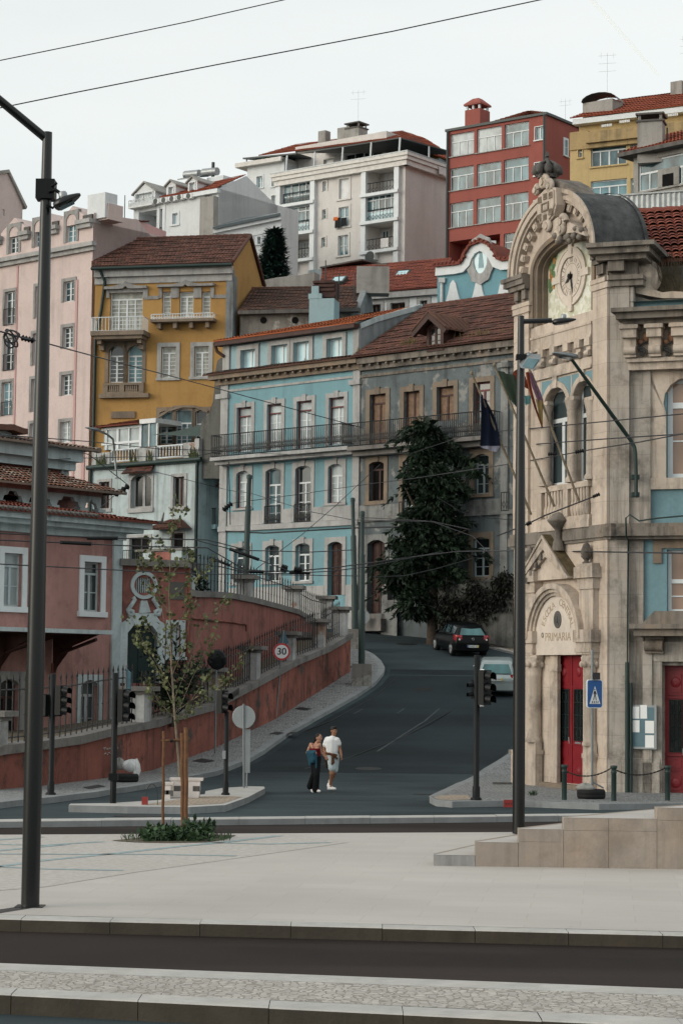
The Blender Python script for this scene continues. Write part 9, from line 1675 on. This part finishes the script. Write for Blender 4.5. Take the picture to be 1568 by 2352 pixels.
def hand(mb,w_,d,palm_n,side,curl=.5,sc=1.0):
 """w_ wrist, d pointing along the hand, palm_n palm normal, side towards the thumb"""
 d=d.normalized();s=side-d*side.dot(d);s.normalize();n_=d.cross(s);n_=n_ if n_.dot(palm_n)>0 else-n_
 for k in range(4):o=s*(.027-.018*k)*sc;caps(mb,w_+o*.6,w_+d*.085*sc+o,.014*sc,.012*sc,8)
 for k,ln in enumerate((.07,.078,.072,.056)):
  p=w_+d*.088*sc+s*(.03-.02*k)*sc;c_=curl*(1+.12*k);d1=(d*cos(c_*.6)+n_*sin(c_*.6));d2=(d*cos(c_*1.3)+n_*sin(c_*1.3));d3=(d*cos(c_*1.9)+n_*sin(c_*1.9));L=ln*sc;a=p+d1*L*.45;e=a+d2*L*.32;g_=e+d3*L*.25;caps(mb,p,a,.0088*sc,.0082*sc,7);caps(mb,a,e,.0082*sc,.0076*sc,7);caps(mb,e,g_,.0076*sc,.0065*sc,7)
 p=w_+d*.02*sc+s*.026*sc;a=p+(d*.7+s*.65+n_*.25).normalized()*.045*sc;e=a+(d*.95+s*.2+n_*.35).normalized()*.03*sc;caps(mb,p,a,.012*sc,.0105*sc,7);caps(mb,a,e,.0105*sc,.008*sc,7)
def head(mb,c,fwd,R_=.098,up=Vector((0,0,1))):
 f_=fwd.normalized();s=up.cross(f_).normalized();m=Matrix((s,f_,up)).transposed()
 mb.ell(c+up*.025-f_*.008,(.074,.094,.098),0,16,12,m);mb.ell(c-up*.035+f_*.018,(.06,.074,.085),0,14,10,m);mb.ell(c-up*.088+f_*.052,(.032,.032,.028),0,10,8,m);mb.ell(c-up*.055+f_*.03,(.056,.055,.045),0,12,8,m)
 caps(mb,c+up*.022+f_*.086,c-up*.022+f_*.104,.009,.013,8);mb.ell(c-up*.024+f_*.098,(.017,.013,.01),0,8,6,m);caps(mb,c+up*.04+f_*.08-s*.04,c+up*.04+f_*.08+s*.04,.012,.012,8);mb.ell(c-up*.055+f_*.085,(.024,.012,.012),0,8,6,m)
 for e in(-1,1):mb.ell(c-up*.005+s*e*.078-f_*.008,(.012,.024,.034),0,8,8,m);mb.ell(c-up*.02+s*e*.045+f_*.055,(.022,.025,.024),0,8,6,m)
 return s,f_
def face(par,c,s,f_,o0,up=Vector((0,0,1))):
 for e in(-1,1):
  b=MB();p=c+up*.014+s*e*.032+f_*.083;b.ell(p,(.014,.009,.009),nu=8,nv=6);o=b.build('eye','eye_white',None,local=True);o.parent=par;b=MB();b.ell(p+f_*.006,(.007,.006,.007),nu=8,nv=6);q_=b.build('iris','hair_black',None,local=True);q_.parent=o;b=MB();b.tube([c+up*.034+s*e*.014+f_*.096,c+up*.04+s*e*.034+f_*.092,c+up*.034+s*e*.054+f_*.076],[.005,.006,.003],6);o=b.build('eyebrow','hair_black',None,local=True);o.parent=par
 b=MB();b.tube([c-up*.056+s*e*.022+f_*(.096-abs(e)*.006)for e in(-1,-.5,0,.5,1)],[.003,.006,.0065,.006,.003],6);o=b.build('mouth','lip',None,local=True);o.parent=par
mt,mb_=figure('person','man in white t-shirt and pale shorts with a brown shirt tied round his waist',(770,1985),770)
X=lambda x,y,dy=0.0:Vector(((x-770)*MS,dy,(1985-y)*MS))
B=MB();hc=X(825,462,-.02);fw=Vector((.72,-.69,-.04));s_,f_=head(B,hc,fw);nk=X(815,600,.02);caps(B,nk,hc-Vector((0,0,.05)),.056,.054)
ch=X(800,760,.0);wa=X(785,985,.0);pl_=X(815,1150,.02)
shL,shR=X(640,680,.06),X(940,690,-.06)
caps(B,nk,ch,.06,.095);caps(B,shL,ch,.055,.09);caps(B,shR,ch,.055,.09);caps(B,ch+Vector((-.05,0,.02)),wa+Vector((-.03,0,0)),.095,.09,14);caps(B,ch+Vector((.05,0,.02)),wa+Vector((.03,0,0)),.095,.09,14);caps(B,wa,pl_,.115,.125,14)
elL,haL=X(592,950,.1),X(668,1135,-.02);elR,haR=X(985,905,-.02),X(1030,1080,-.12)
caps(B,shL,elL,.058,.044);caps(B,elL,haL,.044,.028);caps(B,shR,elR,.058,.044);caps(B,elR,haR,.044,.028)
hand(B,haL,(X(690,1235,-.06)-haL),Vector((.4,-.3,-.2)),Vector((.2,-1,.2)),.7);hand(B,haR,X(1046,1190,-.16)-haR,Vector((-.6,.4,0)),Vector((-.3,-.9,0)),.55)
hL,hR=X(770,1160,.04),X(868,1160,.0);knF,anF=X(788,1530,-.16),X(758,1830,-.02);knB,anB=X(865,1500,.02),X(742,1800,.34)
caps(B,hL,knF,.092,.062,12);caps(B,knF,anF,.06,.038,12);B.ell(knF.lerp(anF,.3)+Vector((0,.03,0)),(.052,.056,.1));caps(B,hR,knB,.09,.06,12);caps(B,knB,anB,.056,.036,12);B.ell(knB.lerp(anB,.3)+Vector((.0,.03,0)),(.05,.055,.09))
caps(B,anF,anF+Vector((.04,-.04,-.06)),.036,.034);caps(B,anB,anB+Vector((.03,-.04,-.06)),.035,.033)
body=remesh(B,'body','skin_tan',mt,.0075,5);face(mt,hc,s_,f_,mb_)
B=MB();m=Matrix((s_,f_,Vector((0,0,1)))).transposed();B.ell(hc+Vector((0,0,.052))-f_*.02,(.082,.1,.082),0,14,10,m);B.ell(hc+Vector((0,0,.09))+f_*.04,(.066,.055,.045),0,12,8,m);B.ell(hc+Vector((0,0,.0))-f_*.06,(.07,.05,.07),0,12,8,m)
for k in range(16):a=k*2.4;B.ell(hc+Vector((0,0,.1+.02*sin(k*3.1)))+s_*.05*cos(a)+f_*(.01+.06*sin(a)),(.022,.022,.02),0,6,5)
remesh(B,'hair','hair_black',mt,.009,3)
B=MB();caps(B,shL+Vector((.02,0,0)),shL.lerp(elL,.5),.075,.074,12);caps(B,shR+Vector((-.02,0,0)),shR.lerp(elR,.42),.075,.072,12)
caps(B,X(722,730,.01),X(745,985,.01),.112,.108,16);caps(B,X(870,730,-.01),X(838,985,-.01),.112,.108,16);caps(B,X(795,690,-.01),X(790,990,-.01),.126,.118,16);B.ell(X(790,990,.0),(.15,.13,.07));caps(B,X(690,680,.04),X(900,690,-.04),.085,.085,12);caps(B,shL+Vector((.04,0,0)),shR-Vector((.04,0,0)),.078,.078,12);
remesh(B,'t_shirt','tee_white',mt,.013,5)
B=MB();caps(B,X(772,1090,.03),X(790,1400,-.12),.125,.095,14);caps(B,X(866,1090,.0),X(868,1440,.0),.122,.09,14);caps(B,X(815,1060,.01),X(815,1130,.01),.14,.14,14);remesh(B,'shorts','denim_light',mt,.014,4)
B=MB();n=18
for k in range(n):a0,a1=2*pi*k/n,2*pi*(k+1)/n;cc=X(785,1045,.0);caps(B,cc+Vector((.155*cos(a0),.145*sin(a0),-.03*cos(a0))),cc+Vector((.155*cos(a1),.145*sin(a1),-.03*cos(a1))),.035,.035,7)
caps(B,X(820,1060,-.15),X(800,1280,-.19),.04,.035,8);caps(B,X(800,1075,-.16),X(835,1250,-.17),.035,.03,8);caps(B,X(830,1060,-.15),X(925,1150,-.13),.035,.025,8);B.ell(X(815,1060,-.16),(.05,.04,.045));remesh(B,'tied_shirt','shirt_brown',mt,.013,3)
B=MB();caps(B,X(640,1130,.12),X(660,1380,.1),.04,.035,8);caps(B,X(690,1090,.12),X(640,1200,.12),.06,.05,8);remesh(B,'shirt_tail','shirt_dark',mt,.013,3)
for an,nm,d in((anF,'shoe',Vector((.75,-.62,0))),(anB,'shoe',Vector((.5,-.6,-.35)))):
 B=MB();caps(B,an+Vector((0,0,.07)),an-Vector((0,0,.02)),.043,.044,10);o=remesh(B,'sock','sock_white',mt,.01,3);B=MB();d.normalize();hl=an+Vector((0,0,-.085))-d*.05;to=hl+d*.2;s2=d.cross(Vector((0,0,1))).normalized()*.012;caps(B,hl,to,.046,.042,10);caps(B,hl+Vector((0,0,.045)),hl+d*.1+Vector((0,0,.03)),.044,.04,10);caps(B,hl-s2,to-s2,.044,.04,8);caps(B,hl+s2,to+s2,.044,.04,8);o=remesh(B,'shoe','shoe_white',mt,.011,4)
mt.location.z+=.0
wt,wb=figure('person','woman in dark red strap top and black flared trousers carrying a denim jacket',(385,2010),385)
X=lambda x,y,dy=0.0:Vector(((x-385)*MS,dy,(2010-y)*MS))
B=MB();hc=X(452,655,-.02);fw=Vector((.8,-.58,.03));s_,f_=head(B,hc,fw);nk=X(405,775,.02);caps(B,nk,hc-Vector((.0,0,.05)),.045,.045);shL,shR=X(258,815,.07),X(480,815,-.05);ch=X(375,890,.0);wa=X(395,1080,.0);pl_=X(380,1200,.02)
caps(B,nk,ch,.05,.09);caps(B,shL,ch,.048,.09);caps(B,shR,ch,.046,.09);caps(B,ch+Vector((-.035,0,0)),wa,.095,.08,12);caps(B,ch+Vector((.035,0,0)),wa,.095,.08,12);caps(B,wa,pl_,.088,.115,12);B.ell(ch+Vector((.04,-.075,-.04)),(.055,.05,.055));B.ell(ch+Vector((-.05,-.06,-.04)),(.055,.05,.055))
elL,haL=X(165,1030,.1),X(345,1025,-.12);elR,haR=X(515,1000,.0),X(610,1120,-.02)
caps(B,shL,elL,.046,.038);caps(B,elL,haL,.038,.025);caps(B,shR,elR,.044,.036);caps(B,elR,haR,.036,.024);hand(B,haL,X(425,1010,-.2)-haL,Vector((0,.3,-1)),Vector((.2,-.6,.8)),.9,.92);hand(B,haR,X(690,1225,-.06)-haR,Vector((.2,.3,-.6)),Vector((.6,-.4,.5)),.8,.92)
hL,hR=X(345,1210,.04),X(425,1210,-.0);knF,anF=X(415,1560,-.12),X(385,1900,-.04);knB,anB=X(345,1540,-.02),X(262,1850,.22)
caps(B,hL,knB,.085,.055,10);caps(B,knB,anB,.052,.033,10);caps(B,hR,knF,.085,.055,10);caps(B,knF,anF,.052,.033,10);caps(B,anF,anF+Vector((.03,-.03,-.05)),.032,.03);caps(B,anB,anB+Vector((.0,-.03,-.05)),.032,.03)
remesh(B,'body','skin_fair',wt,.0075,5);face(wt,hc,s_,f_,wb)
B=MB();m=Matrix((s_,f_,Vector((0,0,1)))).transposed();B.ell(hc+Vector((0,0,.042))-f_*.022,(.08,.098,.088),0,14,10,m);B.ell(hc-f_*.07-Vector((0,0,.01)),(.065,.05,.075),0,12,8,m);caps(B,hc-f_*.1+Vector((0,0,.02)),X(345,770,.1),.045,.03,8);caps(B,X(345,770,.1),X(315,830,.13),.03,.012,8);remesh(B,'hair','hair_black',wt,.01,3)
B=MB();caps(B,ch+Vector((-.04,0,-.03)),X(380,1100,.0),.104,.092,14);caps(B,ch+Vector((.04,0,-.03)),X(410,1100,.0),.104,.092,14);B.ell(ch+Vector((.04,-.08,-.05)),(.062,.055,.062));B.ell(ch+Vector((-.05,-.066,-.05)),(.062,.055,.062));B.v=[(x,y,min(z,(2010-905)*MS))for x,y,z in[tuple(v)for v in B.v]];remesh(B,'strap_top','top_red',wt,.011,2)
for x0,x1 in((295,335),(470,490)):b=MB();b.tube([X(x1,930,-.11),X(x0,800,-.05),X(x0-5,790,.02),X(x0,830,.09)],.008,6);o=b.build('strap','top_red',None,local=True);o.parent=wt
B=MB();caps(B,X(350,1160,.04),X(345,1540,-.02),.105,.08,12);caps(B,X(345,1540,-.02),X(250,1870,.2),.08,.094,12);caps(B,X(425,1160,.0),X(415,1560,-.12),.104,.08,12);caps(B,X(415,1560,-.12),X(388,1930,-.04),.08,.092,12);caps(B,X(385,1120,.01),X(385,1200,.01),.112,.13,14);remesh(B,'trousers','trouser_black',wt,.013,4)
for an,d in((anF,Vector((.75,-.6,-.02))),(anB,Vector((.35,-.5,-.55)))):
 B=MB();d.normalize();hl=an+Vector((0,0,-.07))-d*.03;to=hl+d*.17;caps(B,hl,to,.04,.036,10);caps(B,hl+Vector((0,0,.04)),hl+d*.08+Vector((0,0,.03)),.038,.034,10);sh_=remesh(B,'shoe','shoe_white',wt,.01,3);B=MB();caps(B,hl+d*.06+Vector((0,0,.055)),hl+d*.12+Vector((0,0,.035)),.026,.022,8);o=remesh(B,'shoe_upper','shoe_pink',sh_,.009,2)
B=MB()
for a,c,r0,r1 in(((200,1020,.0),(360,1000,-.14),.07,.055),((190,1030,.05),(235,1190,.02),.06,.055),((235,1190,.02),(250,1330,.0),.055,.04),((300,1040,-.12),(310,1230,-.12),.075,.06),((390,1040,-.17),(400,1400,-.14),.035,.028),((330,1030,-.16),(350,1180,-.16),.05,.045),((240,1050,-.04),(280,1240,-.06),.07,.06)):caps(B,X(*a),X(*c),r0,r1,9)
jk=remesh(B,'denim_jacket','denim_blue',None,.014,4)if False else remesh(B,'denim_jacket','denim_blue',wt,.014,4)
